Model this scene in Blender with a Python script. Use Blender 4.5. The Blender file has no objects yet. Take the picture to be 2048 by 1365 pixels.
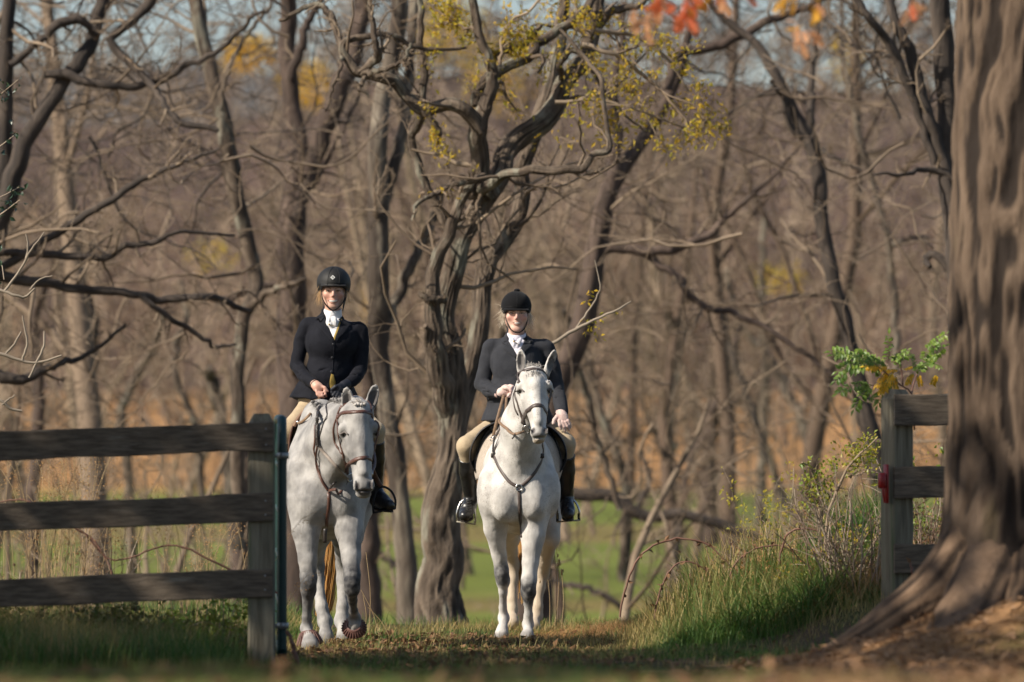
import bpy, math, random
import numpy as np
from mathutils import Vector
from mathutils.bvhtree import BVHTree

# ------------------------------------------------------------------ camera, sky, sun, exposure
scene = bpy.context.scene
COL = scene.collection
FP, UC, VH, ZC = 10240.0, 1024.0, 830.0, 1.58     # focal length in photo pixels, principal column, eye-level row, eye height

cam_d = bpy.data.cameras.new("camera")
cam_d.lens, cam_d.sensor_width = 180.0, 36.0
cam_d.shift_y = (VH - 682.5) / 2048.0
cam_d.clip_start, cam_d.clip_end = 0.5, 20000.0
cam_d.dof.use_dof = True
cam_d.dof.focus_distance = 35.3
cam_d.dof.aperture_fstop = 2.5
cam = bpy.data.objects.new("camera", cam_d)
cam.location = (0, 0, ZC)
cam.rotation_euler = (math.radians(90), 0, 0)
COL.objects.link(cam)
scene.camera = cam

SUN = np.array([-0.71, -0.36, 0.60]); SUN /= np.linalg.norm(SUN)
world = bpy.data.worlds.new("World")
scene.world = world
world.use_nodes = True
wn = world.node_tree
sky = wn.nodes.new("ShaderNodeTexSky")
sky.sky_type = 'NISHITA'
sky.sun_disc = False
sky.sun_elevation = math.asin(SUN[2])
sky.sun_rotation = math.atan2(SUN[0], SUN[1]) % (2 * math.pi)
sky.air_density, sky.dust_density, sky.ozone_density = 1.0, 1.2, 1.0
bg = wn.nodes["Background"]
bg.inputs[1].default_value = 0.082
wn.links.new(sky.outputs[0], bg.inputs[0])
sun_d = bpy.data.lights.new("sun", 'SUN')
sun_d.energy, sun_d.angle, sun_d.color = 5.0, math.radians(0.53), (1.0, 0.91, 0.78)
sun = bpy.data.objects.new("sun", sun_d)
sun.rotation_euler = Vector(SUN).to_track_quat('Z', 'Y').to_euler()
sun.location = (-60, -30, 60)
COL.objects.link(sun)
scene.view_settings.view_transform = 'Standard'
scene.view_settings.look = 'None'
scene.view_settings.exposure = 0.48
scene.view_settings.gamma = 1.0
scene.view_settings.use_curve_mapping = False
scene.cycles.use_denoising = True
scene.cycles.max_bounces = 6
scene.cycles.diffuse_bounces = 3
scene.cycles.glossy_bounces = 2
scene.cycles.transmission_bounces = 4
scene.cycles.transparent_max_bounces = 6
scene.cycles.volume_bounces = 0
scene.cycles.sample_clamp_indirect = 4.0

# ------------------------------------------------------------------ helpers
def P(u, v, y):
    """photo pixel + distance -> point in the world"""
    return np.array([(u - UC) / FP * y, y, ZC + (VH - v) / FP * y])

def px(n, y):
    return n / FP * y

def smooth01(t):
    t = np.clip(t, 0, 1)
    return t * t * (3 - 2 * t)

def hash3(i, j, k, s=0):
    n = (i * 73856093) ^ (j * 19349663) ^ (k * 83492791) ^ (s * 2654435761)
    n = n & 0x7fffffff
    n = ((n ^ 61) ^ (n >> 16)) * 9 & 0x7fffffff
    n = n ^ (n >> 4)
    n = n * 0x27d4eb2d & 0x7fffffff
    n = n ^ (n >> 15)
    return (n & 0xffff) / 65535.0

def vnoise(p, s=0):
    """value noise 0..1 at points p (N,3)"""
    p = np.asarray(p, float)
    f = np.floor(p); t = p - f; f = f.astype(np.int64)
    t = t * t * (3 - 2 * t)
    out = 0
    for a in (0, 1):
        for b in (0, 1):
            for c in (0, 1):
                w = (t[..., 0] if a else 1 - t[..., 0]) * (t[..., 1] if b else 1 - t[..., 1]) * (t[..., 2] if c else 1 - t[..., 2])
                out = out + w * hash3(f[..., 0] + a, f[..., 1] + b, f[..., 2] + c, s)
    return out

def fbm(p, s=0, octs=3):
    p = np.asarray(p, float)
    a, o, tot = 1.0, 0, 0
    for i in range(octs):
        o = o + a * vnoise(p * 2 ** i, s + i); tot += a; a *= 0.5
    return o / tot

class MB:
    """collects vertices and faces of one mesh object"""
    def __init__(self):
        self.V, self.F, self.n, self.A = [], [], 0, []
    def add(self, V, F, a=0.0):
        V = np.asarray(V, float).reshape(-1, 3)
        self.V.append(V)
        self.F.append(np.asarray(F, np.int64) + self.n)
        self.A.append(np.broadcast_to(np.asarray(a, float), (len(V),)))
        self.n += len(V)
        return self

def new_mesh(name, V, Fs, smooth=True, attr=None, extra=None):
    V = np.asarray(V, np.float32)
    if not isinstance(Fs, list): Fs = [Fs]
    Fs = [np.asarray(f, np.int32) for f in Fs if len(f)]
    me = bpy.data.meshes.new(name)
    me.vertices.add(len(V)); me.vertices.foreach_set("co", V.ravel())
    nl = sum(f.size for f in Fs); npoly = sum(len(f) for f in Fs)
    me.loops.add(nl); me.polygons.add(npoly)
    me.loops.foreach_set("vertex_index", np.concatenate([f.ravel() for f in Fs]))
    tot = np.concatenate([np.full(len(f), f.shape[1], np.int32) for f in Fs])
    st = np.concatenate([[0], np.cumsum(tot)[:-1]]).astype(np.int32)
    me.polygons.foreach_set("loop_start", st)
    me.polygons.foreach_set("loop_total", tot)
    me.polygons.foreach_set("use_smooth", np.full(npoly, smooth, bool))
    if attr is not None:
        a = me.attributes.new("tint", 'FLOAT', 'POINT'); a.data.foreach_set("value", np.asarray(attr, np.float32))
    for k, val in (extra or {}).items():
        val = np.asarray(val, np.float32)
        if val.ndim == 2:
            a = me.attributes.new(k, 'FLOAT_COLOR', 'POINT')
            a.data.foreach_set("color", np.concatenate([val, np.ones((len(val), 1), np.float32)], 1).ravel())
        else:
            a = me.attributes.new(k, 'FLOAT', 'POINT'); a.data.foreach_set("value", val)
    me.update(calc_edges=True)
    return me

LOC = {}
def put(name, me, mat, parent=None, loc=None):
    o = bpy.data.objects.new(name, me)
    if mat is not None:
        me.materials.clear(); me.materials.append(mat)
    COL.objects.link(o)
    if parent is not None:
        o.parent = parent
    elif loc is not None:
        o.location = loc
    return o

def root_loc(o):
    while o.parent is not None: o = o.parent
    return np.array(o.location)

def build(name, mb, mat, parent=None, loc=None, smooth=True, extra=None):
    """link an MB as one object; vertices are given in world space"""
    V = np.concatenate(mb.V)
    base = root_loc(parent) if parent is not None else (np.asarray(loc, float) if loc is not None else np.zeros(3))
    d3 = [f for f in mb.F if f.ndim == 2 and f.shape[1] == 3]
    d4 = [f for f in mb.F if f.ndim == 2 and f.shape[1] == 4]
    Fs = ([np.concatenate(d3)] if d3 else []) + ([np.concatenate(d4)] if d4 else [])
    me = new_mesh(name, V - base, Fs, smooth, np.concatenate(mb.A), extra)
    return put(name, me, mat, parent, loc)

def empty(name, loc):
    o = bpy.data.objects.new(name, None); COL.objects.link(o)
    o.location = loc; o.empty_display_size = 0.2
    return o

def tag(o, label=None, cat=None, group=None, kind=None):
    if label: o['label'] = label
    if cat: o['category'] = cat
    if group: o['group'] = group
    if kind: o['kind'] = kind
    return o

# ------------------------------------------------------------------ materials
def lin(r, g, b):
    f = lambda c: (c / 255 / 12.92) if c / 255 <= 0.04045 else ((c / 255 + 0.055) / 1.055) ** 2.4
    return (f(r), f(g), f(b), 1)

def c4(c): return tuple(c) + (1,) if len(c) == 3 else tuple(c)

def M(name, c1, c2=None, scale=6.0, rough=0.8, bump=0.0, bscale=40.0, stretch=(1, 1, 1), spec=0.3, detail=5.0,
      tint=None, transl=0.0, metal=0.0, c3=None, s3=2.0, t3=(0.55, 0.7), coat=0.0, colattr=None, sheen=0.0):
    """noise-mottled principled material; tint = second colour reached where the mesh attribute 'tint' is 1"""
    m = bpy.data.materials.new(name); m.use_nodes = True
    nt = m.node_tree; N, L = nt.nodes, nt.links
    b = N["Principled BSDF"]
    b.inputs["Roughness"].default_value = rough
    b.inputs["Metallic"].default_value = metal
    b.inputs["Specular IOR Level"].default_value = spec
    if coat: b.inputs["Coat Weight"].default_value = coat; b.inputs["Coat Roughness"].default_value = 0.15
    if sheen: b.inputs["Sheen Weight"].default_value = sheen
    tc = N.new("ShaderNodeTexCoord"); mp = N.new("ShaderNodeMapping")
    mp.inputs["Scale"].default_value = stretch
    L.new(tc.outputs["Object"], mp.inputs[0])
    def noise(sc, det=detail):
        n = N.new("ShaderNodeTexNoise"); n.inputs["Scale"].default_value = sc; n.inputs["Detail"].default_value = det
        n.inputs["Roughness"].default_value = 0.6
        L.new(mp.outputs[0], n.inputs["Vector"]); return n.outputs[0]
    def ramp(sock, lo, hi):
        r = N.new("ShaderNodeMapRange"); r.inputs[1].default_value = lo; r.inputs[2].default_value = hi
        L.new(sock, r.inputs[0]); return r.outputs[0]
    def mix(fac, a, bb):
        x = N.new("ShaderNodeMix"); x.data_type = 'RGBA'
        L.new(fac, x.inputs[0])
        for s, val in ((x.inputs[6], a), (x.inputs[7], bb)):
            if hasattr(val, "links"): L.new(val, s)
            else: s.default_value = c4(val)
        return x.outputs[2]
    col = c4(c1)
    if colattr:
        at = N.new("ShaderNodeAttribute"); at.attribute_name = colattr; col = at.outputs[0]
        if c2 is not None:
            mu = N.new("ShaderNodeMix"); mu.data_type = 'RGBA'; mu.blend_type = 'MULTIPLY'; mu.inputs[0].default_value = 1
            L.new(col, mu.inputs[6]); L.new(mix(ramp(noise(scale), 0.35, 0.65), c1, c2), mu.inputs[7]); col = mu.outputs[2]
    elif c2 is not None:
        col = mix(ramp(noise(scale), 0.35, 0.65), c1, c2)
    if c3 is not None:
        col = mix(ramp(noise(s3), *t3), col, c3)
    if tint is not None:
        at = N.new("ShaderNodeAttribute"); at.attribute_name = "tint"
        col = mix(at.outputs["Fac"], col, tint)
    if hasattr(col, "links"): L.new(col, b.inputs["Base Color"])
    else: b.inputs["Base Color"].default_value = col
    if bump:
        bp = N.new("ShaderNodeBump"); bp.inputs["Strength"].default_value = 1.0; bp.inputs["Distance"].default_value = bump
        L.new(noise(bscale), bp.inputs["Height"]); L.new(bp.outputs[0], b.inputs["Normal"])
    if transl:
        t = N.new("ShaderNodeBsdfTranslucent"); x = N.new("ShaderNodeMixShader"); x.inputs[0].default_value = transl
        if hasattr(col, "links"): L.new(col, t.inputs[0])
        else: t.inputs[0].default_value = col
        L.new(b.outputs[0], x.inputs[1]); L.new(t.outputs[0], x.inputs[2]); L.new(x.outputs[0], N["Material Output"].inputs[0])
    return m

# ------------------------------------------------------------------ curves, tubes, plates
def spline(pts, n):
    """Catmull-Rom through pts (k,d) -> (n,d), uniform in chord length"""
    p = np.asarray(pts, float)
    if len(p) == 2:
        t = np.linspace(0, 1, n)[:, None]; return p[0] * (1 - t) + p[1] * t
    q = np.vstack([2 * p[0] - p[1], p, 2 * p[-1] - p[-2]])
    d = np.linalg.norm(np.diff(p[:, :3], axis=0), axis=1) + 1e-9
    s = np.concatenate([[0], np.cumsum(d)])
    t = np.linspace(0, s[-1], n)
    i = np.clip(np.searchsorted(s, t, side='right') - 1, 0, len(p) - 2)
    x = ((t - s[i]) / d[i])[:, None]
    a, b, c, e = q[i], q[i + 1], q[i + 2], q[i + 3]
    return 0.5 * (2 * b + (c - a) * x + (2 * a - 5 * b + 4 * c - e) * x ** 2 + (3 * b - a - 3 * c + e) * x ** 3)

def frames(pts):
    """pts (B,N,3) -> tangents, two normals, by parallel transport"""
    t = np.gradient(pts, axis=1)
    t /= np.linalg.norm(t, axis=2, keepdims=True) + 1e-12
    B, N, _ = pts.shape
    ref = np.where(np.abs(t[:, 0, 2:3]) > 0.8, np.array([[1.0, 0, 0]]), np.array([[0, 0, 1.0]]))
    u = np.empty_like(t)
    a = np.cross(t[:, 0], ref); a /= np.linalg.norm(a, axis=1, keepdims=True) + 1e-12
    u[:, 0] = a
    for i in range(1, N):
        a = a - t[:, i] * (a * t[:, i]).sum(1, keepdims=True)
        a /= np.linalg.norm(a, axis=1, keepdims=True) + 1e-12
        u[:, i] = a
    return t, u, np.cross(t, u)

def tube_batch(mb, pts, rad, sides=4, tint=0.0, cap=False, flat=1.0):
    """pts (B,N,3), rad (B,N) -> tubes"""
    pts = np.asarray(pts, float); rad = np.asarray(rad, float)
    if pts.ndim == 2: pts, rad = pts[None], np.broadcast_to(rad, (pts.shape[0],))[None]
    B, N, _ = pts.shape
    t, u, w = frames(pts)
    th = np.arange(sides) / sides * 2 * np.pi
    ring = u[:, :, None, :] * np.cos(th)[None, None, :, None] + flat * w[:, :, None, :] * np.sin(th)[None, None, :, None]
    V = pts[:, :, None, :] + ring * rad[:, :, None, None]
    idx = np.arange(B * N * sides).reshape(B, N, sides)
    a, b = idx[:, :-1], idx[:, 1:]
    F = np.stack([a, np.roll(a, -1, 2), np.roll(b, -1, 2), b], -1).reshape(-1, 4)
    tn = np.broadcast_to(np.asarray(tint, float).reshape(-1, 1, 1) if np.ndim(tint) else np.full((1, 1, 1), tint), (B, N, sides)).ravel()
    mb.add(V.reshape(-1, 3), F, tn)
    if cap:
        for e in (0, N - 1):
            c = mb.n
            base = V[:, e]
            cc = pts[:, e]
            k = B * sides
            VV = np.concatenate([base.reshape(-1, 3), cc])
            ii = np.arange(k).reshape(B, sides)
            ctr = np.repeat(k + np.arange(B), sides)
            F3 = np.stack([ii.ravel(), np.roll(ii, -1, 1).ravel(), ctr], 1)
            if e == 0: F3 = F3[:, ::-1]
            mb.add(VV, F3, np.concatenate([tn.reshape(B, N, sides)[:, e].ravel(), np.zeros(B)]))
    return mb

def tube(mb, pts, r, sides=8, n=None, cap=True, tint=0.0, flat=1.0):
    """one smooth tube through pts; r a number or a list matched to pts"""
    pts = np.asarray(pts, float)
    r = np.broadcast_to(np.asarray(r, float), (len(pts),))
    q = np.concatenate([pts, r[:, None]], 1)
    if n: q = spline(q, n)
    return tube_batch(mb, q[None, :, :3], np.maximum(q[None, :, 3], 1e-4), sides, tint, cap, flat)

def ribbon(mb, pts, nrm, half, thick, n=None, tint=0.0):
    """flat strap along pts whose broad face looks along nrm (one normal per point)"""
    pts = np.asarray(pts, float); nrm = np.asarray(nrm, float)
    if n:
        q = spline(np.concatenate([pts, nrm], 1), n); pts, nrm = q[:, :3], q[:, 3:]
    t = np.gradient(pts, axis=0); t /= np.linalg.norm(t, axis=1, keepdims=True) + 1e-12
    nrm = nrm / (np.linalg.norm(nrm, axis=1, keepdims=True) + 1e-12)
    s = np.cross(t, nrm); s /= np.linalg.norm(s, axis=1, keepdims=True) + 1e-12
    nn = np.cross(s, t)
    a, b = s * half, nn * thick
    prof = [(-1, -.5), (-.9, .5), (0, .75), (.9, .5), (1, -.5)]
    V = np.stack([pts + a * i + b * j for i, j in prof], 1)
    N, S = V.shape[:2]
    idx = np.arange(N * S).reshape(N, S)
    A, Bq = idx[:-1], idx[1:]
    F = np.stack([A, np.roll(A, -1, 1), np.roll(Bq, -1, 1), Bq], -1).reshape(-1, 4)
    mb.add(V.reshape(-1, 3), F, tint)
    for e, flip in ((0, False), (N - 1, True)):
        i = idx[e]
        f = [[i[0], i[k + 1], i[k]] if not flip else [i[0], i[k], i[k + 1]] for k in range(1, S - 1)]
        mb.F.append(np.asarray(f) + (mb.n - N * S))
    return mb

def box(mb, c, size, rz=0.0, bev=0.0, R=None):
    """bevelled box"""
    sx, sy, sz = np.asarray(size, float) / 2
    b = min(bev, sx * .9, sy * .9, sz * .9)
    vs, fs = [], []
    if b <= 0:
        vs = np.array([[x, y, z] for x in (-sx, sx) for y in (-sy, sy) for z in (-sz, sz)])
        fs = np.array([[0, 1, 3, 2], [4, 6, 7, 5], [0, 4, 5, 1], [2, 3, 7, 6], [0, 2, 6, 4], [1, 5, 7, 3]])
    else:
        # chamfered box: 24 vertices
        ids = {}
        vl = []
        for i in (0, 1):
            for j in (0, 1):
                for k in (0, 1):
                    s = (2 * i - 1, 2 * j - 1, 2 * k - 1)
                    for ax in range(3):
                        p = [s[0] * (sx - b), s[1] * (sy - b), s[2] * (sz - b)]
                        p[ax] = s[ax] * (sx, sy, sz)[ax]
                        ids[(i, j, k, ax)] = len(vl); vl.append(p)
        vs = np.array(vl)
        f4, f3 = [], []
        for ax in range(3):
            o = [a for a in range(3) if a != ax]
            for s in (0, 1):
                q = []
                for (m, n) in ((0, 0), (1, 0), (1, 1), (0, 1)):
                    key = [0, 0, 0]; key[ax] = s; key[o[0]] = m; key[o[1]] = n
                    q.append(ids[tuple(key) + (ax,)])
                f4.append(q)
        for ax in range(3):
            o = [a for a in range(3) if a != ax]
            for m in (0, 1):
                for n in (0, 1):
                    k0 = [0, 0, 0]; k1 = [0, 0, 0]; k0[ax] = 0; k1[ax] = 1
                    for kk in (k0, k1): kk[o[0]] = m; kk[o[1]] = n
                    f4.append([ids[tuple(k0) + (o[0],)], ids[tuple(k1) + (o[0],)], ids[tuple(k1) + (o[1],)], ids[tuple(k0) + (o[1],)]])
        for i in (0, 1):
            for j in (0, 1):
                for k in (0, 1):
                    f3.append([ids[(i, j, k, a)] for a in range(3)])
        fs = np.array(f4)
        f3 = np.array(f3)
        # orient outwards
        def orient(F):
            ctr = vs[F].mean(1); n = np.cross(vs[F[:, 1]] - vs[F[:, 0]], vs[F[:, 2]] - vs[F[:, 0]])
            bad = (n * ctr).sum(1) < 0
            F = F.copy(); F[bad] = F[bad][:, ::-1]; return F
        fs, f3 = orient(fs), orient(f3)
    if R is None:
        cz, sz_ = math.cos(rz), math.sin(rz)
        R = np.array([[cz, -sz_, 0], [sz_, cz, 0], [0, 0, 1]])
    V = vs @ np.asarray(R).T + np.asarray(c)
    n0 = mb.n
    mb.add(V, fs)
    if b > 0: mb.F.append(f3 + n0)
    return mb

def ellipsoid(mb, c, r, R=None, nu=12, nv=8, tint=0.0):
    th = np.linspace(0, np.pi, nv + 1); ph = np.arange(nu) / nu * 2 * np.pi
    V = np.stack([np.outer(np.sin(th), np.cos(ph)), np.outer(np.sin(th), np.sin(ph)), np.outer(np.cos(th), np.ones(nu))], -1).reshape(-1, 3)
    V = V * np.asarray(r)
    if R is not None: V = V @ np.asarray(R).T
    idx = np.arange((nv + 1) * nu).reshape(nv + 1, nu)
    a, b = idx[:-1], idx[1:]
    F = np.stack([a, b, np.roll(b, -1, 1), np.roll(a, -1, 1)], -1).reshape(-1, 4)
    return mb.add(V + np.asarray(c), F, tint)

def lathe(mb, prof, c, sides=24, sx=1.0, sy=1.0, R=None, tint=0.0):
    """prof = list of (radius, z)"""
    prof = np.asarray(prof, float)
    th = np.arange(sides) / sides * 2 * np.pi
    V = np.stack([prof[:, 0:1] * np.cos(th) * sx, prof[:, 0:1] * np.sin(th) * sy, np.repeat(prof[:, 1:2], sides, 1)], -1).reshape(-1, 3)
    if R is not None: V = V @ np.asarray(R).T
    idx = np.arange(len(prof) * sides).reshape(len(prof), sides)
    a, b = idx[:-1], idx[1:]
    F = np.stack([a, np.roll(a, -1, 1), np.roll(b, -1, 1), b], -1).reshape(-1, 4)
    return mb.add(V + np.asarray(c), F, tint)

# ------------------------------------------------------------------ bare branches, level by level
def sprout(rng, pp, pr, m, ang=(30, 65), lratio=0.5, N=6, gnarl=0.25, up=0.1, rscale=0.55, t0=0.25, rtip=0.3, lenmul=None):
    """children of branches pp (B,N,3)/pr (B,N): m each"""
    B, Np, _ = pp.shape
    t = rng.uniform(t0, 0.98, (B, m))
    f = t * (Np - 1); i = np.minimum(f.astype(int), Np - 2); x = (f - i)[..., None]
    bi = np.arange(B)[:, None]
    pos = pp[bi, i] * (1 - x) + pp[bi, i + 1] * x
    tan = pp[bi, i + 1] - pp[bi, i]; tan /= np.linalg.norm(tan, axis=2, keepdims=True) + 1e-9
    rr = (pr[bi, i] * (1 - x[..., 0]) + pr[bi, i + 1] * x[..., 0]) * rscale * rng.uniform(0.7, 1.1, (B, m))
    L = np.linalg.norm(np.diff(pp, axis=1), axis=2).sum(1)[:, None] * lratio * (1.15 - 0.6 * t) * rng.uniform(0.6, 1.3, (B, m))
    rv = rng.normal(size=(B, m, 3)); rv -= tan * (rv * tan).sum(2, keepdims=True); rv /= np.linalg.norm(rv, axis=2, keepdims=True) + 1e-9
    a = np.radians(rng.uniform(ang[0], ang[1], (B, m)))[..., None]
    d = tan * np.cos(a) + rv * np.sin(a)
    d = d.reshape(-1, 3); pos = pos.reshape(-1, 3); L = L.reshape(-1); rr = rr.reshape(-1)
    return walk(rng, pos, d, L, rr, N, gnarl, up, rtip)

def walk(rng, pos, d, L, rr, N, gnarl, up, rtip=0.3):
    K = len(pos)
    out = np.empty((K, N, 3)); out[:, 0] = pos
    d = d / (np.linalg.norm(d, axis=1, keepdims=True) + 1e-9)
    step = (L / (N - 1))[:, None]
    for k in range(1, N):
        d = d + rng.normal(size=d.shape) * gnarl + np.array([0, 0, up])
        d /= np.linalg.norm(d, axis=1, keepdims=True)
        out[:, k] = out[:, k - 1] + d * step
    rad = rr[:, None] * np.linspace(1, rtip, N)[None]
    return out, rad

def traced(lines, y, rng, N=24, wob=0.012, dy=0.5):
    """pixel polylines [(u,v,w),...] at distance y -> (pts, rad) pairs; depth wanders by dy metres"""
    out = []
    for ln in lines:
        a = np.asarray(ln, float)
        y0 = a[:, 3] + y if a.shape[1] > 3 else np.full(len(a), float(y))
        if a.shape[1] <= 3 and dy:
            y0 = y0 + np.cumsum(rng.normal(size=len(a)) * dy * 0.25) * np.linspace(0, 1, len(a))
        p = np.stack([(a[:, 0] - UC) / FP * y0, y0, ZC + (VH - a[:, 1]) / FP * y0, a[:, 2] / FP * y0 / 2], 1)
        q = spline(p, N)
        if wob: q[1:, :3] += rng.normal(size=(N - 1, 3)) * np.array([1, .5, 1]) * np.minimum(wob, q[1:, 3:4] * .55)
        out.append((q[:, :3], np.maximum(q[:, 3], 0.004)))
    return out

def bark_tube(mb, pts, rad, sides=18, step=0.08, amp=0.12, fa=5.0, fl=1.2, seed=0, lumps=0.15, sharp=False):
    """thick limb with furrowed bark: radius modulated by ridged noise drawn out along the limb"""
    q = np.concatenate([pts, rad[:, None]], 1)
    Ln = np.linalg.norm(np.diff(pts, axis=0), axis=1).sum()
    n = max(6, int(Ln / step))
    q = spline(q, n)
    p, r = q[None, :, :3], q[None, :, 3]
    t, u, w = frames(p)
    th = np.arange(sides) / sides * 2 * np.pi
    s = np.linspace(0, Ln, n)
    R0 = float(r.mean())
    cs = np.stack(np.broadcast_arrays(np.cos(th)[None, :] * fa, np.sin(th)[None, :] * fa, (s * fl)[:, None]), -1)
    wv = vnoise(cs * np.array([.3, .3, 1.0]) + 7.7, seed + 5)
    nz = 1 - np.abs(2 * vnoise(cs + np.stack([wv, wv * .7, wv * 0], -1) * 1.8, seed) - 1)
    nz = .72 * nz + .28 * vnoise(cs * np.array([1.9, 1.9, 2.6]) + 3.1, seed + 3)
    lp = vnoise(np.stack(np.broadcast_arrays(np.cos(th)[None], np.sin(th)[None], (s / (R0 * 6 + .05))[:, None]), -1), seed + 9) - .5
    f = 1 + amp * (nz - .6) + lumps * lp
    ring = u[0][:, None, :] * np.cos(th)[None, :, None] + w[0][:, None, :] * np.sin(th)[None, :, None]
    V = p[0][:, None, :] + ring * (r[0][:, None] * f)[..., None]
    idx = np.arange(n * sides).reshape(n, sides)
    a, b = idx[:-1], idx[1:]
    F = np.stack([a, np.roll(a, -1, 1), np.roll(b, -1, 1), b], -1).reshape(-1, 4)
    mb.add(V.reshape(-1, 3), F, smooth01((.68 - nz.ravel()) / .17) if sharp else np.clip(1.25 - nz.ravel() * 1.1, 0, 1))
    # rounded tip
    n0 = mb.n; top = V[-1]
    mb.add(np.vstack([top, p[0, -1] + t[0, -1] * r[0, -1] * .6]), np.stack([np.arange(sides), np.roll(np.arange(sides), -1), np.full(sides, sides)], 1), 0.3)
    return mb

def leaf_cards(mb, pos, d, nrm, L, W, rng, fold=0.25, tint=0.0):
    """pointed leaves, four triangles each, folded along the midrib; arrays of equal length"""
    K = len(pos)
    d = d / (np.linalg.norm(d, axis=1, keepdims=True) + 1e-9)
    s = np.cross(d, nrm); s /= np.linalg.norm(s, axis=1, keepdims=True) + 1e-9
    n = np.cross(s, d)
    L = np.broadcast_to(L, (K,))[:, None]; W = np.broadcast_to(W, (K,))[:, None]
    a = pos; e = pos + d * L - n * L * 0.12
    m = pos + d * L * .5
    l = m + s * W * .5 + n * W * fold; r = m - s * W * .5 + n * W * fold
    V = np.stack([a, l, e, r, m], 1).reshape(-1, 3)
    i = np.arange(K)[:, None] * 5
    F = np.concatenate([i + np.array([[0, 4, 1]]), i + np.array([[1, 4, 2]]), i + np.array([[0, 3, 4]]), i + np.array([[3, 2, 4]])])
    t = np.broadcast_to(tint, (K,)) if np.ndim(tint) == 0 else tint
    mb.add(V, F, np.repeat(t, 5))
    return mb

def unit(v): return v / (np.linalg.norm(v, axis=-1, keepdims=True) + 1e-9)
# ------------------------------------------------------------------ ground
_gy = np.array([-40, 0, 8, 12, 14, 16, 18, 22, 27, 29, 31, 34, 36, 37.5, 39.8, 43, 50, 65, 80, 100, 180, 300, 400, 500, 640, 900, 1100, 1500, 2300, 3300])
_gz = np.array([.8, .90, .90, .87, .825, .752, .63, .38, .20, .165, .10, .02, -.015, -.04, -.06, -.26, -.9, -1.6, -2.0, -2.1, -2.1, -.6, 2.0, 7, 19, 50, 59, 50, 40, 60])

def zg(x, y):
    x = np.asarray(x, float); y = np.asarray(y, float)
    z = np.interp(y, _gy, _gz)
    near = np.exp(-((y - 34.5) / 3.4) ** 2)
    z = z + 0.60 * smooth01((x - 0.55) / 2.0) * near
    z = z + 0.18 * smooth01((x - 1.6) / .8) * np.exp(-((y - 31) / 1.8) ** 2)
    z = z + 0.10 * smooth01((-x - 1.6) / 1.5) * np.exp(-((y - 31.5) / 3) ** 2)
    # root mound of the big tree
    z = z + 0.50 * np.exp(-(((x - 2.7) / 0.98) ** 2 + ((y - 26.0) / 1.5) ** 2))
    p = np.stack([x, y, 0 * x], -1)
    far = np.clip((y - 60) / 200, 0, 1)
    z = z + (vnoise(p * .9, 3) - .5) * .06 * (1 - far) + (vnoise(p * 3.1, 4) - .5) * .035 * (1 - far)
    hill = np.clip((y - 380) / 300, 0, 1)
    z = z + 7.5 * smooth01((y - 480) / 380) * smooth01((x / np.maximum(y, 1) * FP + UC - 430) / 380)
    z = z + hill * ((vnoise(p / 160, 5) - .5) * 16 + (vnoise(p / 60, 6) - .5) * 5)
    return z

def ground_colour(x, y):
    p = np.stack([x, y, 0 * x], -1)
    n1, n2, n3 = fbm(p * .35, 11), fbm(p * 1.7, 12), fbm(p / 22 * np.array([.35, 1, 1]), 13)
    C = lambda *c: np.array(c)
    soil, straw, turf = C(.085, .058, .035), C(.20, .13, .062), C(.045, .062, .018)
    mulch = C(.32, .18, .085)
    col = turf + (soil - turf) * smooth01((n2 - .42) / .2)[..., None]
    col = col + (straw - col) * (smooth01((n1 - .5) / .2) * .6)[..., None]
    # shredded bark under the big tree and along the lane in front
    mw = np.clip(np.exp(-(((x - 2.5) / 1.15) ** 2 + ((y - 25.0) / 3.0) ** 2)) * 1.8 + smooth01((x + .3) / 1.2) * smooth01((16.5 - y) / 2) * .8, 0, 1)
    mw = mw * smooth01((n2 - .18) / .25)
    col = col + (mulch - col) * mw[..., None]
    # beyond the crest: rough slope, meadow, brown field, wooded hill
    slope = smooth01((y - 40) / 8)[..., None]
    col = col + (C(.13, .095, .05) - col) * slope
    meadow = smooth01((y - 72) / 14)
    green = C(.14, .165, .036) * (.75 + .6 * n3[..., None])
    green = green + (C(.20, .14, .06) - green) * (smooth01((n3 - .57) / .12) * .75)[..., None]
    col = col + (green - col) * meadow[..., None]
    edge = 205 + 40 * (n3 - .5)
    brown = C(.37, .20, .082) * (.35 + 1.1 * fbm(p / 9 * np.array([.4, 1, 1]), 19)[..., None] + .25 * n3[..., None])
    col = col + (brown - col) * smooth01((y - edge) / 25)[..., None]
    p2 = p / 45 * np.array([1, .5, 1])
    n4 = fbm(p2, 17)
    wood = C(.095, .060, .043) * (.7 + .6 * n4[..., None])
    col = col + (wood - col) * smooth01((y - 415) / 50)[..., None]
    return col

def make_ground():
    ys = np.concatenate([np.arange(-40, 8, 4), np.arange(8, 46, .16), np.arange(46, 100, 1.0), np.arange(100, 420, 5), np.geomspace(420, 3300, 70)])
    t = np.linspace(-1, 1, 151)
    s = np.sign(t) * np.abs(t) ** 2.2
    X = s[None, :] * (14 + .62 * np.maximum(ys, 0))[:, None]
    Y = np.repeat(ys[:, None], len(t), 1)
    Z = zg(X, Y)
    V = np.stack([X, Y, Z], -1).reshape(-1, 3)
    idx = np.arange(len(V)).reshape(X.shape)
    F = np.stack([idx[:-1, :-1], idx[:-1, 1:], idx[1:, 1:], idx[1:, :-1]], -1).reshape(-1, 4)
    me = new_mesh("ground", V, F, True, None, {"base": ground_colour(X, Y).reshape(-1, 3)})
    m = M("ground_soil", (.75, .75, .75), (1.2, 1.2, 1.2), 30, .95, .012, 60, colattr="base", spec=.1)
    return tag(put("ground", me, m), kind="structure")
make_ground()

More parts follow.
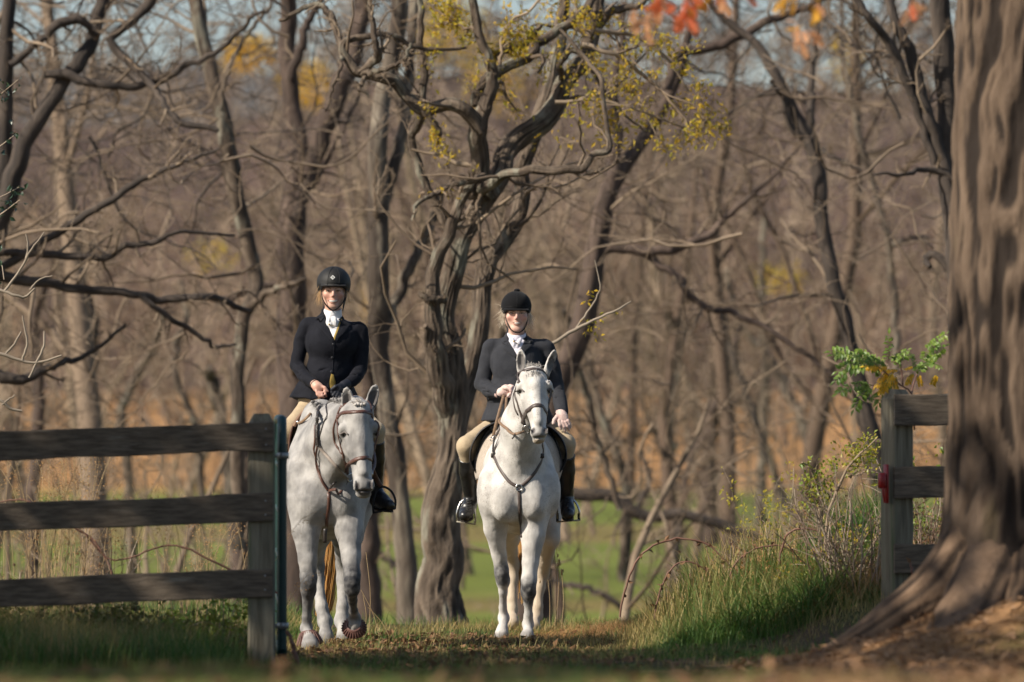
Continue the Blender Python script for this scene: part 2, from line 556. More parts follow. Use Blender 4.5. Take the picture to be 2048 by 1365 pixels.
def make_mountain():
    x = np.linspace(-1500, 1500, 120); t = np.linspace(0, 1, 14)
    X, T = np.meshgrid(x, t)
    p = np.stack([X / 420, T * 2, 0 * X], -1)
    top = 258 + 30 * (fbm(p * np.array([1, 0, 1]) + 3.3, 31, 4) - .5) + 14 * np.exp(-((X + 270) / 120) ** 2) - 60 * smooth01((X + 150) / 300)
    Z = -5 + (top + 5) * T ** .8 + (fbm(p * 6, 33) - .5) * 10 * (T < .98)
    Y = 3300 + 700 * T
    V = np.stack([X, Y, Z], -1).reshape(-1, 3)
    idx = np.arange(len(V)).reshape(X.shape)
    F = np.stack([idx[:-1, :-1], idx[:-1, 1:], idx[1:, 1:], idx[1:, :-1]], -1).reshape(-1, 4)
    me = new_mesh("mountain", V, F)
    m = M("far_forest", (.06, .06, .05), (.10, .085, .065), .02, 1.0, spec=0)
    tag(put("mountain", me, m), kind="structure")
make_mountain()

# haze: one closed box of thin air round camera and scene
def make_haze():
    mb = MB()
    box(mb, (0, 1990, 175), (5200, 4200, 372))
    m = bpy.data.materials.new("thin_air"); m.use_nodes = True
    N, L = m.node_tree.nodes, m.node_tree.links
    N.remove(N["Principled BSDF"])
    v = N.new("ShaderNodeVolumePrincipled")
    v.inputs["Color"].default_value = (.70, .80, 1.0, 1)
    v.inputs["Density"].default_value = HAZE
    v.inputs["Anisotropy"].default_value = 0.0
    L.new(v.outputs[0], N["Material Output"].inputs["Volume"])
    o = build("haze", mb, m, smooth=False)
    tag(o, kind="stuff")
HAZE = 0.45e-4
if HAZE: make_haze()

# ------------------------------------------------------------------ bark and leaf materials
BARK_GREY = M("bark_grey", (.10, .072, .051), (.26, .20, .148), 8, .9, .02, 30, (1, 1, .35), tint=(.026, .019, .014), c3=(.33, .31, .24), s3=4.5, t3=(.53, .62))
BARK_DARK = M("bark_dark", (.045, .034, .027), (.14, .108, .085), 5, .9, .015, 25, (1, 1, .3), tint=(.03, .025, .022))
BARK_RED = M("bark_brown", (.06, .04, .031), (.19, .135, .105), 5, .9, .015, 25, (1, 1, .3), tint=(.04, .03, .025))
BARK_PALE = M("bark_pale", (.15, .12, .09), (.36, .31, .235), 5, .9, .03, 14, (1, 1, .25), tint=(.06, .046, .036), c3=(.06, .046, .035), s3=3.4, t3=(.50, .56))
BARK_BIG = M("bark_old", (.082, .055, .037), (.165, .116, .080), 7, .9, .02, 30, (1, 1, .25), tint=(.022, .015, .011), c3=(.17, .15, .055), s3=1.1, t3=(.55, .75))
TWIG = M("twig", (.20, .145, .098), (.34, .262, .185), 2, .85, tint=(.10, .072, .05))
TWIG_PALE = M("twig_pale", (.22, .18, .135), (.33, .275, .215), 2, .8)
WOODS = M("woods_bark", (.070, .048, .036), (.135, .095, .070), .05, .95, tint=(.36, .275, .195), spec=.1)
LEAF_Y = M("leaf_yellow", (.72, .42, .03), (.60, .42, .04), 3, .6, transl=.5, tint=(.36, .36, .05))
LEAF_R = M("leaf_red", (.50, .085, .025), (.62, .20, .06), 4, .6, transl=.5, tint=(.68, .36, .16))
LEAF_G = M("leaf_green", (.12, .225, .03), (.19, .29, .045), 6, .42, transl=.40, tint=(.78, .46, .02), spec=.5)
LEAF_D = M("leaf_dull", (.075, .11, .03), (.13, .18, .045), 5, .5, transl=.3, tint=(.26, .17, .06), spec=.4)
LEAF_GLOSS = M("leaf_holly", (.018, .04, .018), (.035, .065, .03), 5, .28, transl=.1, spec=.7)

def tree(name, label, y, lines, bark, seed, twig=TWIG, levels=((5, .42), (4, .5), (4, .5)), trunk_n=1, dy=.5, group=None, sides=22, gnarl=.2,
         tmat=None, cat="tree", base=None, step=None, amp=.14, fa=5.0, skip_tw=0, up=.04, tint=.0, N0=20, fl=2.6):
    """a traced tree: the first trunk_n lines are the trunk, the others its limbs; every limb sends out finer branches"""
    rng = np.random.default_rng(seed)
    tr = traced(lines, y, rng, 30, px(2.0, y), dy)
    p0 = tr[0][0][0] if base is None else np.asarray(base, float)
    root = empty(name, p0)
    tag(root, label, cat, group)
    for k, (p, r) in enumerate(tr):
        mb = MB()
        st = step or max(.06, r.mean() * .7)
        bark_tube(mb, p, r, max(7, sides if k < trunk_n else sides // 2 + 3), st, amp, fa, fl, seed + k)
        build("trunk" if k < trunk_n else "limb", mb, bark, root)
    # finer branches
    pp = np.stack([spline(np.concatenate([p, r[:, None]], 1), N0) for p, r in tr[skip_tw:]])
    cp, cr = pp[:, :, :3], pp[:, :, 3]
    mb = MB(); tips = []
    for li, (m, lr) in enumerate(levels):
        cp, cr = sprout(rng, cp, np.minimum(cr, .05), m, (25, 75), lr if li else lr * .6, 7 if li < 2 else 5, gnarl, up, .5, .15 if li else .1, .35)
        cr = np.maximum(cr, px(1.1, y) * .5)
        tube_batch(mb, cp, cr, 5 if li == 0 else 3, rng.uniform(0, 1, len(cp)) if tint == 0 else tint)
        tips.append(cp)
    if levels:
        tag(build("twigs", mb, tmat or twig, root), kind="stuff")
    return root, tips, tr

# ------------------------------------------------------------------ the gnarled tree in the middle
CY = 45.0
center = [
    # main trunk, root to upper right
    [(884, 1330, 140, .0), (879, 1235, 112, 0), (880, 1130, 90, 0), (882, 1035, 84, 0), (893, 950, 70, 0), (903, 880, 60, 0), (908, 800, 66, 0), (903, 740, 66, 0), (895, 680, 54, 0), (893, 620, 48, 0), (905, 563, 47, 0), (926, 469, 44, 0), (963, 413, 46, .1), (996, 366, 44, .1), (1012, 319, 44, .2), (1035, 281, 46, .3), (1076, 253, 46, .4), (1109, 211, 42, .5), (1130, 165, 38, .6), (1170, 112, 36, .7), (1190, 47, 34, .8), (1194, -60, 30, 1)],
    # vine-wound second stem
    [(917, 850, 40, .1), (938, 760, 44, .3), (960, 650, 42, .4), (966, 553, 40, .5), (990, 500, 38, .6), (1024, 464, 34, .7), (1043, 399, 34, .8), (1043, 338, 34, .9), (1062, 281, 34, 1.), (1090, 200, 30, 1.1), (1115, 110, 28, 1.3), (1125, 20, 26, 1.5), (1128, -60, 22, 1.5)],
    # dark left stem
    [(904, 880, 40, .05), (888, 790, 46, -.1), (872, 700, 44, -.25), (866, 610, 34, -.3), (871, 540, 30, -.3), (898, 469, 26, -.3), (917, 413, 24, -.3), (938, 372, 20, -.3), (962, 352, 14, -.3)],
    # upright stem through the fork
    [(984, 392, 40, .0), (962, 350, 40, -.1), (958, 300, 38, -.2), (958, 255, 38, -.3), (967, 215, 30, -.3), (982, 178, 26, -.3), (984, 141, 24, -.3), (968, 94, 20, -.3), (950, 38, 18, -.3), (944, -50, 16, -.3)],
    # long left arch
    [(960, 262, 36, -.3), (948, 240, 32, -.35), (928, 220, 30, -.4), (898, 209, 28, -.4), (862, 216, 26, -.4), (841, 220, 26, -.4), (813, 188, 26, -.4), (771, 155, 26, -.4), (719, 145, 24, -.4), (691, 113, 20, -.4), (684, 92, 16, -.4), (710, 77, 14, -.4), (766, 70, 12, -.4), (823, 89, 10, -.3), (860, 101, 9, -.2), (935, 94, 6, -.1)],
    [(690, 112, 16, -.4), (672, 62, 15, -.3), (650, 14, 14, -.2), (616, 14, 11, -.1), (560, 42, 8, 0)],
    [(719, 145, 12, -.5), (752, 118, 20, -.6), (752, 92, 14, -.7), (744, 40, 12, -.7), (735, -30, 10, -.7)],
    [(725, 150, 12, -.5), (764, 140, 11, -.7), (805, 122, 8, -.8), (822, 90, 6, -.8)],
    [(841, 220, 14, -.5), (858, 232, 12, -.5), (880, 262, 10, -.5), (874, 286, 6, -.5)],
    [(686, 104, 10, -.4), (680, 140, 8, -.5), (664, 180, 6, -.5), (653, 224, 4, -.5)],
    [(735, 150, 10, -.5), (718, 178, 8, -.6), (738, 190, 5, -.6)],
    # middle fork, two rising limbs
    [(954, 212, 26, .1), (958, 185, 24, .1), (975, 160, 24, .1), (1010, 136, 24, .2), (1050, 117, 24, .3), (1078, 84, 22, .4), (1123, 56, 20, .5), (1172, 19, 18, .6), (1200, -30, 16, .7)],
    [(979, 124, 14, 0), (1000, 104, 14, -.1), (1030, 98, 13, -.1), (1062, 76, 11, 0), (1082, 50, 9, 0)],
    # long level limb to the right, with its step
    [(936, 389, 26, .0), (973, 378, 24, -.4), (1000, 352, 20, -.6), (1030, 344, 18, -.8), (1070, 342, 18, -.9), (1123, 340, 18, -1), (1160, 344, 18, -1.), (1174, 342, 16, -1), (1178, 318, 14, -1), (1192, 306, 14, -1), (1217, 302, 14, -1), (1214, 263, 11, -.9), (1203, 169, 10, -.8), (1185, 140, 9, -.7), (1165, 113, 8, -.6), (1123, 61, 6, -.5)],
    [(1172, 346, 12, -1), (1196, 342, 10, -1), (1217, 333, 8, -1), (1249, 314, 5, -1)],
    # thin dead limb to the left
    [(968, 352, 16, -.4), (940, 362, 13, -.5), (907, 370, 11, -.6), (880, 384, 10, -.6), (858, 395, 10, -.7), (834, 408, 9, -.7), (830, 428, 7, -.7), (824, 442, 5, -.7)],
    # slim stem on the left
    [(912, 480, 22, .2), (888, 440, 20, .2), (860, 385, 18, .2), (837, 338, 18, .2), (824, 281, 17, .2), (836, 244, 18, .1), (846, 215, 18, 0), (848, 141, 16, 0), (842, 84, 15, 0), (841, -40, 13, 0)],
    # right sweep of the crown
    [(1170, 112, 20, .7), (1192, 66, 20, .8), (1215, 28, 18, .8), (1270, 12, 14, .8), (1330, -20, 12, .8)],
    [(1123, 160, 12, .5), (1120, 130, 14, .4), (1150, 100, 12, .4), (1190, 150, 9, .3), (1232, 215, 6, .3), (1290, 262, 4, .3)],
    # stub and lower right twig
    [(893, 600, 20, -.3), (862, 600, 16, -.4), (838, 588, 12, -.4)],
    [(905, 760, 20, .1), (880, 730, 14, -.2), (858, 690, 12, -.3), (850, 650, 9, -.4)],
]
center = [[(q[0], q[1], q[2] * .92) + tuple(q[3:]) for q in ln] for ln in center]
g_center, tips, ctr = tree("gnarled_tree", "gnarled twisted tree with furrowed grey bark rising between the two riders", CY, center, BARK_GREY, 3,
                      levels=((6, .42), (4, .5), (3, .55)), sides=84, gnarl=.32, step=.04, amp=.26, fa=3.8, fl=4.2, trunk_n=3, dy=0)
# yellow leaves that still hang in its upper right crown
def hang_leaves(root, tips, rng, boxes, L, mat, y, name="leaves", n=900, tints=(0, .8)):
    pts = tips[-1].reshape(-1, 3); dv = np.repeat(tips[-1][:, -1] - tips[-1][:, 0], tips[-1].shape[1], 0)
    u = pts[:, 0] / pts[:, 1] * FP + UC; v = VH - (pts[:, 2] - ZC) / pts[:, 1] * FP
    w = np.zeros(len(pts))
    for (u0, v0, u1, v1, ww) in boxes:
        ins = (u > u0) & (u < u1) & (v > v0) & (v < v1); w[ins] = np.maximum(w[ins], ww)
    k = np.flatnonzero(rng.uniform(size=len(pts)) < w)
    if len(k) == 0: return
    k = rng.choice(k, min(n, len(k) * 2))
    p = pts[k] + rng.normal(size=(len(k), 3)) * .035
    d = unit(rng.normal(size=(len(k), 3)) + np.array([0, 0, -.7]))
    nn = unit(rng.normal(size=(len(k), 3)))
    mb = MB(); leaf_cards(mb, p, d, nn, L * rng.uniform(.4, 1.5, len(k)), L * rng.uniform(.3, .6, len(k)), rng, tint=rng.uniform(*tints, len(k)))
    return tag(build(name, mb, mat, root, smooth=False), kind="stuff")
rng = np.random.default_rng(8)
hang_leaves(g_center, tips, rng, [(860, -40, 1180, 120, .5), (1000, 20, 1450, 300, .55), (840, 100, 960, 240, .25), (860, 240, 1000, 330, .25), (840, 350, 900, 400, .2)], .05, LEAF_Y, CY, n=1700)
# twigs of its outer crown reaching right, with the last yellow leaves
def spray(name, label, y, lines, seed, mat=TWIG, leaf=None, nleaf=0, L=.05, levels=((6, .5), (4, .5)), cat="branch", tints=(0, .8)):
    rng = np.random.default_rng(seed)
    tr = traced(lines, y, rng, 16, .01, .3)
    root = empty(name, tr[0][0][0]); tag(root, label, cat)
    mb = MB()
    for p, r in tr: tube(mb, p, r, 6)
    build("limb", mb, mat, root)
    cp = np.stack([p for p, r in tr]); cr = np.stack([r for p, r in tr]); mb = MB(); tips = []
    for m, lr in levels:
        cp, cr = sprout(rng, cp, cr, m, (25, 70), lr, 6, .25, -.02, .6, .1, .4)
        tube_batch(mb, cp, np.maximum(cr, px(.9, y) * .5), 3); tips.append(cp)
    tag(build("twigs", mb, mat, root), kind="stuff")
    if leaf: hang_leaves(root, tips, rng, [(-999, -999, 4000, 4000, .6)], L, leaf, y, n=nleaf, tints=tints)
    return root, tips, tr
# these limbs belong to the gnarled tree's crown
for k, (ln, sd) in enumerate(([[(1123, 61, 12), (1190, 90, 10), (1260, 130, 8), (1330, 190, 6), (1400, 260, 4)]], [[(1165, 113, 9), (1230, 190, 7), (1300, 240, 5), (1390, 300, 4)]], )[0:0]):
    pass
rr = np.random.default_rng(77)
crown_lines = [[(1165, 90, 12), (1225, 110, 10), (1290, 150, 8), (1350, 215, 6), (1405, 290, 4)], [(1110, 205, 10), (1180, 200, 8), (1260, 215, 6), (1340, 245, 5), (1420, 270, 3)],
               [(1190, 60, 10), (1260, 70, 8), (1330, 110, 6), (1380, 190, 4)], [(1000, 130, 8), (1010, 60, 7), (1060, 20, 6), (1100, -20, 5)], [(950, 60, 8), (900, 40, 7), (860, 10, 5)]]
tr = traced(crown_lines, CY - .3, rr, 16, .02, .4)
cp = np.stack([p for p, r in tr]); cr = np.stack([r for p, r in tr]); mb = MB(); tps = []
tube_batch(mb, cp, cr, 6)
for m, lr in ((8, .4), (5, .5), (3, .5)):
    cp, cr = sprout(rr, cp, cr, m, (25, 75), lr, 6, .25, -.03, .6, .1, .4); tube_batch(mb, cp, np.maximum(cr, .0028), 3); tps.append(cp)
tag(build("crown_twigs", mb, TWIG, g_center), kind="stuff")
hang_leaves(g_center, tps, rr, [(850, -60, 1480, 340, .8)], .055, LEAF_Y, CY, n=1500)

# ------------------------------------------------------------------ other trees of the grove, traced one by one
tree("bare_tree", "tall bare tree with a wide dark trunk forking above the left rider", 60, [
    [(590, 1300, 70), (590, 1000, 66), (586, 700, 62), (583, 500, 60), (588, 400, 52), (597, 328, 44), (590, 240, 36), (578, 140, 34), (577, 70, 34), (582, -60, 30)],
    [(590, 440, 30), (625, 330, 34), (650, 260, 38), (690, 150, 40), (716, 70, 36), (735, -60, 32)],
    [(580, 160, 20), (606, 80, 18), (612, 50, 16), (640, 0, 14), (670, -60, 12)],
    [(586, 560, 16), (500, 580, 14), (440, 600, 12), (400, 590, 9), (330, 605, 7), (230, 580, 5)],
    [(600, 420, 12), (650, 330, 10), (680, 270, 8), (720, 190, 5)]], BARK_RED, 11, levels=((5, .45), (4, .5), (4, .5)), trunk_n=2)
tree("bare_tree", "slender leaning tree with pale lit bark at the left, crossed by dark limbs", 57, [
    [(478, 1100, 30), (476, 850, 28), (481, 660, 28), (500, 600, 28), (516, 560, 30), (500, 520, 32), (480, 430, 32), (461, 305, 34), (432, 187, 32), (408, 94, 30), (389, 0, 28), (380, -60, 26)],
    [(490, 620, 18), (540, 584, 14), (575, 572, 12), (612, 560, 10)],
    [(440, 220, 12), (462, 120, 9), (520, 40, 8), (560, -20, 6)]], BARK_GREY, 12, levels=((5, .42), (4, .5), (3, .5)), sides=16)
tree("bare_tree", "dark slanting tree with long sideways limbs at the upper left corner", 52, [
    [(-60, 560, 46), (0, 430, 42), (47, 290, 36), (84, 230, 32), (120, 172, 30), (155, 127, 30), (188, 66, 28), (205, 0, 26), (214, -60, 24)],
    [(90, 150, 16), (130, 150, 20), (178, 164, 18), (230, 172, 16), (281, 173, 16), (328, 159, 14), (389, 127, 12), (436, 103, 10), (492, 47, 8), (525, 20, 6)],
    [(320, -40, 22), (290, 18, 20), (225, 84, 18), (281, 145, 16), (323, 197, 14), (347, 234, 12), (380, 250, 14), (436, 258, 10)],
    [(20, 130, 14), (60, 100, 16), (112, 52, 18), (150, 40, 20), (170, 46, 16), (190, 70, 12)],
    [(46, -260, 14), (30, -120, 20), (20, 0, 26), (10, 120, 30), (8, 260, 34), (0, 420, 40), (-30, 640, 44)]], BARK_DARK, 13, levels=((6, .4), (4, .5), (4, .5)), trunk_n=1)
tree("bare_tree", "bare tree at the left edge spreading long drooping limbs over the fence", 50, [
    [(-40, 900, 46), (-30, 760, 40), (-25, 620, 36), (-40, 400, 34), (-58, 200, 28), (-40, 20, 22), (-62, -180, 14)],
    [(-40, 545, 26), (30, 520, 18), (90, 480, 16), (141, 450, 16), (197, 413, 16), (262, 375, 14), (320, 345, 12), (372, 322, 9), (440, 300, 5)],
    [(-40, 500, 18), (20, 506, 16), (70, 509, 16), (140, 512, 15), (211, 516, 14), (244, 492, 13), (305, 488, 12), (347, 464, 9), (400, 466, 7), (470, 471, 5)],
    [(-40, 545, 28), (40, 560, 22), (94, 567, 20), (164, 579, 18), (258, 586, 17), (328, 602, 15), (403, 593, 14), (440, 600, 13), (500, 625, 10)],
    [(-30, 740, 26), (30, 760, 22), (70, 750, 18), (110, 728, 14), (170, 712, 10), (250, 650, 6)],
    [(280, 590, 12), (330, 630, 11), (380, 660, 10), (430, 690, 8), (470, 690, 5)]], BARK_DARK, 14, levels=((7, .35), (4, .5), (4, .5)), trunk_n=1)
tree("bare_tree", "tall two-coloured trunk, lit on its left flank, leaning behind the left rider's boot", 56, [
    [(820, 1330, 48), (812, 1110, 42), (799, 980, 40), (786, 880, 38), (768, 780, 37), (757, 681, 40), (756, 560, 42), (757, 366, 42), (757, 281, 38), (765, 211, 36), (785, 94, 35), (800, 0, 33), (806, -60, 32)],
    [(757, 450, 18), (786, 340, 24), (805, 260, 22), (818, 150, 20), (830, 0, 18), (832, -60, 16)],
    [(762, 700, 24), (776, 640, 24), (797, 590, 23), (822, 530, 21), (850, 470, 19), (870, 430, 15), (890, 380, 9)]], BARK_PALE, 15, levels=((4, .35), (4, .5), (3, .5)), trunk_n=1, tint=.5)
tree("bare_tree", "dark narrow trunk seen past the left horse's raised foreleg", 62, [
    [(740, 1300, 54), (736, 1150, 50), (735, 1000, 44), (742, 850, 36), (730, 700, 26)]], BARK_RED, 17, levels=((3, .3), (3, .5)))
tree("bare_tree", "stout dark trunk behind the right horse's legs, its limbs forking to the right", 58, [
    [(1052, 1320, 110), (1056, 1180, 96), (1062, 1080, 84), (1075, 950, 70), (1110, 800, 52), (1150, 690, 46), (1180, 580, 44), (1200, 440, 40), (1228, 361, 36), (1290, 275, 26), (1330, 200, 22), (1362, 130, 18), (1380, 40, 14)],
    [(1222, 385, 22), (1235, 290, 22), (1225, 200, 18), (1240, 100, 14), (1250, 0, 12)],
    [(1182, 570, 26), (1190, 515, 24), (1215, 498, 20), (1250, 498, 19), (1294, 502, 20), (1340, 500, 18), (1378, 488, 17), (1425, 464, 15), (1448, 436, 13), (1500, 394, 11), (1552, 347, 8), (1600, 290, 5)],
    [(1280, 503, 16), (1320, 530, 15), (1355, 558, 14), (1397, 609, 13), (1481, 633, 12), (1540, 660, 11), (1600, 700, 10), (1690, 770, 8)],
    [(1336, 180, 20), (1345, 130, 20), (1362, 103, 20), (1416, 98, 20), (1481, 70, 20), (1537, 42, 18), (1575, 28, 15), (1631, 5, 12), (1700, -30, 9)]], BARK_RED, 18, levels=((6, .36), (4, .5), (4, .5)), dy=.2)
tree("bare_tree", "dark crooked trunk leaning left beside the green sprout on the right", 58, [
    [(1800, 1420, 56), (1780, 1080, 46), (1748, 900, 38), (1718, 780, 34), (1692, 650, 30), (1666, 563, 30), (1651, 469, 28), (1638, 375, 30), (1617, 272, 32), (1590, 235, 24), (1560, 160, 22), (1510, 88, 18), (1450, 38, 14), (1400, -20, 10)],
    [(1617, 275, 20), (1622, 211, 16), (1625, 140, 13), (1632, 70, 11), (1640, -20, 9)],
    [(1615, 280, 14), (1585, 260, 14), (1565, 200, 10), (1540, 160, 7)],
    [(1645, 300, 14), (1660, 312, 10), (1720, 340, 6)]], BARK_DARK, 19, levels=((6, .38), (4, .5), (4, .5)))
tree("bare_tree", "dark tree with several upright limbs beside the big foreground trunk", 50, [
    [(1960, 1400, 76), (1945, 900, 64), (1920, 500, 56), (1900, 366, 50), (1897, 230, 46), (1885, 94, 42), (1874, -60, 38)],
    [(1905, 420, 28), (1880, 305, 28), (1856, 234, 26), (1823, 117, 24), (1790, 40, 20), (1758, -60, 18)],
    [(1870, 330, 16), (1830, 200, 18), (1777, 84, 18), (1740, 40, 16), (1690, -40, 14)],
    [(1915, 360, 18), (1880, 345, 15), (1850, 338, 12), (1800, 350, 8), (1750, 346, 5)],
    [(1900, 540, 20), (1870, 510, 16), (1850, 520, 15), (1860, 535, 10)]], BARK_DARK, 21, levels=((5, .36), (4, .5), (4, .5)))
tree("bare_tree", "thin pale grey sapling trunk bending in the far right wood", 78, [
    [(1795, 900, 16), (1790, 640, 15), (1784, 563, 15), (1771, 469, 14), (1740, 352, 13), (1706, 225, 12), (1690, 120, 9), (1680, 20, 7)],
    [(1772, 500, 9), (1810, 480, 8), (1860, 475, 6)]], BARK_PALE, 22, levels=((6, .35), (4, .5), (3, .5)))
tree("bare_tree", "dark slanted young trunk standing before the orange field at right", 92, [
    [(1660, 1260, 20), (1600, 1060, 18), (1573, 1007, 17), (1545, 940, 16), (1510, 830, 15), (1472, 730, 14), (1440, 600, 11), (1420, 500, 8)]], BARK_DARK, 24, levels=((6, .4), (4, .5), (3, .5)))
tree("bare_tree", "thick short dark trunk with curved side stem in the orange field", 100, [
    [(1420, 1090, 34), (1419, 990, 30), (1419, 874, 26), (1430, 820, 22), (1460, 740, 16), (1480, 640, 11)],
    [(1371, 1000, 14), (1372, 960, 13), (1387, 906, 13), (1420, 860, 14), (1452, 830, 13), (1500, 770, 10)]], BARK_RED, 25, levels=((6, .4), (4, .5), (3, .5)), trunk_n=2)
tree("bare_tree", "straight thin grey trunk in the orange field right of the riders", 110, [
    [(1342, 1080, 17), (1342, 937, 16), (1344, 842, 15), (1352, 760, 13), (1370, 640, 9)]], BARK_GREY, 26, levels=((6, .4), (4, .5), (3, .5)))
tree("fallen_tree", "long fallen dark trunk propped across the edge of the green meadow", 70, [
    [(1060, 975, 30), (1110, 983, 28), (1153, 987, 27), (1233, 994, 25), (1275, 1026, 24), (1366, 1029, 22), (1419, 1046, 20), (1493, 1068, 17), (1560, 1110, 12), (1640, 1230, 10), (1680, 1420, 9)],
    [(1270, 1020, 12), (1300, 960, 10), (1280, 900, 8)], [(1366, 1029, 14), (1350, 1120, 13), (1335, 1420, 12)], [(1085, 980, 20), (1078, 1150, 20), (1070, 1420, 22)]], BARK_DARK, 27, levels=((6, .3), (4, .5)), cat="fallen tree", dy=0)
tree("fallen_branch", "dark arching fallen branch over the grass right of the horses", 75, [
    [(1090, 1150, 9), (1116, 1166, 12), (1150, 1172, 13), (1180, 1178, 13), (1227, 1203, 12), (1260, 1240, 10)]], BARK_DARK, 28, levels=((4, .3),), cat="branch")
tree("fallen_branch", "dark fallen limb on the meadow between the two horses", 80, [
    [(700, 1060, 10), (750, 1100, 12), (800, 1140, 12), (830, 1180, 10), (860, 1260, 8)]], BARK_DARK, 29, levels=((4, .3),), cat="branch")
for k, (lab, yy, ln, bk) in enumerate([
    ("blurred thin trunk showing between the left fence boards near the frame edge", 80, [(60, 1260, 30), (66, 1100, 28), (70, 900, 26), (80, 780, 24), (70, 640, 20), (110, 500, 14)], BARK_RED),
    ("blurred thin trunk behind the left fence with dry seed grass before it", 84, [(200, 1260, 28), (186, 1100, 26), (176, 920, 24), (178, 780, 24), (186, 640, 20), (150, 520, 14)], BARK_DARK),
    ("crooked grey trunk above the middle of the left fence", 88, [(270, 1240, 22), (256, 950, 20), (240, 840, 20), (280, 740, 18), (310, 690, 15), (330, 620, 10)], BARK_GREY),
    ("pale broken trunk leaning above the left fence's end post", 86, [(470, 1160, 26), (455, 900, 24), (432, 800, 26), (420, 755, 24), (416, 735, 16)], BARK_PALE),
    ("curved grey sapling above the left fence board", 84, [(405, 1000, 16), (392, 860, 14), (352, 760, 15), (352, 700, 15), (372, 640, 12), (360, 560, 9)], BARK_GREY),
    ("thick dark trunk low behind the left end post", 76, [(480, 1320, 44), (482, 1150, 40), (484, 960, 36), (480, 840, 30), (470, 700, 24)], BARK_RED),
    ("grey trunk in the dusk of the wood right of the right rider", 85, [(1245, 1160, 20), (1250, 980, 18), (1215, 860, 18), (1180, 740, 16), (1160, 600, 12)], BARK_GREY),
    ("thin lit grey limb slanting behind the right rider's shoulder", 60, [(1240, 1020, 12), (1200, 900, 12), (1170, 780, 12), (1150, 700, 10), (1130, 620, 8)], BARK_GREY),
    ("pale crooked tree leaning in the far right wood", 105, [(1640, 1060, 22), (1620, 900, 20), (1580, 800, 20), (1540, 720, 18), (1480, 640, 14), (1450, 540, 10)], BARK_PALE),
    ("pale straight tree deep in the right wood above the orange field", 120, [(1520, 1050, 20), (1524, 880, 19), (1530, 720, 17), (1522, 560, 13), (1530, 420, 8)], BARK_PALE),
]):
    tree("bare_tree", lab, yy, [ln], bk, 40 + k, levels=((7, .42), (4, .5), (4, .5)), sides=12)

# ------------------------------------------------------------------ woods that read as one mass
def woods(name, n, yr, hr, seed, counts, ur=(-300, 2350), lo=.0, mat=WOODS, rscale=1.0, lodge=None, twr=.035):
    rng = np.random.default_rng(seed)
    y = rng.uniform(*yr, n) ** 1.0
    u = rng.uniform(*ur, n)
    x = (u - UC) / FP * y
    if lodge is not None:
        k = lodge(x, y, rng); x, y = x[k], y[k]
    n = len(x)
    h = rng.uniform(*hr, n)
    pos = np.stack([x, y, zg(x, y) - .2], 1)
    d = np.stack([rng.normal(size=n) * .16, rng.normal(size=n) * .16, np.ones(n)], 1)
    p0, r0 = walk(rng, pos, d, h, h * .012 * rng.uniform(.7, 1.7, n) * rscale, 8, .10, .05, .25)
    tn = np.clip(rng.normal(.32, .38, n), 0, 1)
    mb = MB()
    tube_batch(mb, p0, r0, 5, tn)
    cp, cr, ct = p0, r0, tn
    for li, (m, lr) in enumerate(counts):
        cp, cr = sprout(rng, cp, cr, m, (25, 70), lr, 5 if li == 0 else 4, .22, .05, .5, .15 if li else .12, .35)
        cr = np.maximum(cr, twr * (.6 if li > 1 else 1))
        ct = np.clip(np.repeat(ct, m) + rng.normal(size=len(cp)) * .15, 0, 1)
        tube_batch(mb, cp, cr, 3, ct)
    return tag(build(name, mb, mat), kind="stuff"), cp

woods("hillside_wood", 410, (440, 900), (11, 18), 5, ((7, .42), (4, .5)), (-420, 2420), twr=.10)
woods("ridge_wood", 130, (880, 1000), (12, 19), 6, ((7, .42), (4, .5)), (-150, 2200), twr=.12)
woods("field_edge_wood", 105, (280, 430), (10, 17), 7, ((8, .42), (5, .5)), (-100, 2150), twr=.05)
woods("grove_thicket", 62, (75, 210), (6, 14), 9, ((8, .42), (6, .5), (3, .5)), (-60, 1900), twr=.012, lodge=lambda x, y, r: (r.uniform(size=len(x)) < np.where(y > 110, .8, .6)))
woods("understory_thicket", 64, (52, 110), (1.5, 4.5), 10, ((5, .5), (5, .5), (3, .5)), (-60, 1950), twr=.005, mat=TWIG, lodge=lambda x, y, r: (x / y * FP + UC < 540) | (x / y * FP + UC > 1240) | (r.uniform(size=len(x)) < .3))
def hanging_limbs(name, n, seed, us, vs, yr, mat):
    """long thin crooked limbs of the grove, crossing the view at the height of the crowns"""
    rng = np.random.default_rng(seed); y = rng.uniform(*yr, n); u = rng.uniform(*us, n); v = rng.uniform(*vs, n)
    p = np.stack([(u - UC) / FP * y, y, ZC + (VH - v) / FP * y], 1)
    d = np.stack([rng.choice([-1, 1], n) * rng.uniform(.4, 1, n), rng.normal(size=n) * .4, rng.normal(size=n) * .55], 1)
    cp, cr = walk(rng, p, d, rng.uniform(.7, 2.4, n), rng.uniform(.005, .019, n), 13, .26, .02, .3)
    mb = MB(); t = rng.uniform(0, .9, n); tube_batch(mb, cp, cr, 4, t)
    for m, lr in ((4, .45), (3, .5)):
        cp, cr = sprout(rng, cp, cr, m, (25, 75), lr, 5, .25, .03, .6, .12, .35); t = np.repeat(t, m); tube_batch(mb, cp, np.maximum(cr, .004), 3, t)
    return tag(build(name, mb, mat), kind="stuff")
hanging_limbs("grove_branches", 122, 101, (-80, 560), (60, 900), (50, 78), TWIG)
hanging_limbs("grove_branches", 147, 102, (1120, 1950), (80, 980), (50, 82), TWIG)
hanging_limbs("grove_branches", 73, 103, (560, 1180), (60, 1000), (52, 80), TWIG)

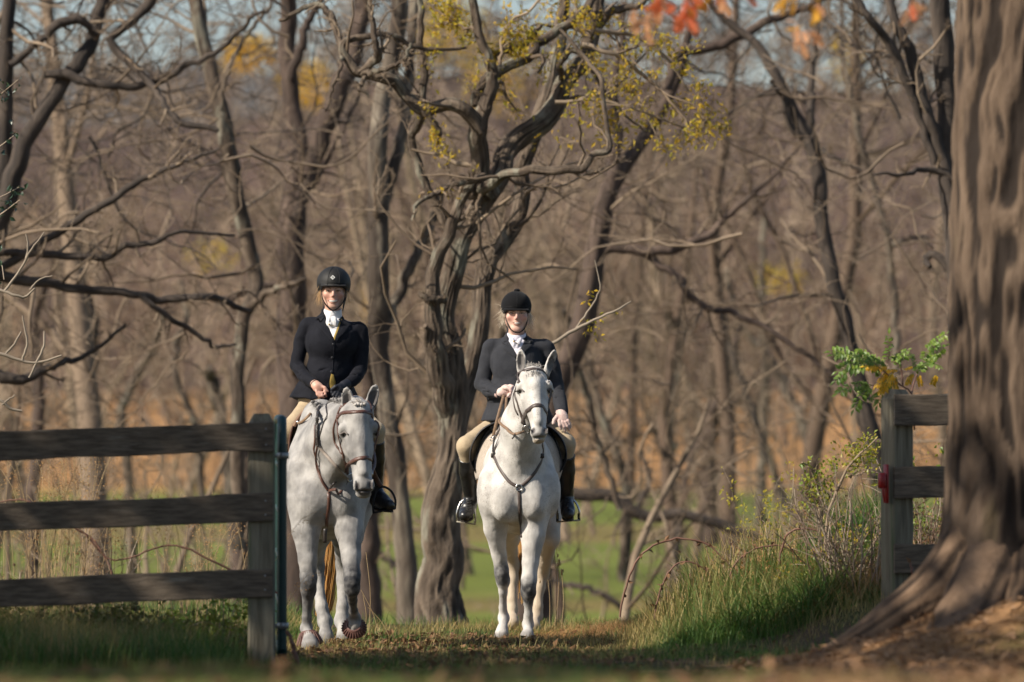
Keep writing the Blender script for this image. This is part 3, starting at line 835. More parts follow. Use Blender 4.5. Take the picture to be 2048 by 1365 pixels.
# patches of yellow and rust foliage still on trees of the far slope
def far_foliage(spots, seed):
    rng = np.random.default_rng(seed); mb = MB()
    for (u, v, y, ru, rv, n, t) in spots:
        c = P(u, v, y); s = np.array([px(ru, y), px((ru + rv) / 2, y), px(rv, y)])
        p = c + unit(rng.normal(size=(n, 3))) * (rng.uniform(size=(n, 1)) ** .4) * s * (.7 + .6 * vnoise(rng.normal(size=(n, 3)) * 0 + rng.normal(size=(n, 3)), seed)[:, None])
        leaf_cards(mb, p, rng.normal(size=(n, 3)), unit(rng.normal(size=(n, 3))), y / 1000 * rng.uniform(.6, 1.6, n), y / 1300, rng, tint=np.clip(rng.normal(t, .2, n), 0, 1))
    return mb
mb = far_foliage([(500, 110, 260, 60, 45, 500, .0), (620, 170, 280, 60, 50, 420, .1), (430, 510, 300, 60, 40, 90, .5), (900, 60, 240, 90, 80, 700, .35),
                  (1000, 150, 260, 80, 90, 500, .3), (740, 620, 300, 30, 60, 160, .2), (1700, 110, 300, 40, 60, 160, .3), (1560, 560, 320, 60, 40, 200, .5)], 50)
tag(build("autumn_foliage", mb, LEAF_Y, smooth=False), kind="stuff")

hanging_limbs("grove_branches", 82, 104, (-80, 760), (-60, 360), (50, 74), BARK_DARK)
hanging_limbs("grove_branches", 49, 105, (1200, 1950), (-60, 240), (50, 74), BARK_DARK)

woods("meadow_edge_brush", 95, (170, 330), (1.2, 4.0), 14, ((6, .5), (5, .5)), (-60, 2000), twr=.02)
hanging_limbs("grove_branches", 114, 106, (-80, 640), (250, 1000), (80, 130), TWIG)
hanging_limbs("grove_branches", 155, 107, (1100, 1950), (200, 1000), (80, 130), TWIG)

hanging_limbs("grove_branches", 155, 108, (-80, 1920), (-100, 150), (56, 95), TWIG)
# ------------------------------------------------------------------ sculpting: smooth unions of rounded shapes, meshed by surface nets
class Sculpt:
    def __init__(self, lo, hi, h):
        self.lo = np.asarray(lo, float); self.h = np.asarray(h, float) * np.ones(3)
        self.n = np.ceil((np.asarray(hi) - self.lo) / self.h).astype(int) + 1
        self.D = np.full(self.n, .5, np.float32)
        self.ax = [self.lo[i] + self.h[i] * np.arange(self.n[i]) for i in range(3)]
    def _sub(self, lo, hi):
        a = np.clip(np.floor((lo - self.lo) / self.h).astype(int), 0, self.n)
        b = np.clip(np.ceil((hi - self.lo) / self.h).astype(int) + 1, 0, self.n)
        if np.any(b <= a): return None
        sl = tuple(slice(a[i], b[i]) for i in range(3))
        g = [self.ax[i][a[i]:b[i]].astype(np.float32) for i in range(3)]
        return sl, g[0][:, None, None], g[1][None, :, None], g[2][None, None, :]
    def _merge(self, sl, d, k, op):
        A = self.D[sl]
        if op == 'sub':
            d = -d
            h = np.clip(.5 - .5 * (A - d) / k, 0, 1)
            self.D[sl] = A + (d - A) * h + k * h * (1 - h)
        else:
            h = np.clip(.5 + .5 * (A - d) / k, 0, 1)
            self.D[sl] = A + (d - A) * h - k * h * (1 - h)
    def ell(self, c, r, k=.03, R=None, op='add'):
        c = np.asarray(c, float); r = np.asarray(r, float) * np.ones(3)
        R = np.eye(3) if R is None else np.asarray(R, float)
        e = np.sqrt(((R * r[None, :]) ** 2).sum(1)) + k * 1.5 + .02
        s = self._sub(c - e, c + e)
        if s is None: return self
        sl, X, Y, Z = s
        X, Y, Z = X - c[0], Y - c[1], Z - c[2]
        q = [(X * R[0, i] + Y * R[1, i] + Z * R[2, i]) / r[i] for i in range(3)]
        k0 = np.sqrt(q[0] ** 2 + q[1] ** 2 + q[2] ** 2)
        k1 = np.sqrt((q[0] / r[0]) ** 2 + (q[1] / r[1]) ** 2 + (q[2] / r[2]) ** 2) + 1e-6
        d = k0 * (k0 - 1) / k1
        self._merge(sl, d.astype(np.float32), k, op); return self
    def cap(self, a, b, ra, rb, k=.03, wide=None, fw=1.0, fwb=None, op='add'):
        """tapered limb from a to b; wide = direction along which the section is fw (to fwb at b) times as wide"""
        a = np.asarray(a, float); b = np.asarray(b, float)
        m = max(ra, rb) * max(1, fw, fwb or 0) + k * 1.5 + .02
        s = self._sub(np.minimum(a, b) - m, np.maximum(a, b) + m)
        if s is None: return self
        sl, X, Y, Z = s
        ab = b - a; L2 = (ab ** 2).sum() + 1e-12
        X, Y, Z = X - a[0], Y - a[1], Z - a[2]
        t = np.clip((X * ab[0] + Y * ab[1] + Z * ab[2]) / L2, 0, 1)
        qx, qy, qz = X - t * ab[0], Y - t * ab[1], Z - t * ab[2]
        r = ra + (rb - ra) * t
        if wide is None:
            d = np.sqrt(qx * qx + qy * qy + qz * qz) - r
        else:
            w = np.asarray(wide, float); w = w - ab * (w @ ab) / L2; w /= np.linalg.norm(w)
            ff = fw + ((fw if fwb is None else fwb) - fw) * t
            p = qx * w[0] + qy * w[1] + qz * w[2]
            rest = np.maximum(qx * qx + qy * qy + qz * qz - p * p, 0)
            q = np.sqrt(rest + (p / ff) ** 2)
            d = (q - r) * np.minimum(1, .5 + .5 * ff)
        self._merge(sl, d.astype(np.float32), k, op); return self
    def chain(self, pts, rs, k=.03, **kw):
        for i in range(len(pts) - 1): self.cap(pts[i], pts[i + 1], rs[i], rs[i + 1], k, **kw)
        return self
    def plane(self, p, nrm, k=.004):
        """cut away everything on the side nrm points to"""
        nrm = np.asarray(nrm, float) / np.linalg.norm(nrm); p = np.asarray(p, float)
        d = (self.ax[0][:, None, None] - p[0]) * nrm[0] + (self.ax[1][None, :, None] - p[1]) * nrm[1] + (self.ax[2][None, None, :] - p[2]) * nrm[2]
        self.D = np.maximum(self.D, d.astype(np.float32)); return self
    def mesh(self, smooth=2):
        D = self.D; D[[0, -1]] = .5; D[:, [0, -1]] = .5; D[:, :, [0, -1]] = .5
        S = D < 0
        nx, ny, nz = S.shape
        cnt = np.zeros((nx - 1, ny - 1, nz - 1), np.uint8)
        for i in (0, 1):
            for j in (0, 1):
                for k in (0, 1): cnt += S[i:nx - 1 + i, j:ny - 1 + j, k:nz - 1 + k]
        act = (cnt > 0) & (cnt < 8)
        ci = np.argwhere(act)
        vid = np.full(act.shape, -1, np.int32); vid[act] = np.arange(len(ci))
        acc = np.zeros((len(ci), 3)); num = np.zeros(len(ci))
        for ax in range(3):
            o = [q for q in range(3) if q != ax]
            for u in (0, 1):
                for w in (0, 1):
                    off = [0, 0, 0]; off[o[0]] = u; off[o[1]] = w
                    i0 = ci + off; i1 = i0.copy(); i1[:, ax] += 1
                    d0 = D[i0[:, 0], i0[:, 1], i0[:, 2]]; d1 = D[i1[:, 0], i1[:, 1], i1[:, 2]]
                    m = (d0 < 0) != (d1 < 0)
                    t = d0[m] / (d0[m] - d1[m])
                    p = i0[m].astype(float); p[:, ax] += t
                    acc[m] += p; num[m] += 1
        V = self.lo + acc / num[:, None] * self.h
        Fs = []
        for ax in range(3):
            o = [q for q in range(3) if q != ax]
            sl0 = [slice(None)] * 3; sl1 = [slice(None)] * 3
            sl0[ax] = slice(0, -1); sl1[ax] = slice(1, None)
            a, b = S[tuple(sl0)], S[tuple(sl1)]
            e = np.argwhere(a != b)
            e = e[(e[:, o[0]] > 0) & (e[:, o[1]] > 0)]
            ins = S[e[:, 0], e[:, 1], e[:, 2]]
            q = []
            for du, dw in ((-1, -1), (0, -1), (0, 0), (-1, 0)):
                c = e.copy(); c[:, o[0]] += du; c[:, o[1]] += dw
                q.append(vid[c[:, 0], c[:, 1], c[:, 2]])
            f = np.stack(q, 1)
            flip = ins if ax != 1 else ~ins
            f[~flip] = f[~flip][:, ::-1]
            Fs.append(f)
        F = np.concatenate(Fs); F = F[(F >= 0).all(1)]
        # light smoothing
        E = np.concatenate([F[:, [0, 1]], F[:, [1, 2]], F[:, [2, 3]], F[:, [3, 0]]])
        for _ in range(smooth):
            s = np.zeros_like(V); c = np.zeros(len(V))
            for x in range(3): s[:, x] = np.bincount(E[:, 0], V[E[:, 1], x], len(V)) + np.bincount(E[:, 1], V[E[:, 0], x], len(V))
            c = np.bincount(E.ravel(), minlength=len(V))
            V = V * .5 + .5 * s / c[:, None]
        return V, F

def vnormals(V, F):
    n = np.cross(V[F[:, 2]] - V[F[:, 0]], V[F[:, 3]] - V[F[:, 1]])
    out = np.zeros_like(V)
    for c in range(4):
        for x in range(3): out[:, x] += np.bincount(F[:, c], n[:, x], len(V))
    return unit(out)

def on(sk, u, v, y, lift=.012):
    p, m = sk.at(u, v, y)
    return p + unit(m * .6 + unit(np.array([0, 0, ZC]) - p)) * lift

class Skin:
    """ray look-up on a finished mesh, to lay straps, seams and features on its surface"""
    def __init__(self, V, F):
        self.t = BVHTree.FromPolygons([tuple(v) for v in V.tolist()], F.tolist())
    def hit(self, u, v, back=False):
        d = P(u, v, 1.0) - np.array([0, 0, ZC]); d /= np.linalg.norm(d)
        loc, nrm, i, dist = self.t.ray_cast(Vector((0, 0, ZC)), Vector(d))
        return None if loc is None else (np.array(loc), np.array(nrm))
    def near(self, p):
        loc, nrm, i, dist = self.t.find_nearest(Vector(p))
        return np.array(loc), np.array(nrm)
    def at(self, u, v, y):
        """surface seen at pixel (u,v); beyond the outline: the nearest surface to that point at distance y"""
        h = self.hit(u, v)
        return h if h is not None else self.near(P(u, v, y))

def strap(mb, skin, path, y, half, thick=.004, lift=.004, n=24):
    pts, nrm = [], []
    for q in path:
        if len(q) == 2: p, m = skin.at(q[0], q[1], y)
        else: p, m = skin.near(P(*q))
        pts.append(p + m * lift); nrm.append(m)
    pts = np.array(pts); nrm = np.array(nrm)
    q = spline(np.concatenate([pts, nrm], 1), n)
    for i in range(n):
        p, m = skin.near(q[i, :3])
        d = (q[i, :3] - p) @ m
        if d < lift: q[i, :3] = p + m * lift
        q[i, 3:] = unit(q[i, 3:] * .4 + m * .6)
    return ribbon(mb, q[:, :3], q[:, 3:], half, thick)

def patch(mb, skin, poly, y, lift=.004, thick=.003, sub=5, tint=0.0):
    """a closed outline of pixels laid on the surface as a thin plate (fan from its middle, a few rings)"""
    poly = np.asarray(poly, float)
    pl = np.vstack([poly, poly[:1]])
    per = np.concatenate([np.linspace(pl[i], pl[i + 1], 5)[:-1] for i in range(len(poly))])
    c = poly.mean(0); K = len(per)
    V = []
    for f in np.linspace(1, 0.12, sub):
        for q in c + (per - c) * f:
            p, m = skin.at(q[0], q[1], y)
            to = unit(np.array([0, 0, ZC]) - p)
            V.append(p + (m * .5 + to * .5) * (lift + (thick if f < .999 else 0)))
    V = np.array(V); n0 = mb.n
    idx = np.arange(len(V)).reshape(sub, K)
    F = np.stack([idx[:-1], np.roll(idx[:-1], -1, 1), np.roll(idx[1:], -1, 1), idx[1:]], -1).reshape(-1, 4)
    mb.add(V, F, tint)
    mb.add(V[-K:].mean(0)[None], np.zeros((0, 4), np.int64), tint)
    mb.F.append(np.stack([idx[-1], np.roll(idx[-1], -1), np.full(K, len(V))], 1) + n0)
    return mb

def rot_from(z, x):
    z = unit(np.asarray(z, float)); x = np.asarray(x, float); x = unit(x - z * (x @ z)); y = np.cross(z, x)
    return np.stack([x, y, z], 1)

# ------------------------------------------------------------------ horse materials
def coat(name, c1, c2, dark, freck, fs=.62):
    m = bpy.data.materials.new(name); m.use_nodes = True
    nt = m.node_tree; N, L = nt.nodes, nt.links; b = N["Principled BSDF"]
    b.inputs["Roughness"].default_value = .62; b.inputs["Specular IOR Level"].default_value = .25; b.inputs["Sheen Weight"].default_value = .08
    tc = N.new("ShaderNodeTexCoord")
    def noise(s, det=4, st=None):
        n = N.new("ShaderNodeTexNoise"); n.inputs["Scale"].default_value = s; n.inputs["Detail"].default_value = det
        if st:
            mp = N.new("ShaderNodeMapping"); mp.inputs["Scale"].default_value = st; L.new(tc.outputs["Object"], mp.inputs[0]); L.new(mp.outputs[0], n.inputs["Vector"])
        else: L.new(tc.outputs["Object"], n.inputs["Vector"])
        return n.outputs[0]
    def ramp(s, lo, hi, a=0, c=1):
        r = N.new("ShaderNodeMapRange"); r.inputs[1].default_value = lo; r.inputs[2].default_value = hi; r.inputs[3].default_value = a; r.inputs[4].default_value = c
        L.new(s, r.inputs[0]); return r.outputs[0]
    def mix(f, a, c):
        x = N.new("ShaderNodeMix"); x.data_type = 'RGBA'; L.new(f, x.inputs[0])
        for s, v in ((x.inputs[6], a), (x.inputs[7], c)):
            if hasattr(v, "links"): L.new(v, s)
            else: s.default_value = c4(v)
        return x.outputs[2]
    def mul(a, c):
        x = N.new("ShaderNodeMath"); x.operation = 'MULTIPLY'; L.new(a, x.inputs[0])
        if hasattr(c, "links"): L.new(c, x.inputs[1])
        else: x.inputs[1].default_value = c
        return x.outputs[0]
    col = mix(ramp(noise(9, 7), .40, .66), c1, c2)
    at = N.new("ShaderNodeAttribute"); at.attribute_name = "freckle"
    spots = mul(ramp(noise(150, 2), fs, fs + .07), ramp(noise(6, 2), .40, .62))
    col = mix(mul(spots, at.outputs["Fac"]), col, freck)
    at2 = N.new("ShaderNodeAttribute"); at2.attribute_name = "tint"
    dk = mul(at2.outputs["Fac"], ramp(noise(24, 3), .25, .6, .55, 1.0))
    col = mix(dk, col, dark)
    at3 = N.new("ShaderNodeAttribute"); at3.attribute_name = "skin"
    col = mix(at3.outputs["Fac"], col, (.075, .066, .066))
    at4 = N.new("ShaderNodeAttribute"); at4.attribute_name = "buff"
    col = mix(at4.outputs["Fac"], col, (.46, .36, .25))
    L.new(col, b.inputs["Base Color"])
    bp = N.new("ShaderNodeBump"); bp.inputs["Distance"].default_value = .004; bp.inputs["Strength"].default_value = .7
    L.new(noise(55, 4, (1, 1, .3)), bp.inputs["Height"]); L.new(bp.outputs[0], b.inputs["Normal"])
    return m

COAT_R = coat("coat_white_flecked", (.60, .575, .54), (.40, .38, .355), (.05, .05, .054), (.22, .185, .16), .585)
COAT_L = coat("coat_pale_grey", (.38, .365, .348), (.195, .188, .183), (.032, .032, .036), (.22, .19, .165), .58)
EYE = M("eye_dark", (.012, .008, .006), rough=.08, spec=.8)
MANE_G = M("mane_grey", (.05, .05, .05), (.34, .32, .31), 45, .7, .004, 80)
TAIL_GOLD = M("tail_gold", (.74, .41, .12), (.80, .54, .24), 30, .55, transl=.35, stretch=(1, 1, .1))
LEATHER_B = M("leather_brown", (.075, .032, .022), (.11, .05, .035), 30, .42, .0015, 120, spec=.5)
LEATHER_K = M("leather_dark", (.022, .017, .015), (.04, .032, .028), 30, .4, .0015, 120, spec=.5)
REIN_TAN = M("rein_tan", (.26, .17, .10), (.16, .10, .065), 40, .6, .002, 150)
STEEL = M("steel", (.62, .60, .57), rough=.25, metal=1.0)
RUBBER = M("bell_boot_brown", (.13, .062, .05), (.17, .085, .07), 20, .55, spec=.4)
HOOF = M("hoof_horn", (.16, .14, .12), (.28, .24, .20), 12, .5, stretch=(1, 1, .2))
FLEECE = M("fleece_beige", (.58, .49, .40), (.44, .36, .28), 60, .95, .02, 90, sheen=.3)
PAD_LILAC = M("pad_lilac", (.46, .41, .48), (.36, .32, .38), 30, .9, .004, 120)
SADDLE_K = M("saddle_black", (.014, .014, .016), (.022, .022, .024), 20, .38, .002, 60, spec=.5)
SADDLE_B = M("saddle_brown", (.10, .05, .032), (.16, .085, .05), 10, .42, .002, 60, spec=.5)

def mask_at(V, pts):
    """soft spots: pts = [(centre, radius, strength)]"""
    m = np.zeros(len(V))
    for c, r, s in pts:
        r = np.asarray(r, float) * np.ones(3)
        d = np.sqrt((((V - c) / r) ** 2).sum(1))
        m = np.maximum(m, s * smooth01((1.15 - d) / .5))
    return m

def leg(S, pts, rs, hoof, front=True, k=.02):
    """pts: shoulder/stifle, elbow, knee top, knee, cannon, fetlock, pastern"""
    for i in range(len(pts) - 1):
        S.cap(pts[i], pts[i + 1], rs[i], rs[i + 1], .05 if i == 0 else k)

def hoof_cone(S, top, bot, rt, rb):
    S.cap(top, bot, rt, rb, .008)

# ================================================================== right horse (white, flecked)
YR = 36.8
EARS = []
def ear_mask(V, n, skin):
    for c, f in EARS:
        d = V - c; r = np.sqrt(((d / np.array([.034, .05, .085])) ** 2).sum(1))
        skin = np.maximum(skin, .8 * smooth01((1.1 - r) / .35) * smooth01(((n @ f) - .1) / .4) * ((d @ f) < .012))
    EARS.clear(); return skin

def horse_right():
    S = Sculpt((-.36, YR - 1.05, -.10), (.66, YR + 2.35, 2.18), (.0104, .0124, .0104))
    A = lambda u, v, d: P(u, v, YR + d)
    # trunk
    S.ell(A(1040, 968, 1.05), (.285, .80, .38), .10)
    S.ell(A(1046, 915, 1.70), (.25, .36, .37), .10)
    S.ell(A(1038, 955, .30), (.265, .36, .36), .10)
    S.ell(A(1038, 990, .05), (.20, .18, .20), .08)
    S.cap(A(1042, 840, .35), A(1044, 845, .95), .11, .12, .14)
    # pectorals
    S.ell(A(1010, 1003, -.045), (.10, .115, .15), .075)
    S.ell(A(1069, 1003, -.045), (.10, .115, .15), .075)
    S.ell(A(978, 985, .10), (.085, .16, .19), .05)
    S.ell(A(1098, 985, .10), (.085, .16, .19), .05)
    # neck
    S.cap(A(1040, 935, .12), A(1045, 850, -.10), .185, .145, .09, (0, 1, 0), 1.35, 1.3)
    S.cap(A(1045, 850, -.10), A(1062, 765, -.30), .145, .098, .06, (0, 1, 0), 1.35, 1.35)
    S.cap(A(1034, 935, -.03), A(1050, 850, -.27), .10, .062, .04)
    S.cap(A(1020, 950, .0), A(1030, 870, -.14), .07, .05, .03)
    # head
    S.ell(A(1067, 772, -.40), (.100, .13, .115), .03)
    S.cap(A(1066, 762, -.44), A(1073, 815, -.56), .102, .083, .02, (0, 1, .4), 1.15, 1.1)
    S.cap(A(1073, 815, -.56), A(1078, 862, -.68), .080, .052, .02, (0, 1, .4), 1.0, 1.0)
    S.ell(A(1066, 802, -.42), (.098, .13, .15), .03)                 # jaw
    S.cap(A(1070, 770, -.545), A(1077, 845, -.715), .060, .034, .02)  # nasal bone
    S.ell(A(1078, 866, -.70), (.064, .055, .055), .02)
    S.ell(A(1078, 881, -.67), (.047, .05, .028), .012)
    S.cap(A(1042, 771, -.50), A(1038, 783, -.47), .032, .026, .015)
    S.cap(A(1096, 769, -.50), A(1101, 782, -.47), .032, .026, .015)
    S.cap(A(1046, 800, -.52), A(1058, 822, -.56), .016, .010, .015)   # cheek crests
    S.cap(A(1096, 800, -.52), A(1090, 822, -.56), .016, .010, .015)
    for (u, v) in ((1040, 784), (1101, 783)):
        S.ell(A(u, v, -.525), (.016, .025, .013), .010, op='sub')
    for (u, v, s) in ((1066, 861, 1), (1091, 861, -1)):
        S.ell(A(u, v, -.755), (.017, .03, .027), .008, op='sub')
        S.cap(A(u - 4 * s, v - 9, -.735), A(u - 4 * s, v + 7, -.735), .008, .009, .008)
    S.ell(A(1078, 876, -.735), (.05, .03, .0035), .005, op='sub')
    # ears
    for (b, t, f) in (((1043, 744, -.33), (1042, 699, -.37), (-.25, -1, .05)), ((1094, 744, -.33), (1109, 702, -.35), (.75, -.8, .05))):
        b_, t_ = A(*b), A(*t); ax = unit(t_ - b_); f = unit(np.array(f))
        Rm = rot_from(ax, np.cross(f, ax))
        S.ell(b_ + (t_ - b_) * .48, (.038, .024, .094), .010, Rm)
        S.cap(b_ - ax * .03, b_ + ax * .03, .030, .028, .02)
        S.ell(b_ + (t_ - b_) * .50 + f * .022, (.027, .028, .076), .004, Rm, 'sub'); EARS.append((b_ + (t_ - b_) * .5, f))
    # front legs
    l = [A(992, 1005, .08), A(991, 1060, .16), A(998, 1110, .22), A(1003, 1140, .24), A(1006, 1162, .25), A(1006, 1185, .27), A(1006, 1215, .32), A(1008, 1236, .35), A(1006, 1250, .31)]
    S.chain(l, [.125, .082, .055, .052, .050, .029, .027, .040, .030], .022)
    S.ell(A(1003, 1148, .215), (.05, .04, .055), .02); S.ell(A(1010, 1238, .38), (.034, .035, .035), .015)
    r = [A(1070, 1010, .03), A(1066, 1070, .0), A(1061, 1125, -.03), A(1058, 1160, -.05), A(1057, 1185, -.05), A(1057, 1205, -.03), A(1057, 1232, .0), A(1056, 1250, .02), A(1055, 1262, -.02)]
    S.chain(r, [.125, .088, .058, .054, .052, .031, .028, .040, .031], .022)
    S.ell(A(1057, 1172, -.085), (.052, .04, .058), .02); S.ell(A(1056, 1253, .05), (.034, .035, .035), .015)
    # hind legs
    h = [A(1086, 1000, 1.55), A(1096, 1075, 1.45), A(1090, 1120, 1.62), A(1084, 1150, 1.72), A(1079, 1175, 1.70), A(1075, 1215, 1.66), A(1073, 1232, 1.66), A(1070, 1243, 1.60)]
    S.chain(h, [.16, .085, .054, .050, .040, .033, .041, .033], .035)
    h2 = [A(1010, 1000, 1.55), A(1016, 1075, 1.85), A(1021, 1105, 1.98), A(1025, 1130, 2.06), A(1025, 1160, 2.03), A(1024, 1200, 1.97), A(1024, 1220, 1.95), A(1025, 1232, 1.90)]
    S.chain(h2, [.16, .085, .054, .050, .040, .033, .041, .033], .035)
    # hooves
    for top, bot, rt, rb in ((A(1005, 1256, .29), A(1003, 1272, .25), .042, .055), (A(1055, 1264, -.04), A(1054, 1276, -.10), .042, .056),
                             (A(1069, 1246, 1.57), A(1068, 1254, 1.53), .042, .055), (A(1025, 1235, 1.88), A(1025, 1246, 1.84), .042, .055)):
        S.cap(top, bot, rt, rb, .008)
    V, F = S.mesh(2)
    n = vnormals(V, F)
    V = V + n * ((fbm(V * np.array([9, 9, 6]), 61) - .5) * .014 + (fbm(V * np.array([26, 26, 14]), 63) - .5) * .005)[:, None]
    dark = mask_at(V, [(A(1004, 1150, .22), (.09, .12, .10), .95), (A(1057, 1182, -.06), (.09, .12, .12), 1.0), (A(1006, 1195, .28), (.05, .1, .10), .25), (A(1057, 1215, -.03), (.05, .1, .10), .3),
                       (A(1078, 862, -.75), (.065, .07, .05), .45), (A(1078, 800, -.6), (.05, .1, .06), .12), (A(1067, 752, -.45), (.05, .1, .04), .25)])
    skin = mask_at(V, [(A(1066, 861, -.75), (.018, .05, .028), 1), (A(1091, 861, -.75), (.018, .05, .028), 1), (A(1078, 872, -.75), (.05, .05, .022), .55),
                       (A(1041, 784, -.52), (.026, .05, .016), .6), (A(1101, 783, -.52), (.026, .05, .016), .6), (A(1078, 845, -.72), (.04, .05, .03), .15)])
    skin = np.maximum(skin, .5 * smooth01((.085 + zg(V[:, 0], V[:, 1]) - V[:, 2]) / .03))
    skin = ear_mask(V, vnormals(V, F), skin)
    buff = np.clip((V[:, 1] - YR - .9) / .5, 0, 1) * np.clip((1.0 - V[:, 2]) / .5, 0, 1) * .8
    buff = np.maximum(buff, mask_at(V, [(A(1078, 884, -.7), (.05, .06, .025), .7)]))
    frk = np.clip(.45 + 1.0 * smooth01((V[:, 2] - .6) / .5), 0, 1)
    loc = P(1035, 1280, YR)
    me = new_mesh("horse", V - loc, F, True, dark, {"skin": skin, "buff": buff, "freckle": frk})
    o = put("horse", me, COAT_R, None, loc)
    tag(o, "white flea-bitten horse facing us with ears pricked, bearing the rider in the velvet cap", "horse")
    return o, V, F, Skin(V, F), A

HR, VR, FR, SR, AR = horse_right()

# ================================================================== left horse (pale grey, walking)
YL = 33.6
def horse_left():
    S = Sculpt((-1.62, YL - 1.05, -.04), (-.68, YL + 2.35, 1.92), (.0104, .0124, .0104))
    A = lambda u, v, d: P(u, v, YL + d)
    S.ell(A(657, 965, 1.05), (.275, .80, .39), .10)
    S.ell(A(656, 915, 1.75), (.25, .36, .37), .10)
    S.ell(A(655, 950, .30), (.265, .36, .37), .10)
    S.ell(A(656, 990, .05), (.215, .20, .21), .08)
    S.cap(A(640, 835, .35), A(645, 840, .95), .12, .12, .14)
    # chest muscles, shoulders
    S.ell(A(624, 1006, -.03), (.108, .125, .16), .065)
    S.ell(A(691, 1001, -.03), (.105, .125, .16), .065)
    S.ell(A(598, 965, .12), (.085, .18, .22), .05)
    S.ell(A(716, 965, .12), (.085, .18, .22), .05)
    # neck, low and forward
    S.cap(A(648, 905, .25), A(672, 865, -.12), .20, .155, .08, (.3, .3, 1), 1.30, 1.30)
    S.cap(A(672, 865, -.12), A(708, 828, -.42), .150, .095, .06, (.3, .3, 1), 1.30, 1.30)
    S.cap(A(655, 965, .0), A(690, 905, -.32), .11, .070, .05)
    S.cap(A(632, 965, .02), A(660, 880, -.12), .07, .05, .04)
    # head
    S.ell(A(716, 838, -.48), (.100, .125, .115), .03)
    S.cap(A(716, 830, -.52), A(720, 900, -.60), .104, .086, .02, (0, 1, .3), 1.15, 1.1)
    S.cap(A(720, 900, -.60), A(726, 968, -.68), .080, .056, .02, (0, 1, .3), 1.0, 1.0)
    S.ell(A(708, 880, -.46), (.098, .14, .17), .03)
    S.cap(A(718, 835, -.615), A(727, 945, -.735), .060, .036, .02)
    S.ell(A(728, 970, -.71), (.068, .058, .062), .02)
    S.ell(A(727, 988, -.67), (.052, .055, .030), .012)
    S.cap(A(688, 856, -.59), A(684, 870, -.555), .034, .027, .015)
    S.cap(A(748, 852, -.58), A(752, 868, -.545), .034, .027, .015)
    S.cap(A(694, 890, -.60), A(706, 918, -.64), .017, .011, .015)
    S.cap(A(748, 890, -.58), A(742, 915, -.63), .015, .010, .015)
    S.ell(A(688, 870, -.612), (.017, .026, .014), .010, op='sub')
    S.ell(A(753, 869, -.585), (.014, .026, .014), .010, op='sub')
    for (u, v, s) in ((714, 973, 1), (742, 970, -1)):
        S.ell(A(u, v, -.772), (.019, .032, .028), .008, op='sub')
        S.cap(A(u - 4 * s, v - 10, -.75), A(u - 4 * s, v + 8, -.75), .009, .010, .008)
    S.ell(A(728, 982, -.745), (.055, .035, .0035), .005, op='sub')
    for (b, t, f) in (((696, 818, -.42), (694, 779, -.46), (-.2, -1, .05)), ((741, 812, -.42), (751, 774, -.44), (.25, -1, .05))):
        b_, t_ = A(*b), A(*t); ax = unit(t_ - b_); f = unit(np.array(f))
        Rm = rot_from(ax, np.cross(f, ax))
        S.ell(b_ + (t_ - b_) * .45, (.042, .025, .090), .010, Rm)
        S.cap(b_ - ax * .03, b_ + ax * .03, .032, .030, .02)
        S.ell(b_ + (t_ - b_) * .48 + f * .023, (.031, .029, .074), .004, Rm, 'sub'); EARS.append((b_ + (t_ - b_) * .48, f))
    # planted foreleg
    l = [A(611, 1000, .05), A(612, 1060, .0), A(616, 1120, -.05), A(618, 1155, -.06), A(617, 1180, -.05), A(615, 1203, -.02), A(613, 1235, .0), A(613, 1256, .02), A(616, 1268, -.03)]
    S.chain(l, [.130, .094, .062, .056, .053, .033, .030, .042, .034], .022)
    S.ell(A(618, 1166, -.095), (.052, .04, .06), .02); S.ell(A(613, 1258, .05), (.036, .036, .036), .015)
    # lifted foreleg
    r = [A(696, 1000, .05), A(699, 1060, -.06), A(702, 1115, -.16), A(704, 1150, -.22), A(704, 1178, -.23), A(706, 1200, -.12), A(707, 1222, .0), A(709, 1238, .08), A(709, 1250, .08)]
    S.chain(r, [.130, .092, .060, .056, .050, .031, .030, .041, .034], .022)
    S.ell(A(703, 1163, -.26), (.052, .04, .06), .02)
    # hind legs
    h = [A(638, 1000, 1.5), A(631, 1065, 1.22), A(629, 1105, 1.34), A(632, 1135, 1.40), A(634, 1160, 1.37), A(643, 1215, 1.25), A(650, 1243, 1.22), A(652, 1256, 1.17)]
    S.chain(h, [.21, .11, .064, .056, .045, .039, .047, .038], .035)
    h2 = [A(696, 1000, 1.55), A(694, 1070, 1.5), A(690, 1105, 1.66), A(688, 1130, 1.74), A(687, 1160, 1.72), A(685, 1215, 1.62), A(683, 1243, 1.60), A(685, 1258, 1.54)]
    S.chain(h2, [.21, .11, .064, .056, .047, .040, .048, .038], .035)
    S.cap(A(652, 1262, 1.15), A(653, 1282, 1.10), .046, .060, .008)
    S.cap(A(686, 1264, 1.52), A(688, 1282, 1.46), .046, .060, .008)
    S.cap(A(617, 1272, -.05), A(621, 1294, -.11), .046, .060, .008)
    S.cap(A(709, 1250, .06), A(708, 1258, .09), .042, .050, .008)
    V, F = S.mesh(2)
    n = vnormals(V, F)
    V = V + n * ((fbm(V * np.array([9, 9, 6]), 62) - .5) * .014 + (fbm(V * np.array([26, 26, 14]), 64) - .5) * .005)[:, None]
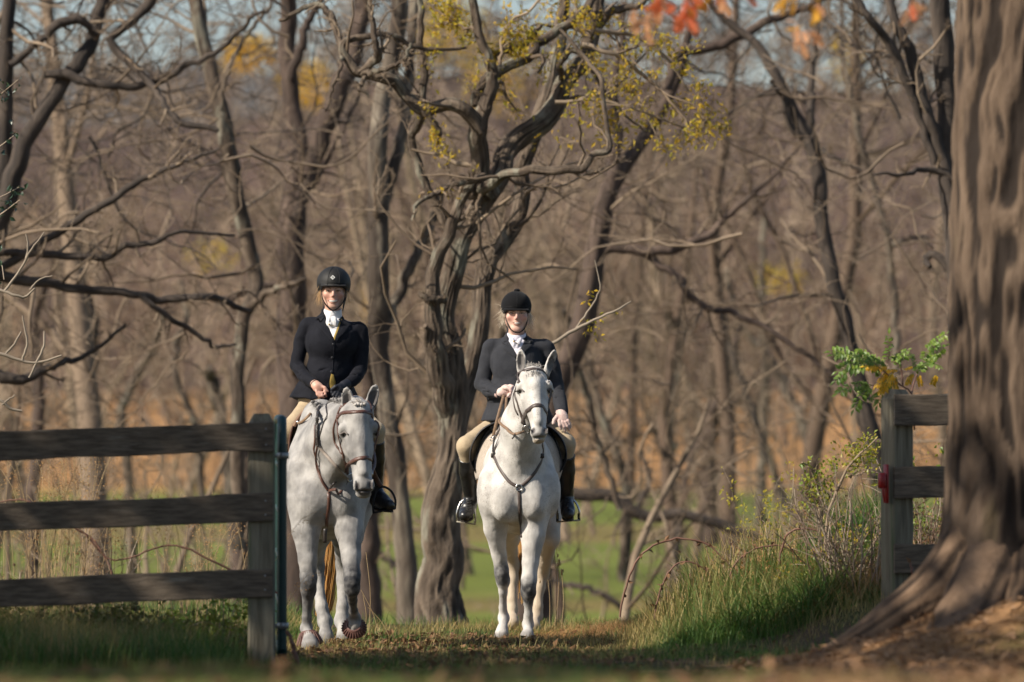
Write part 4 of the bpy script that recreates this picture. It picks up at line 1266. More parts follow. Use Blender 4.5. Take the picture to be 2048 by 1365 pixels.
    dark = mask_at(V, [(A(618, 1168, -.06), (.10, .14, .13), .9), (A(615, 1220, .0), (.06, .1, .12), .7), (A(704, 1165, -.22), (.10, .14, .15), 1.0), (A(706, 1205, -.1), (.07, .14, .12), 1.0), (A(708, 1240, .08), (.06, .14, .05), .5),
                       (A(728, 972, -.74), (.07, .09, .06), .45), (A(690, 1130, 1.7), (.08, .12, .12), .3), (A(655, 1250, 1.2), (.06, .09, .05), .5), (A(640, 1135, 1.4), (.08, .12, .12), .2), (A(705, 905, -.6), (.03, .1, .06), .2)])
    skin = mask_at(V, [(A(714, 973, -.77), (.02, .05, .028), 1), (A(742, 970, -.77), (.02, .05, .028), 1), (A(728, 985, -.74), (.06, .07, .03), .75),
                       (A(688, 870, -.60), (.026, .05, .017), .7), (A(753, 869, -.58), (.02, .05, .017), .7), (A(727, 955, -.74), (.04, .05, .03), .15)])
    skin = np.maximum(skin, .5 * smooth01((.085 + zg(V[:, 0], V[:, 1]) - V[:, 2]) / .03))
    skin = ear_mask(V, vnormals(V, F), skin)
    frk = np.clip(.25 + .5 * smooth01((V[:, 2] - .7) / .5), 0, 1)
    loc = P(660, 1300, YL)
    me = new_mesh("horse", V - loc, F, True, dark, {"skin": skin, "buff": np.zeros(len(V)), "freckle": frk})
    o = put("horse", me, COAT_L, None, loc)
    tag(o, "pale grey horse walking with one foreleg lifted and head low, nearest the fence", "horse")
    return o, V, F, Skin(V, F), A

HL, VL_, FL_, SL, AL = horse_left()

def hair_tufts(mb, roots, dirs, L, r, rng, n=6, jitter=.3, droop=0.0, tint=0.0):
    K = len(roots)
    p, rad = walk(rng, roots, dirs + rng.normal(size=(K, 3)) * jitter, L * rng.uniform(.6, 1.25, K), np.full(K, r), n, .10, -droop, .35)
    return tube_batch(mb, p, rad, 3, rng.uniform(0, 1, K) if tint is None else tint)

# eyes
for root, A, spots in ((HR, AR, ((1041, 783.5, -.487), (1100, 782.5, -.487))), (HL, AL, ((689, 869.5, -.575), (752.5, 868.5, -.550)))):
    for (u, v, d) in spots:
        mb = MB(); ellipsoid(mb, A(u, v, d), (.019, .022, .0155), None, 14, 10); build("eye", mb, EYE, root)
# upper eyelids
for root, A, sk, spots in ((HR, AR, SR, ((1033, 1041, 1049, 782), (1094, 1100, 1105, 781))), (HL, AL, SL, ((680, 689, 697, 868), (747, 752, 756, 867)))):
    for (a, b, c, v) in spots:
        y = (YR - .5) if root is HR else (YL - .6)
        mb = MB(); strap(mb, sk, [(a, v + 1), (b, v - 4.2), (c, v + 2)], y, .005, .006, .004, 9)
        build("eyelid", mb, M("eyelid_skin", (.16, .14, .13), rough=.6) if "eyelid_skin" not in bpy.data.materials else bpy.data.materials["eyelid_skin"], root)

rng = np.random.default_rng(5)
# forelock and mane of the right horse (short, pulled)
mb = MB()
rt = np.array([SR.at(1067 + rng.normal() * 9, 742 + rng.normal() * 4, YR - .4)[0] for _ in range(130)])
hair_tufts(mb, rt, np.tile([[.25, -.25, -.5]], (130, 1)), .040, .0026, rng, 5, .30, .25, None)
rt2 = np.array([AR(1064 + rng.normal() * 8, 735 - rng.uniform() * 4, -.28 + rng.uniform() * .1) for _ in range(90)])
hair_tufts(mb, rt2, np.tile([[.2, -.2, .5]], (90, 1)), .034, .0024, rng, 5, .4, .15, None)
tag(build("forelock", mb, M("forelock_grey", (.36, .33, .30), (.58, .54, .50), 40, .7), HR), kind="stuff")
mb = MB()
tt = rng.uniform(size=260)
rt = np.array([SR.near(AR(1060 - 14 * t, 735 + 95 * t, -.16 + .62 * t))[0] for t in tt])
hair_tufts(mb, rt, np.tile([[.5, .1, .15]], (260, 1)), .09, .004, rng, 6, .4, .35, None)
tag(build("mane", mb, MANE_G, HR), kind="stuff")
# tail of the right horse, mostly hidden behind its quarters
def tail(A, pts, rs, root, n=380, seed=3, fan=.05):
    rng = np.random.default_rng(seed); mb = MB()
    q = spline(np.concatenate([np.array([A(*p) for p in pts]), np.array(rs)[:, None]], 1), 12)
    th = rng.uniform(0, 2 * np.pi, n); rad = np.sqrt(rng.uniform(size=n))
    off = np.stack([np.cos(th) * rad, np.sin(th) * rad, 0 * th], 1)
    pp = q[None, :, :3] + off[:, None, :] * q[None, :, 3:4] + np.cumsum(rng.normal(size=(n, 12, 3)) * .0035, 1)
    L = rng.uniform(.75, 1.0, n)
    pp = pp[:, 0:1] + (pp - pp[:, 0:1]) * L[:, None, None]
    tube_batch(mb, pp, np.repeat(np.linspace(.0045, .002, 12)[None], n, 0), 3)
    return build("tail", mb, TAIL_GOLD, root)
tail(AL, [(652, 935, 2.02), (658, 1000, 2.1), (662, 1070, 2.05), (660, 1130, 2.02), (652, 1190, 2.0), (646, 1238, 2.0)], [.03, .055, .075, .068, .066, .05], HL, 520)
tail(AR, [(1046, 920, 2.05), (1048, 980, 2.15), (1052, 1060, 2.12), (1052, 1150, 2.1), (1052, 1210, 2.1)], [.03, .05, .06, .055, .04], HR, 300, 4)

# plaited mane of the left horse: small knots along the crest
mb = MB()
for i in range(17):
    t = i / 16
    p0 = AL(630 + 62 * t, 812 - 12 * math.sin(t * 2.6) - 2 * t, .30 - .66 * t)
    p, m = SL.near(p0)
    for j in range(7):
        a = p + m * (.012 + .006 * (j % 2)) + np.array([-.004, 0, -.012]) * j + rng.normal(size=3) * .003
        ellipsoid(mb, a, (.014, .014, .011), None, 7, 5)
rt = np.array([SL.near(AL(630 + 62 * t, 806, .30 - .66 * t))[0] for t in rng.uniform(size=900)])
rt = rt + rng.normal(size=rt.shape) * [.012, .012, .004]
hair_tufts(mb, rt, np.tile([[-.3, -.4, .4]], (900, 1)), .028, .0026, rng, 5, .8, .3, None)
tag(build("plaited_mane", mb, MANE_G, HL), kind="stuff")
mb = MB()
rt = np.array([SL.at(717 + rng.normal() * 8, 808 + rng.normal() * 3, YL - .5)[0] for _ in range(120)])
hair_tufts(mb, rt, np.tile([[.02, -.3, .35]], (120, 1)), .024, .003, rng, 4, .5, .2)
for j in range(4):
    p, m = SL.at(712 + 5 * j, 812 - (j % 2), YL - .5); ellipsoid(mb, p + m * .012, (.012, .012, .010), None, 8, 6)
tag(build("forelock", mb, bpy.data.materials["forelock_grey"], HL), kind="stuff")

# ------------------------------------------------------------------ tack of the left horse
BL = empty("bridle", P(715, 870, YL - .6)); tag(BL, "brown leather bridle with plaited reins on the pale grey horse", "bridle")
def sp(name, sk, path, y, half, root, mat=LEATHER_B, n=26, lift=.0025, thick=.0035):
    mb = MB(); strap(mb, sk, path, y, half, thick, lift, n); return build(name, mb, mat, root)
yl = YL - .6
sp("browband", SL, [(675, 838), (681, 829), (697, 825), (716, 824), (734, 825), (745, 828), (750, 834)], yl, .012, BL)
sp("cheekpiece", SL, [(676, 826), (675, 845), (676, 866), (681, 890), (687, 912), (693, 935), (695, 950)], yl, .0095, BL)
sp("cheekpiece", SL, [(752, 834), (756, 862), (752, 892), (748, 920), (745, 950)], yl, .0095, BL)
sp("throat_lash", SL, [(676, 832), (670, 846), (667, 866), (672, 890), (684, 908)], yl, .006, BL)
sp("noseband", SL, [(690, 945), (693, 936), (702, 925), (716, 918), (730, 916), (740, 918), (746, 926)], yl, .013, BL)
sp("headpiece", SL, [(676, 828), (682, 815), (700, 808, YL - .40), (722, 806, YL - .38), (742, 812), (751, 830)], yl, .012, BL)
def ring(mb, c, R, r, nrm, sides=8, n=22):
    th = np.linspace(0, 2 * np.pi, n); Rm = rot_from(nrm, (1, 0.1, 0.3))
    pts = np.stack([np.cos(th) * R, np.sin(th) * R, 0 * th], 1) @ Rm.T + c
    return tube(mb, pts, r, sides, cap=False)
mb = MB(); p, m = SL.at(697, 955, yl); ring(mb, p + m * .012, .026, .004, m + np.array([-.5, 0, 0])); bitL = p + m * .014; build("bit_ring", mb, STEEL, BL)
mb = MB(); p, m = SL.at(746, 950, yl); ring(mb, p + m * .010, .023, .004, m + np.array([.6, 0, 0])); bitL2 = p + m * .012; build("bit_ring", mb, STEEL, BL)

def cord(name, pts, half, mat, root, n=40, thick=.004, nrm=(0, -1, .2), braid=False, skin=None, lift=.012):
    mb = MB(); pts = np.array(pts)
    if skin is not None:
        pts = spline(pts, n)
        for i in range(1, n - 1):
            p, m = skin.near(pts[i])
            if (pts[i] - p) @ m < lift: pts[i] = p + m * lift
        pts[1:-1] = (pts[:-2] + 2 * pts[1:-1] + pts[2:]) / 4
    if braid:
        q = spline(pts, n * 2)
        t, u, w = frames(q[None]); s = np.linspace(0, len(q) / 2.2 * np.pi, len(q))
        for ph in (0, 2.09, 4.19):
            pp = q + u[0] * (np.cos(s + ph) * half * .7)[:, None] + w[0] * (np.sin(2 * (s + ph)) * half * .35)[:, None]
            tube(mb, pp, half * .62, 5)
    else:
        ribbon(mb, pts, np.tile(np.array(nrm, float), (len(pts), 1)), half, thick, n)
    return build(name, mb, mat, root)

# ================================================================== tack of the right horse
BR = empty("bridle", P(1068, 800, YR - .6)); tag(BR, "dark leather bridle with wide noseband on the white flea-bitten horse", "bridle")
yr = YR - .55
LD = M("leather_worn", (.06, .045, .04), (.10, .075, .065), 30, .45, .0015, 120, spec=.5)
sp("browband", SR, [(1033, 760), (1037, 749), (1050, 741), (1066, 738), (1082, 740), (1090, 746), (1096, 757)], yr, .012, BR, LD)
sp("cheekpiece", SR, [(1034, 758), (1031, 780), (1035, 806), (1041, 825), (1046, 842), (1049, 852)], yr, .0095, BR, LD)
sp("cheekpiece", SR, [(1098, 758), (1102, 782), (1098, 812), (1095, 835), (1094, 852)], yr, .0095, BR, LD)
sp("throat_lash", SR, [(1033, 760), (1029, 785), (1029, 812), (1036, 830)], yr, .006, BR, LD)
sp("noseband", SR, [(1045, 848), (1048, 834), (1056, 821), (1068, 812), (1079, 811), (1088, 817), (1094, 830)], yr, .015, BR, LD)
sp("headpiece", SR, [(1033, 762), (1036, 748), (1050, 738, YR - .28), (1068, 734, YR - .26), (1086, 738, YR - .28), (1097, 756)], yr, .011, BR, LD)
mb = MB(); p, m = SR.at(1052, 858, yr); ring(mb, p + m * .012, .028, .0042, m + np.array([-.4, -.2, 0])); bitR = p + m * .014; build("bit_ring", mb, STEEL, BR)
mb = MB(); p, m = SR.at(1096, 856, yr); ring(mb, p + m * .010, .024, .0042, m + np.array([.7, 0, 0])); bitR2 = p + m * .012; build("bit_ring", mb, STEEL, BR)

# breastplate of the right horse
BP = empty("breastplate", P(1038, 975, YR - .1)); tag(BP, "dark leather breastplate with a steel ring on the white horse's chest", "breastplate")
sp("chest_strap", SR, [(985, 866), (988, 905), (992, 922), (1004, 945), (1020, 965), (1036, 974)], YR, .012, BP, LD, 30)
sp("chest_strap", SR, [(1084, 888), (1086, 905), (1076, 935), (1062, 955), (1048, 968), (1040, 974)], YR, .012, BP, LD, 30)
sp("girth_strap", SR, [(1038, 978), (1039, 1000), (1040, 1025), (1041, 1048), (1042, 1064), (1043, 1075)], YR, .012, BP, LD, 24)
mb = MB(); p, m = SR.at(1038, 976, YR); ring(mb, p + m * .010, .022, .005, m); build("breast_ring", mb, STEEL, BP)
for (u, v) in ((988, 912), (1082, 912)):
    mb = MB(); p, m = SR.at(u, v, YR); box(mb, p + m * .008, (.032, .014, .036), bev=.004); build("buckle_keeper", mb, LEATHER_K, BP)

# martingale of the left horse
ML = empty("martingale", P(657, 985, YL - .1)); tag(ML, "brown running martingale strap hanging on the pale grey horse's chest", "martingale")
sp("chest_strap", SL, [(657, 985), (658, 1005), (656, 1025), (653, 1045), (651, 1060), (650, 1068)], YL, .011, ML, LEATHER_B, 24)
mb = MB(); pts = np.array([P(651, 1058, YL - .17), P(650, 1070, YL - .17), P(650, 1086, YL - .16)])
ribbon(mb, pts, np.tile([[0, -1, 0.]], (3, 1)), .013, .005, 8); build("strap_end", mb, LEATHER_K, ML)
sp("neck_strap", SL, [(631, 850), (630, 880), (632, 915), (641, 950), (655, 980)], YL, .007, ML, LEATHER_B, 26)
sp("neck_strap", SL, [(659, 812, YL - .05), (655, 830), (648, 845), (640, 870), (633, 890)], YL, .006, ML, LEATHER_K, 20)
pj = SL.at(657, 982, YL)[0] + np.array([0, -.012, 0])
cord("fork_strap", [pj, pj + np.array([.05, -.10, .01]), (pj + bitL) / 2 + np.array([.0, -.02, -.06]), bitL + np.array([-.02, 0, -.02])], .009, LEATHER_B, ML)
cord("fork_strap", [pj, pj + np.array([.04, -.05, .05]), (pj + bitL) / 2 + np.array([0, .05, .02]), bitL + np.array([-.01, .03, .0])], .007, LEATHER_K, ML)

# bell boots
def bell_boot(c, ax, rt, rb, h, label):
    root = empty("bell_boot", c - np.array([0, 0, .05])); tag(root, label, "bell boot", "bell boots")
    Rm = rot_from(ax, (1, 0.05, .02))
    mb = MB(); K = 44; th = np.arange(K) / K * 2 * np.pi
    prof = [(rt, 0), (rt + .006, -.006), (rt + (rb - rt) * .45, -.45 * h), (rb, -h), (rb - .004, -h - .006), (rb - .010, -h + .002), (rt - .004, -.010), (rt - .004, 0)]
    V = []
    for k, (r, z) in enumerate(prof):
        rr = np.full(K, r)
        V.append(np.stack([rr * np.cos(th), rr * np.sin(th), np.full(K, z)], 1))
    V = np.array(V).reshape(-1, 3) @ Rm.T + c
    idx = np.arange(len(prof) * K).reshape(len(prof), K); a, b = idx, np.roll(idx, -1, 0)
    F = np.stack([a, b, np.roll(b, -1, 1), np.roll(a, -1, 1)], -1).reshape(-1, 4)
    mb.add(V, F); build("cuff", mb, RUBBER, root)
    for k in range(26):
        t = k / 26 * 2 * np.pi
        e = np.array([np.cos(t), np.sin(t), 0])
        p0 = e * (rt + .010) + np.array([0, 0, -.012]); p1 = e * (rb + .002) + np.array([0, 0, -h + .004])
        m2 = MB(); tube(m2, np.array([p0, (p0 + p1) / 2 + e * .003, p1]) @ Rm.T + c, .0045, 5)
        if k == 0: first = build("rib", m2, RUBBER, root)
        else: build("rib", m2, RUBBER, root)
    return root
bell_boot(AL(616, 1262, -.03), (-.14, .12, 1), .044, .086, .092, "ribbed brown bell boot on the planted front hoof of the pale grey horse")
bell_boot(AL(708, 1250, .045), (.0, -.84, .54), .046, .082, .045, "ribbed brown bell boot flaring round the lifted front hoof of the pale grey horse")
# ------------------------------------------------------------------ rider materials
SKIN_L = M("skin_tanned", (.64, .40, .31), (.55, .32, .24), 30, .5, tint=(.52, .22, .17), spec=.4)
SKIN_R = M("skin_fair", (.68, .45, .36), (.60, .37, .285), 30, .5, tint=(.56, .25, .20), spec=.4)
NAVY = M("jacket_navy", (.0085, .009, .013), (.013, .0138, .019), 14, .8, .003, 60, sheen=.03, spec=.10)
NAVY2 = M("jacket_navy_wool", (.026, .0275, .033), (.036, .0375, .044), 14, .8, .003, 60, sheen=.05, spec=.10)
BEIGE = M("breeches_beige", (.46, .36, .235), (.40, .31, .20), 20, .75, .003, 120, sheen=.1)
BOOT = M("boot_black", (.010, .010, .011), (.018, .017, .017), 16, .30, .004, 26, spec=.55)
SOLE = M("boot_sole", (.03, .024, .02), rough=.7)
VELVET = M("helmet_velvet", (.006, .006, .007), rough=.9, sheen=.06, spec=.15)
SHELL = M("helmet_shell", (.010, .0098, .0098), (.016, .0155, .015), 40, .62, .001, 200, spec=.35)
HARNESS = M("harness_black", (.008, .008, .009), rough=.6)
STOCK = M("stock_white", (.78, .77, .78), (.70, .69, .72), 30, .8, .003, 60)
STOCK_P = M("stock_pleated", (.76, .74, .80), (.66, .63, .72), 30, .8, .003, 60)
VEST = M("vest_mustard", (.36, .25, .06), (.30, .20, .05), 30, .8)
HAIR_B = M("hair_blonde", (.42, .24, .10), (.60, .40, .20), 20, .5)
HAIR_G = M("hair_ash", (.50, .42, .32), (.66, .58, .46), 20, .5)
GLOVE_W = M("glove_pale_ribbed", (.74, .58, .52), (.62, .42, .38), 8, .85, .004, 90, (6, 1, 1))
GLOVE_K = M("glove_navy", (.012, .014, .022), rough=.6, spec=.4)
GOLD = M("brass", (.60, .42, .16), rough=.3, metal=1)
WHITE = M("badge_white", (.7, .7, .68), rough=.5)
TEETH = M("teeth", (.85, .82, .76), rough=.3)
EYEW = M("eye_white", (.62, .57, .52), rough=.2)
LIP = M("lip", (.47, .245, .19), rough=.45)
BROW = M("brow_hair", (.26, .16, .10), rough=.8)
BUTTON = M("button_black", (.03, .03, .034), rough=.3)

def cloth(V, F, amp, sc, seed, stretch=(1, 1, .45)):
    n = vnormals(V, F)
    w = 1 - np.abs(2 * vnoise(V * sc * np.array(stretch), seed) - 1)
    w2 = vnoise(V * sc * 2.3, seed + 2)
    return V + n * ((w - .6) * amp + (w2 - .5) * amp * .5)[:, None]

def finish(name, S, mat, root, sm=2, amp=0, sc=14, seed=1, tint=None):
    V, F = S.mesh(sm)
    if amp: V = cloth(V, F, amp, sc, seed)
    me = new_mesh(name, V - root_loc(root), F, True, tint(V) if tint else None)
    return put(name, me, mat, root), V, F

def creases(J, A, lines):
    for a, b in lines:
        J.cap(A(*a), A(*b), .006, .004, .011, op='sub')

def fingers(S, knuck, tips_mid, tips, r, k=.004):
    for a, b, c in zip(knuck, tips_mid, tips):
        S.cap(a, b, r, r * .95, k); S.cap(b, c, r * .95, r * .82, k)

def face_parts(root, sk, eyes, y, brow, mouth, nosz, smile, eye_r=.0066):
    for (u, v) in eyes:
        p, m = sk.at(u, v, y)
        mb = MB(); ellipsoid(mb, p + np.array([0, .004, 0]), (eye_r * 1.5, .007, eye_r * .75), None, 12, 8); build("eye", mb, EYEW, root)
        mb = MB(); ellipsoid(mb, p + np.array([0, -.0015, 0]), (eye_r * .72, .005, eye_r * .70), None, 10, 8); build("iris", mb, EYE, root)
        mb = MB(); strap(mb, sk, [(u - 4.2, v + .3), (u, v - 1.9), (u + 4.2, v + .5)], y, .0022, .004, .003, 8); build("eyelid", mb, BROW, root)
    for pth in brow:
        mb = MB(); strap(mb, sk, pth, y, .0032, .004, .001, 8); build("eyebrow", mb, BROW, root)
    up, lo, teeth = mouth
    if teeth:
        mb = MB(); patch(mb, sk, teeth, y, .001, .002, 4); build("teeth", mb, TEETH, root)
    for pth in (up, lo):
        mb = MB(); strap(mb, sk, pth, y, .0026, .004, .001, 12); build("lip", mb, LIP, root)

# ================================================================== left rider
YA = 34.65
def rider_left():
    A = lambda u, v, d=0.0: P(u, v, YA + d)
    loc = A(652, 800, .12)
    lo, hi = P(545, 1040, YA) - np.array([0, .42, 0]), P(805, 525, YA) + np.array([0, .42, 0])
    S = Sculpt(lo, hi, .0066)
    head_prims(S, A, 667, 578, 1.0, False)
    S.cap(A(666, 606, .012), A(665, 650, .03), .054, .058, .02)
    S.ell(A(664, 680, .02), (.155, .095, .15), .05); S.cap(A(615, 652, .03), A(714, 658, .03), .045, .045, .04)
    S.ell(A(662, 738, .02), (.13, .09, .13), .05); S.ell(A(652, 790, .06), (.17, .13, .10), .05)
    S.chain([A(611, 654, .03), A(603, 690, .02), A(596, 730, -.01), A(607, 752, -.09), A(627, 767, -.185)], [.036, .033, .031, .028, .025], .012)
    S.chain([A(720, 662, .03), A(722, 700, .02), A(718, 738, -.01), A(709, 755, -.09), A(690, 772, -.175)], [.036, .033, .031, .028, .025], .012)
    def hand_l(S, e=0):
        S.cap(A(627, 766, -.19), A(634, 773, -.215), .026 + e, .030 + e, .01, (1, 0, .6), 1.15)
        S.ell(A(637, 776, -.22), (.036 + e, .022 + e, .034 + e), .01, rot_from((.4, -.2, -1), (1, 0, .5)))
        kn = [A(632.5, 782, -.240), A(638, 785, -.244), A(643.5, 785, -.244), A(649, 782, -.240)]
        mid = [A(634.5, 790, -.247), A(640, 793, -.250), A(645.5, 792.5, -.250), A(651, 789, -.247)]
        tip = [A(638, 795, -.228), A(643, 797, -.228), A(648, 796.5, -.228), A(653, 793, -.226)]
        fingers(S, kn, mid, tip, .0092 + e)
        S.chain([A(641, 772, -.225), A(650, 776, -.24), A(656, 783, -.24)], [.012 + e, .0105 + e, .009 + e], .006)
    hand_l(S)
    def hand_r(S, e=0):
        S.cap(A(690, 771, -.18), A(680, 778, -.21), .026 + e, .030 + e, .01)
        S.ell(A(676, 780, -.215), (.036 + e, .024 + e, .034 + e), .01)
        kn = [A(668, 780, -.23), A(671, 785, -.236), A(676, 788, -.236), A(682, 789, -.23)]
        mid = [A(664, 785, -.236), A(667, 791, -.24), A(673, 794, -.24), A(680, 795, -.236)]
        tip = [A(665, 791, -.215), A(668, 797, -.218), A(674, 799, -.218), A(681, 799, -.215)]
        fingers(S, kn, mid, tip, .0092 + e)
        S.chain([A(680, 773, -.225), A(671, 774, -.24), A(664, 779, -.24)], [.012 + e, .0105 + e, .009 + e], .006)
    hand_r(S)
    legL = [A(632, 806, .10), A(577, 862, -.20), A(563, 985, -.02)]; legR = [A(684, 806, .10), A(752, 862, -.18), A(752, 985, .0)]
    for Lg in (legL, legR): S.chain(Lg, [.075, .052, .036], .03)
    S.cap(A(562, 995, .0), A(557, 1011, -.12), .026, .020, .01); S.cap(A(752, 995, .01), A(772, 1010, -.10), .026, .020, .01)
    V, F = S.mesh(2)
    red = mask_at(V, [(A(652, 594, -.09), (.03, .04, .026), .55), (A(680, 594, -.09), (.03, .04, .026), .55), (A(666, 592, -.12), (.02, .03, .02), .5), (A(640, 783, -.24), (.09, .09, .05), .25)])
    me = new_mesh("person", V - loc, F, True, red)
    root = put("person", me, SKIN_L, None, loc)
    tag(root, "smiling rider in navy jacket and mustard vest, bare hand holding plaited reins", "person")
    sk = Skin(V, F)
    face_parts(root, sk, ((656.5, 582.5), (676, 582.5)), YA - .1, ([(649, 578), (656, 575.8), (662, 577.5)], [(671, 577.5), (677, 575.8), (684, 578)]),
               ([(654.5, 599), (660, 600.0), (666, 600.6), (672, 600.0), (677.5, 599)], [(655, 600.5), (660, 605.2), (666, 606.8), (672, 605.2), (677, 600.5)],
                [(656, 599.6), (666, 600.6), (676, 599.6), (672, 603.6), (666, 605), (660, 603.6)]), 0, True)
    # breeches
    T = Sculpt(lo, hi, .0085)
    T.ell(A(652, 796, .06), (.19, .15, .10), .05)
    for Lg in (legL, legR):
        T.cap(Lg[0], Lg[1], .088, .060, .04); T.cap(Lg[1], Lg[1] + (Lg[2] - Lg[1]) * .35, .060, .048, .02)
    finish("breeches", T, BEIGE, root, 2, .004, 16, 3)
    # boots
    for i, (kn, an, h1, toe) in enumerate(((legL[1], legL[2], A(561, 1000, .03), A(555, 1012, -.17)), (legR[1], legR[2], A(752, 1002, .04), A(779, 1011, -.14)))):
        T = Sculpt(lo - np.array([.05, .05, .05]), hi - np.array([0, 0, .9]), .007)
        d = an - kn
        T.cap(kn + d * .10, kn + d * .45, .060, .060, .02); T.cap(kn + d * .45, an, .060, .042, .02)
        T.cap(an, h1, .042, .040, .02); T.cap(an, (an + toe) / 2, .044, .043, .02); T.cap(an + (h1 - an) * .6, toe, .043, .034, .02); T.cap(h1, toe + (h1 - toe) * .35, .041, .044, .02); T.cap(toe + (h1 - toe) * .35, toe, .044, .032, .02)
        T.plane(kn + d * .16, -d)
        o, _, _ = finish("boot", T, BOOT, root, 2, .004, 20, 4 + i)
        mb = MB(); dd = unit((toe - h1) * np.array([1, 1, .6])); sd = np.cross(dd, (0, 0, 1)); up = np.cross(sd, dd)
        n = []
        for t in np.linspace(0, 2 * np.pi, 20, endpoint=False):
            c, s = math.cos(t), math.sin(t); n.append((h1 + toe) / 2 + dd * c * .135 + sd * s * (.040 + .008 * c) - up * .040)
        n = np.array(n); k = len(n)
        mb.add(np.vstack([n, n - up * .012, n.mean(0), n.mean(0) - up * .012]), np.stack([np.arange(k), np.roll(np.arange(k), -1), np.roll(np.arange(k), -1) + k, np.arange(k) + k], 1))
        mb.F.append(np.stack([np.arange(k), np.roll(np.arange(k), -1), np.full(k, 2 * k)], 1)); mb.F.append(np.stack([np.roll(np.arange(k), -1) + k, np.arange(k) + k, np.full(k, 2 * k + 1)], 1))
        build("sole", mb, SOLE, o, smooth=False)
    # jacket
    J = Sculpt(lo, hi, .0070)
    J.ell(A(664, 684, .01), (.182, .118, .165), .05); J.cap(A(614, 651, .03), A(715, 660, .03), .056, .055, .03)
    J.cap(A(663, 640, .035), A(664, 622, .04), .085, .062, .03)
    J.ell(A(666, 692, -.058), (.135, .060, .080), .07)
    J.ell(A(662, 736, .01), (.155, .108, .13), .05)
    J.cap(A(656, 758, .03), A(650, 806, .07), .165, .235, .04, (1, 0, 0), 1.0, 1.08)
    J.chain([A(610, 654, .03), A(602, 690, .02), A(594, 730, -.01), A(606, 752, -.09), A(627, 767, -.175)], [.052, .048, .046, .043, .037], .008)
    J.chain([A(721, 662, .03), A(723, 700, .02), A(719, 738, -.01), A(710, 755, -.09), A(692, 771, -.165)], [.052, .048, .046, .043, .037], .008)
    J.plane(A(628, 770, -.185), A(628, 772, -.19) - A(606, 752, -.09)) if False else None
    J.plane(A(650, 804, .05), (-.12, -.05, -1))
    creases(J, A, [((603, 640, -.04), (609, 668, -.06)), ((609, 668, -.06), (611, 690, -.05)), ((721, 648, -.04), (717, 676, -.06)), ((717, 676, -.06), (715, 698, -.05)),
                   ((586, 722, -.07), (602, 730, -.06)), ((584, 733, -.08), (603, 741, -.10)), ((588, 744, -.08), (606, 750, -.13)), ((596, 752, -.12), (612, 756, -.17)), ((590, 700, -.05), (603, 706, -.05)),
                   ((712, 724, -.06), (728, 728, -.06)), ((708, 738, -.10), (726, 741, -.08)), ((703, 748, -.13), (720, 753, -.11)), ((716, 700, -.05), (730, 704, -.05)),
                   ((630, 716, -.12), (646, 722, -.12)), ((676, 724, -.12), (696, 716, -.11)), ((640, 742, -.11), (655, 738, -.12)), ((635, 700, -.13), (628, 745, -.11)), ((694, 704, -.12), (700, 745, -.10)), ((630, 770, -.13), (622, 800, -.16)), ((604, 775, -.10), (596, 800, -.10)), ((690, 775, -.13), (700, 798, -.15))])
    # cut the neck hole
    J.cap(A(665, 640, .0), A(666, 596, -.02), .050, .060, .01, op='sub')
    o, V, F = finish("jacket", J, NAVY, root, 2, .014, 9, 9)
    sj = Skin(V, F); jl = [o]
    yj = YA - .1
    # white stock filling the opening, its knot, ends and pin
    mb = MB(); patch(mb, sj, [(648, 622), (684, 622), (681, 642), (675, 660), (669, 680), (661, 664), (653, 642)], yj, .004, .004, 6); build("shirt_front", mb, STOCK, root)
    mb = MB(); lathe(mb, [(.056, -.062), (.061, -.058), (.063, -.03), (.062, .0), (.060, .022), (.057, .026), (.050, .02)], A(665.5, 626, .0), 28, 1.0, 1.02, rot_from((.02, -.25, 1), (1, 0, 0))); build("stock_band", mb, STOCK, root)
    kp, km = sj.at(664, 644, yj); kp = kp + np.array([0, -.022, 0])
    T = Sculpt(kp - .09, kp + .09, .0045)
    T.ell(kp + (-.016, 0, .006), (.026, .020, .032), .006, rot_from((.35, 0, 1), (1, 0, 0))); T.ell(kp + (.018, -.004, .002), (.024, .020, .036), .006, rot_from((-.3, 0, 1), (1, 0, 0)))
    T.cap(kp + (0, 0, -.02), kp + (.004, .006, -.075), .024, .012, .006, (1, 0, 0), 1.3, 1.2)
    T.cap(kp + (0, -.02, .03), kp + (.004, -.022, -.03), .004, .006, .012, op='sub')
    finish("stock_knot", T, STOCK, root, 1, .006, 40, 5)
    mb = MB(); tube(mb, [kp + (-.016, -.026, -.020), kp + (.020, -.028, -.030)], .0022, 6); ellipsoid(mb, kp + (-.018, -.026, -.018), (.006, .004, .006), None, 8, 6); build("stock_pin", mb, GOLD, root)
    mb = MB(); patch(mb, sj, [(681, 634), (683, 640), (677, 662), (669, 681), (667, 676), (675, 655)], yj, .009, .003, 4); build("vest", mb, VEST, root)
    mb = MB(); patch(mb, sj, [(662, 748), (667, 750), (671, 764), (671, 780), (662, 780), (658, 770)], yj, .004, .003, 5); build("vest_hem", mb, VEST, root)
    for nm, poly in (("lapel", [(646, 619), (652, 636), (660, 662), (669, 683), (664, 684), (646, 664), (630, 646), (640, 638)]), ("lapel", [(685, 621), (682, 640), (675, 662), (669, 683), (674, 683), (690, 667), (702, 651), (693, 639)]),
                     ("collar_leaf", [(646, 618), (634, 626), (631, 641), (641, 637), (650, 634)]), ("collar_leaf", [(685, 620), (698, 631), (701, 638), (692, 640), (683, 636)])):
        mb = MB(); patch(mb, sj, poly, yj, .006 if nm == "lapel" else .010, .005, 6); build(nm, mb, NAVY, o)
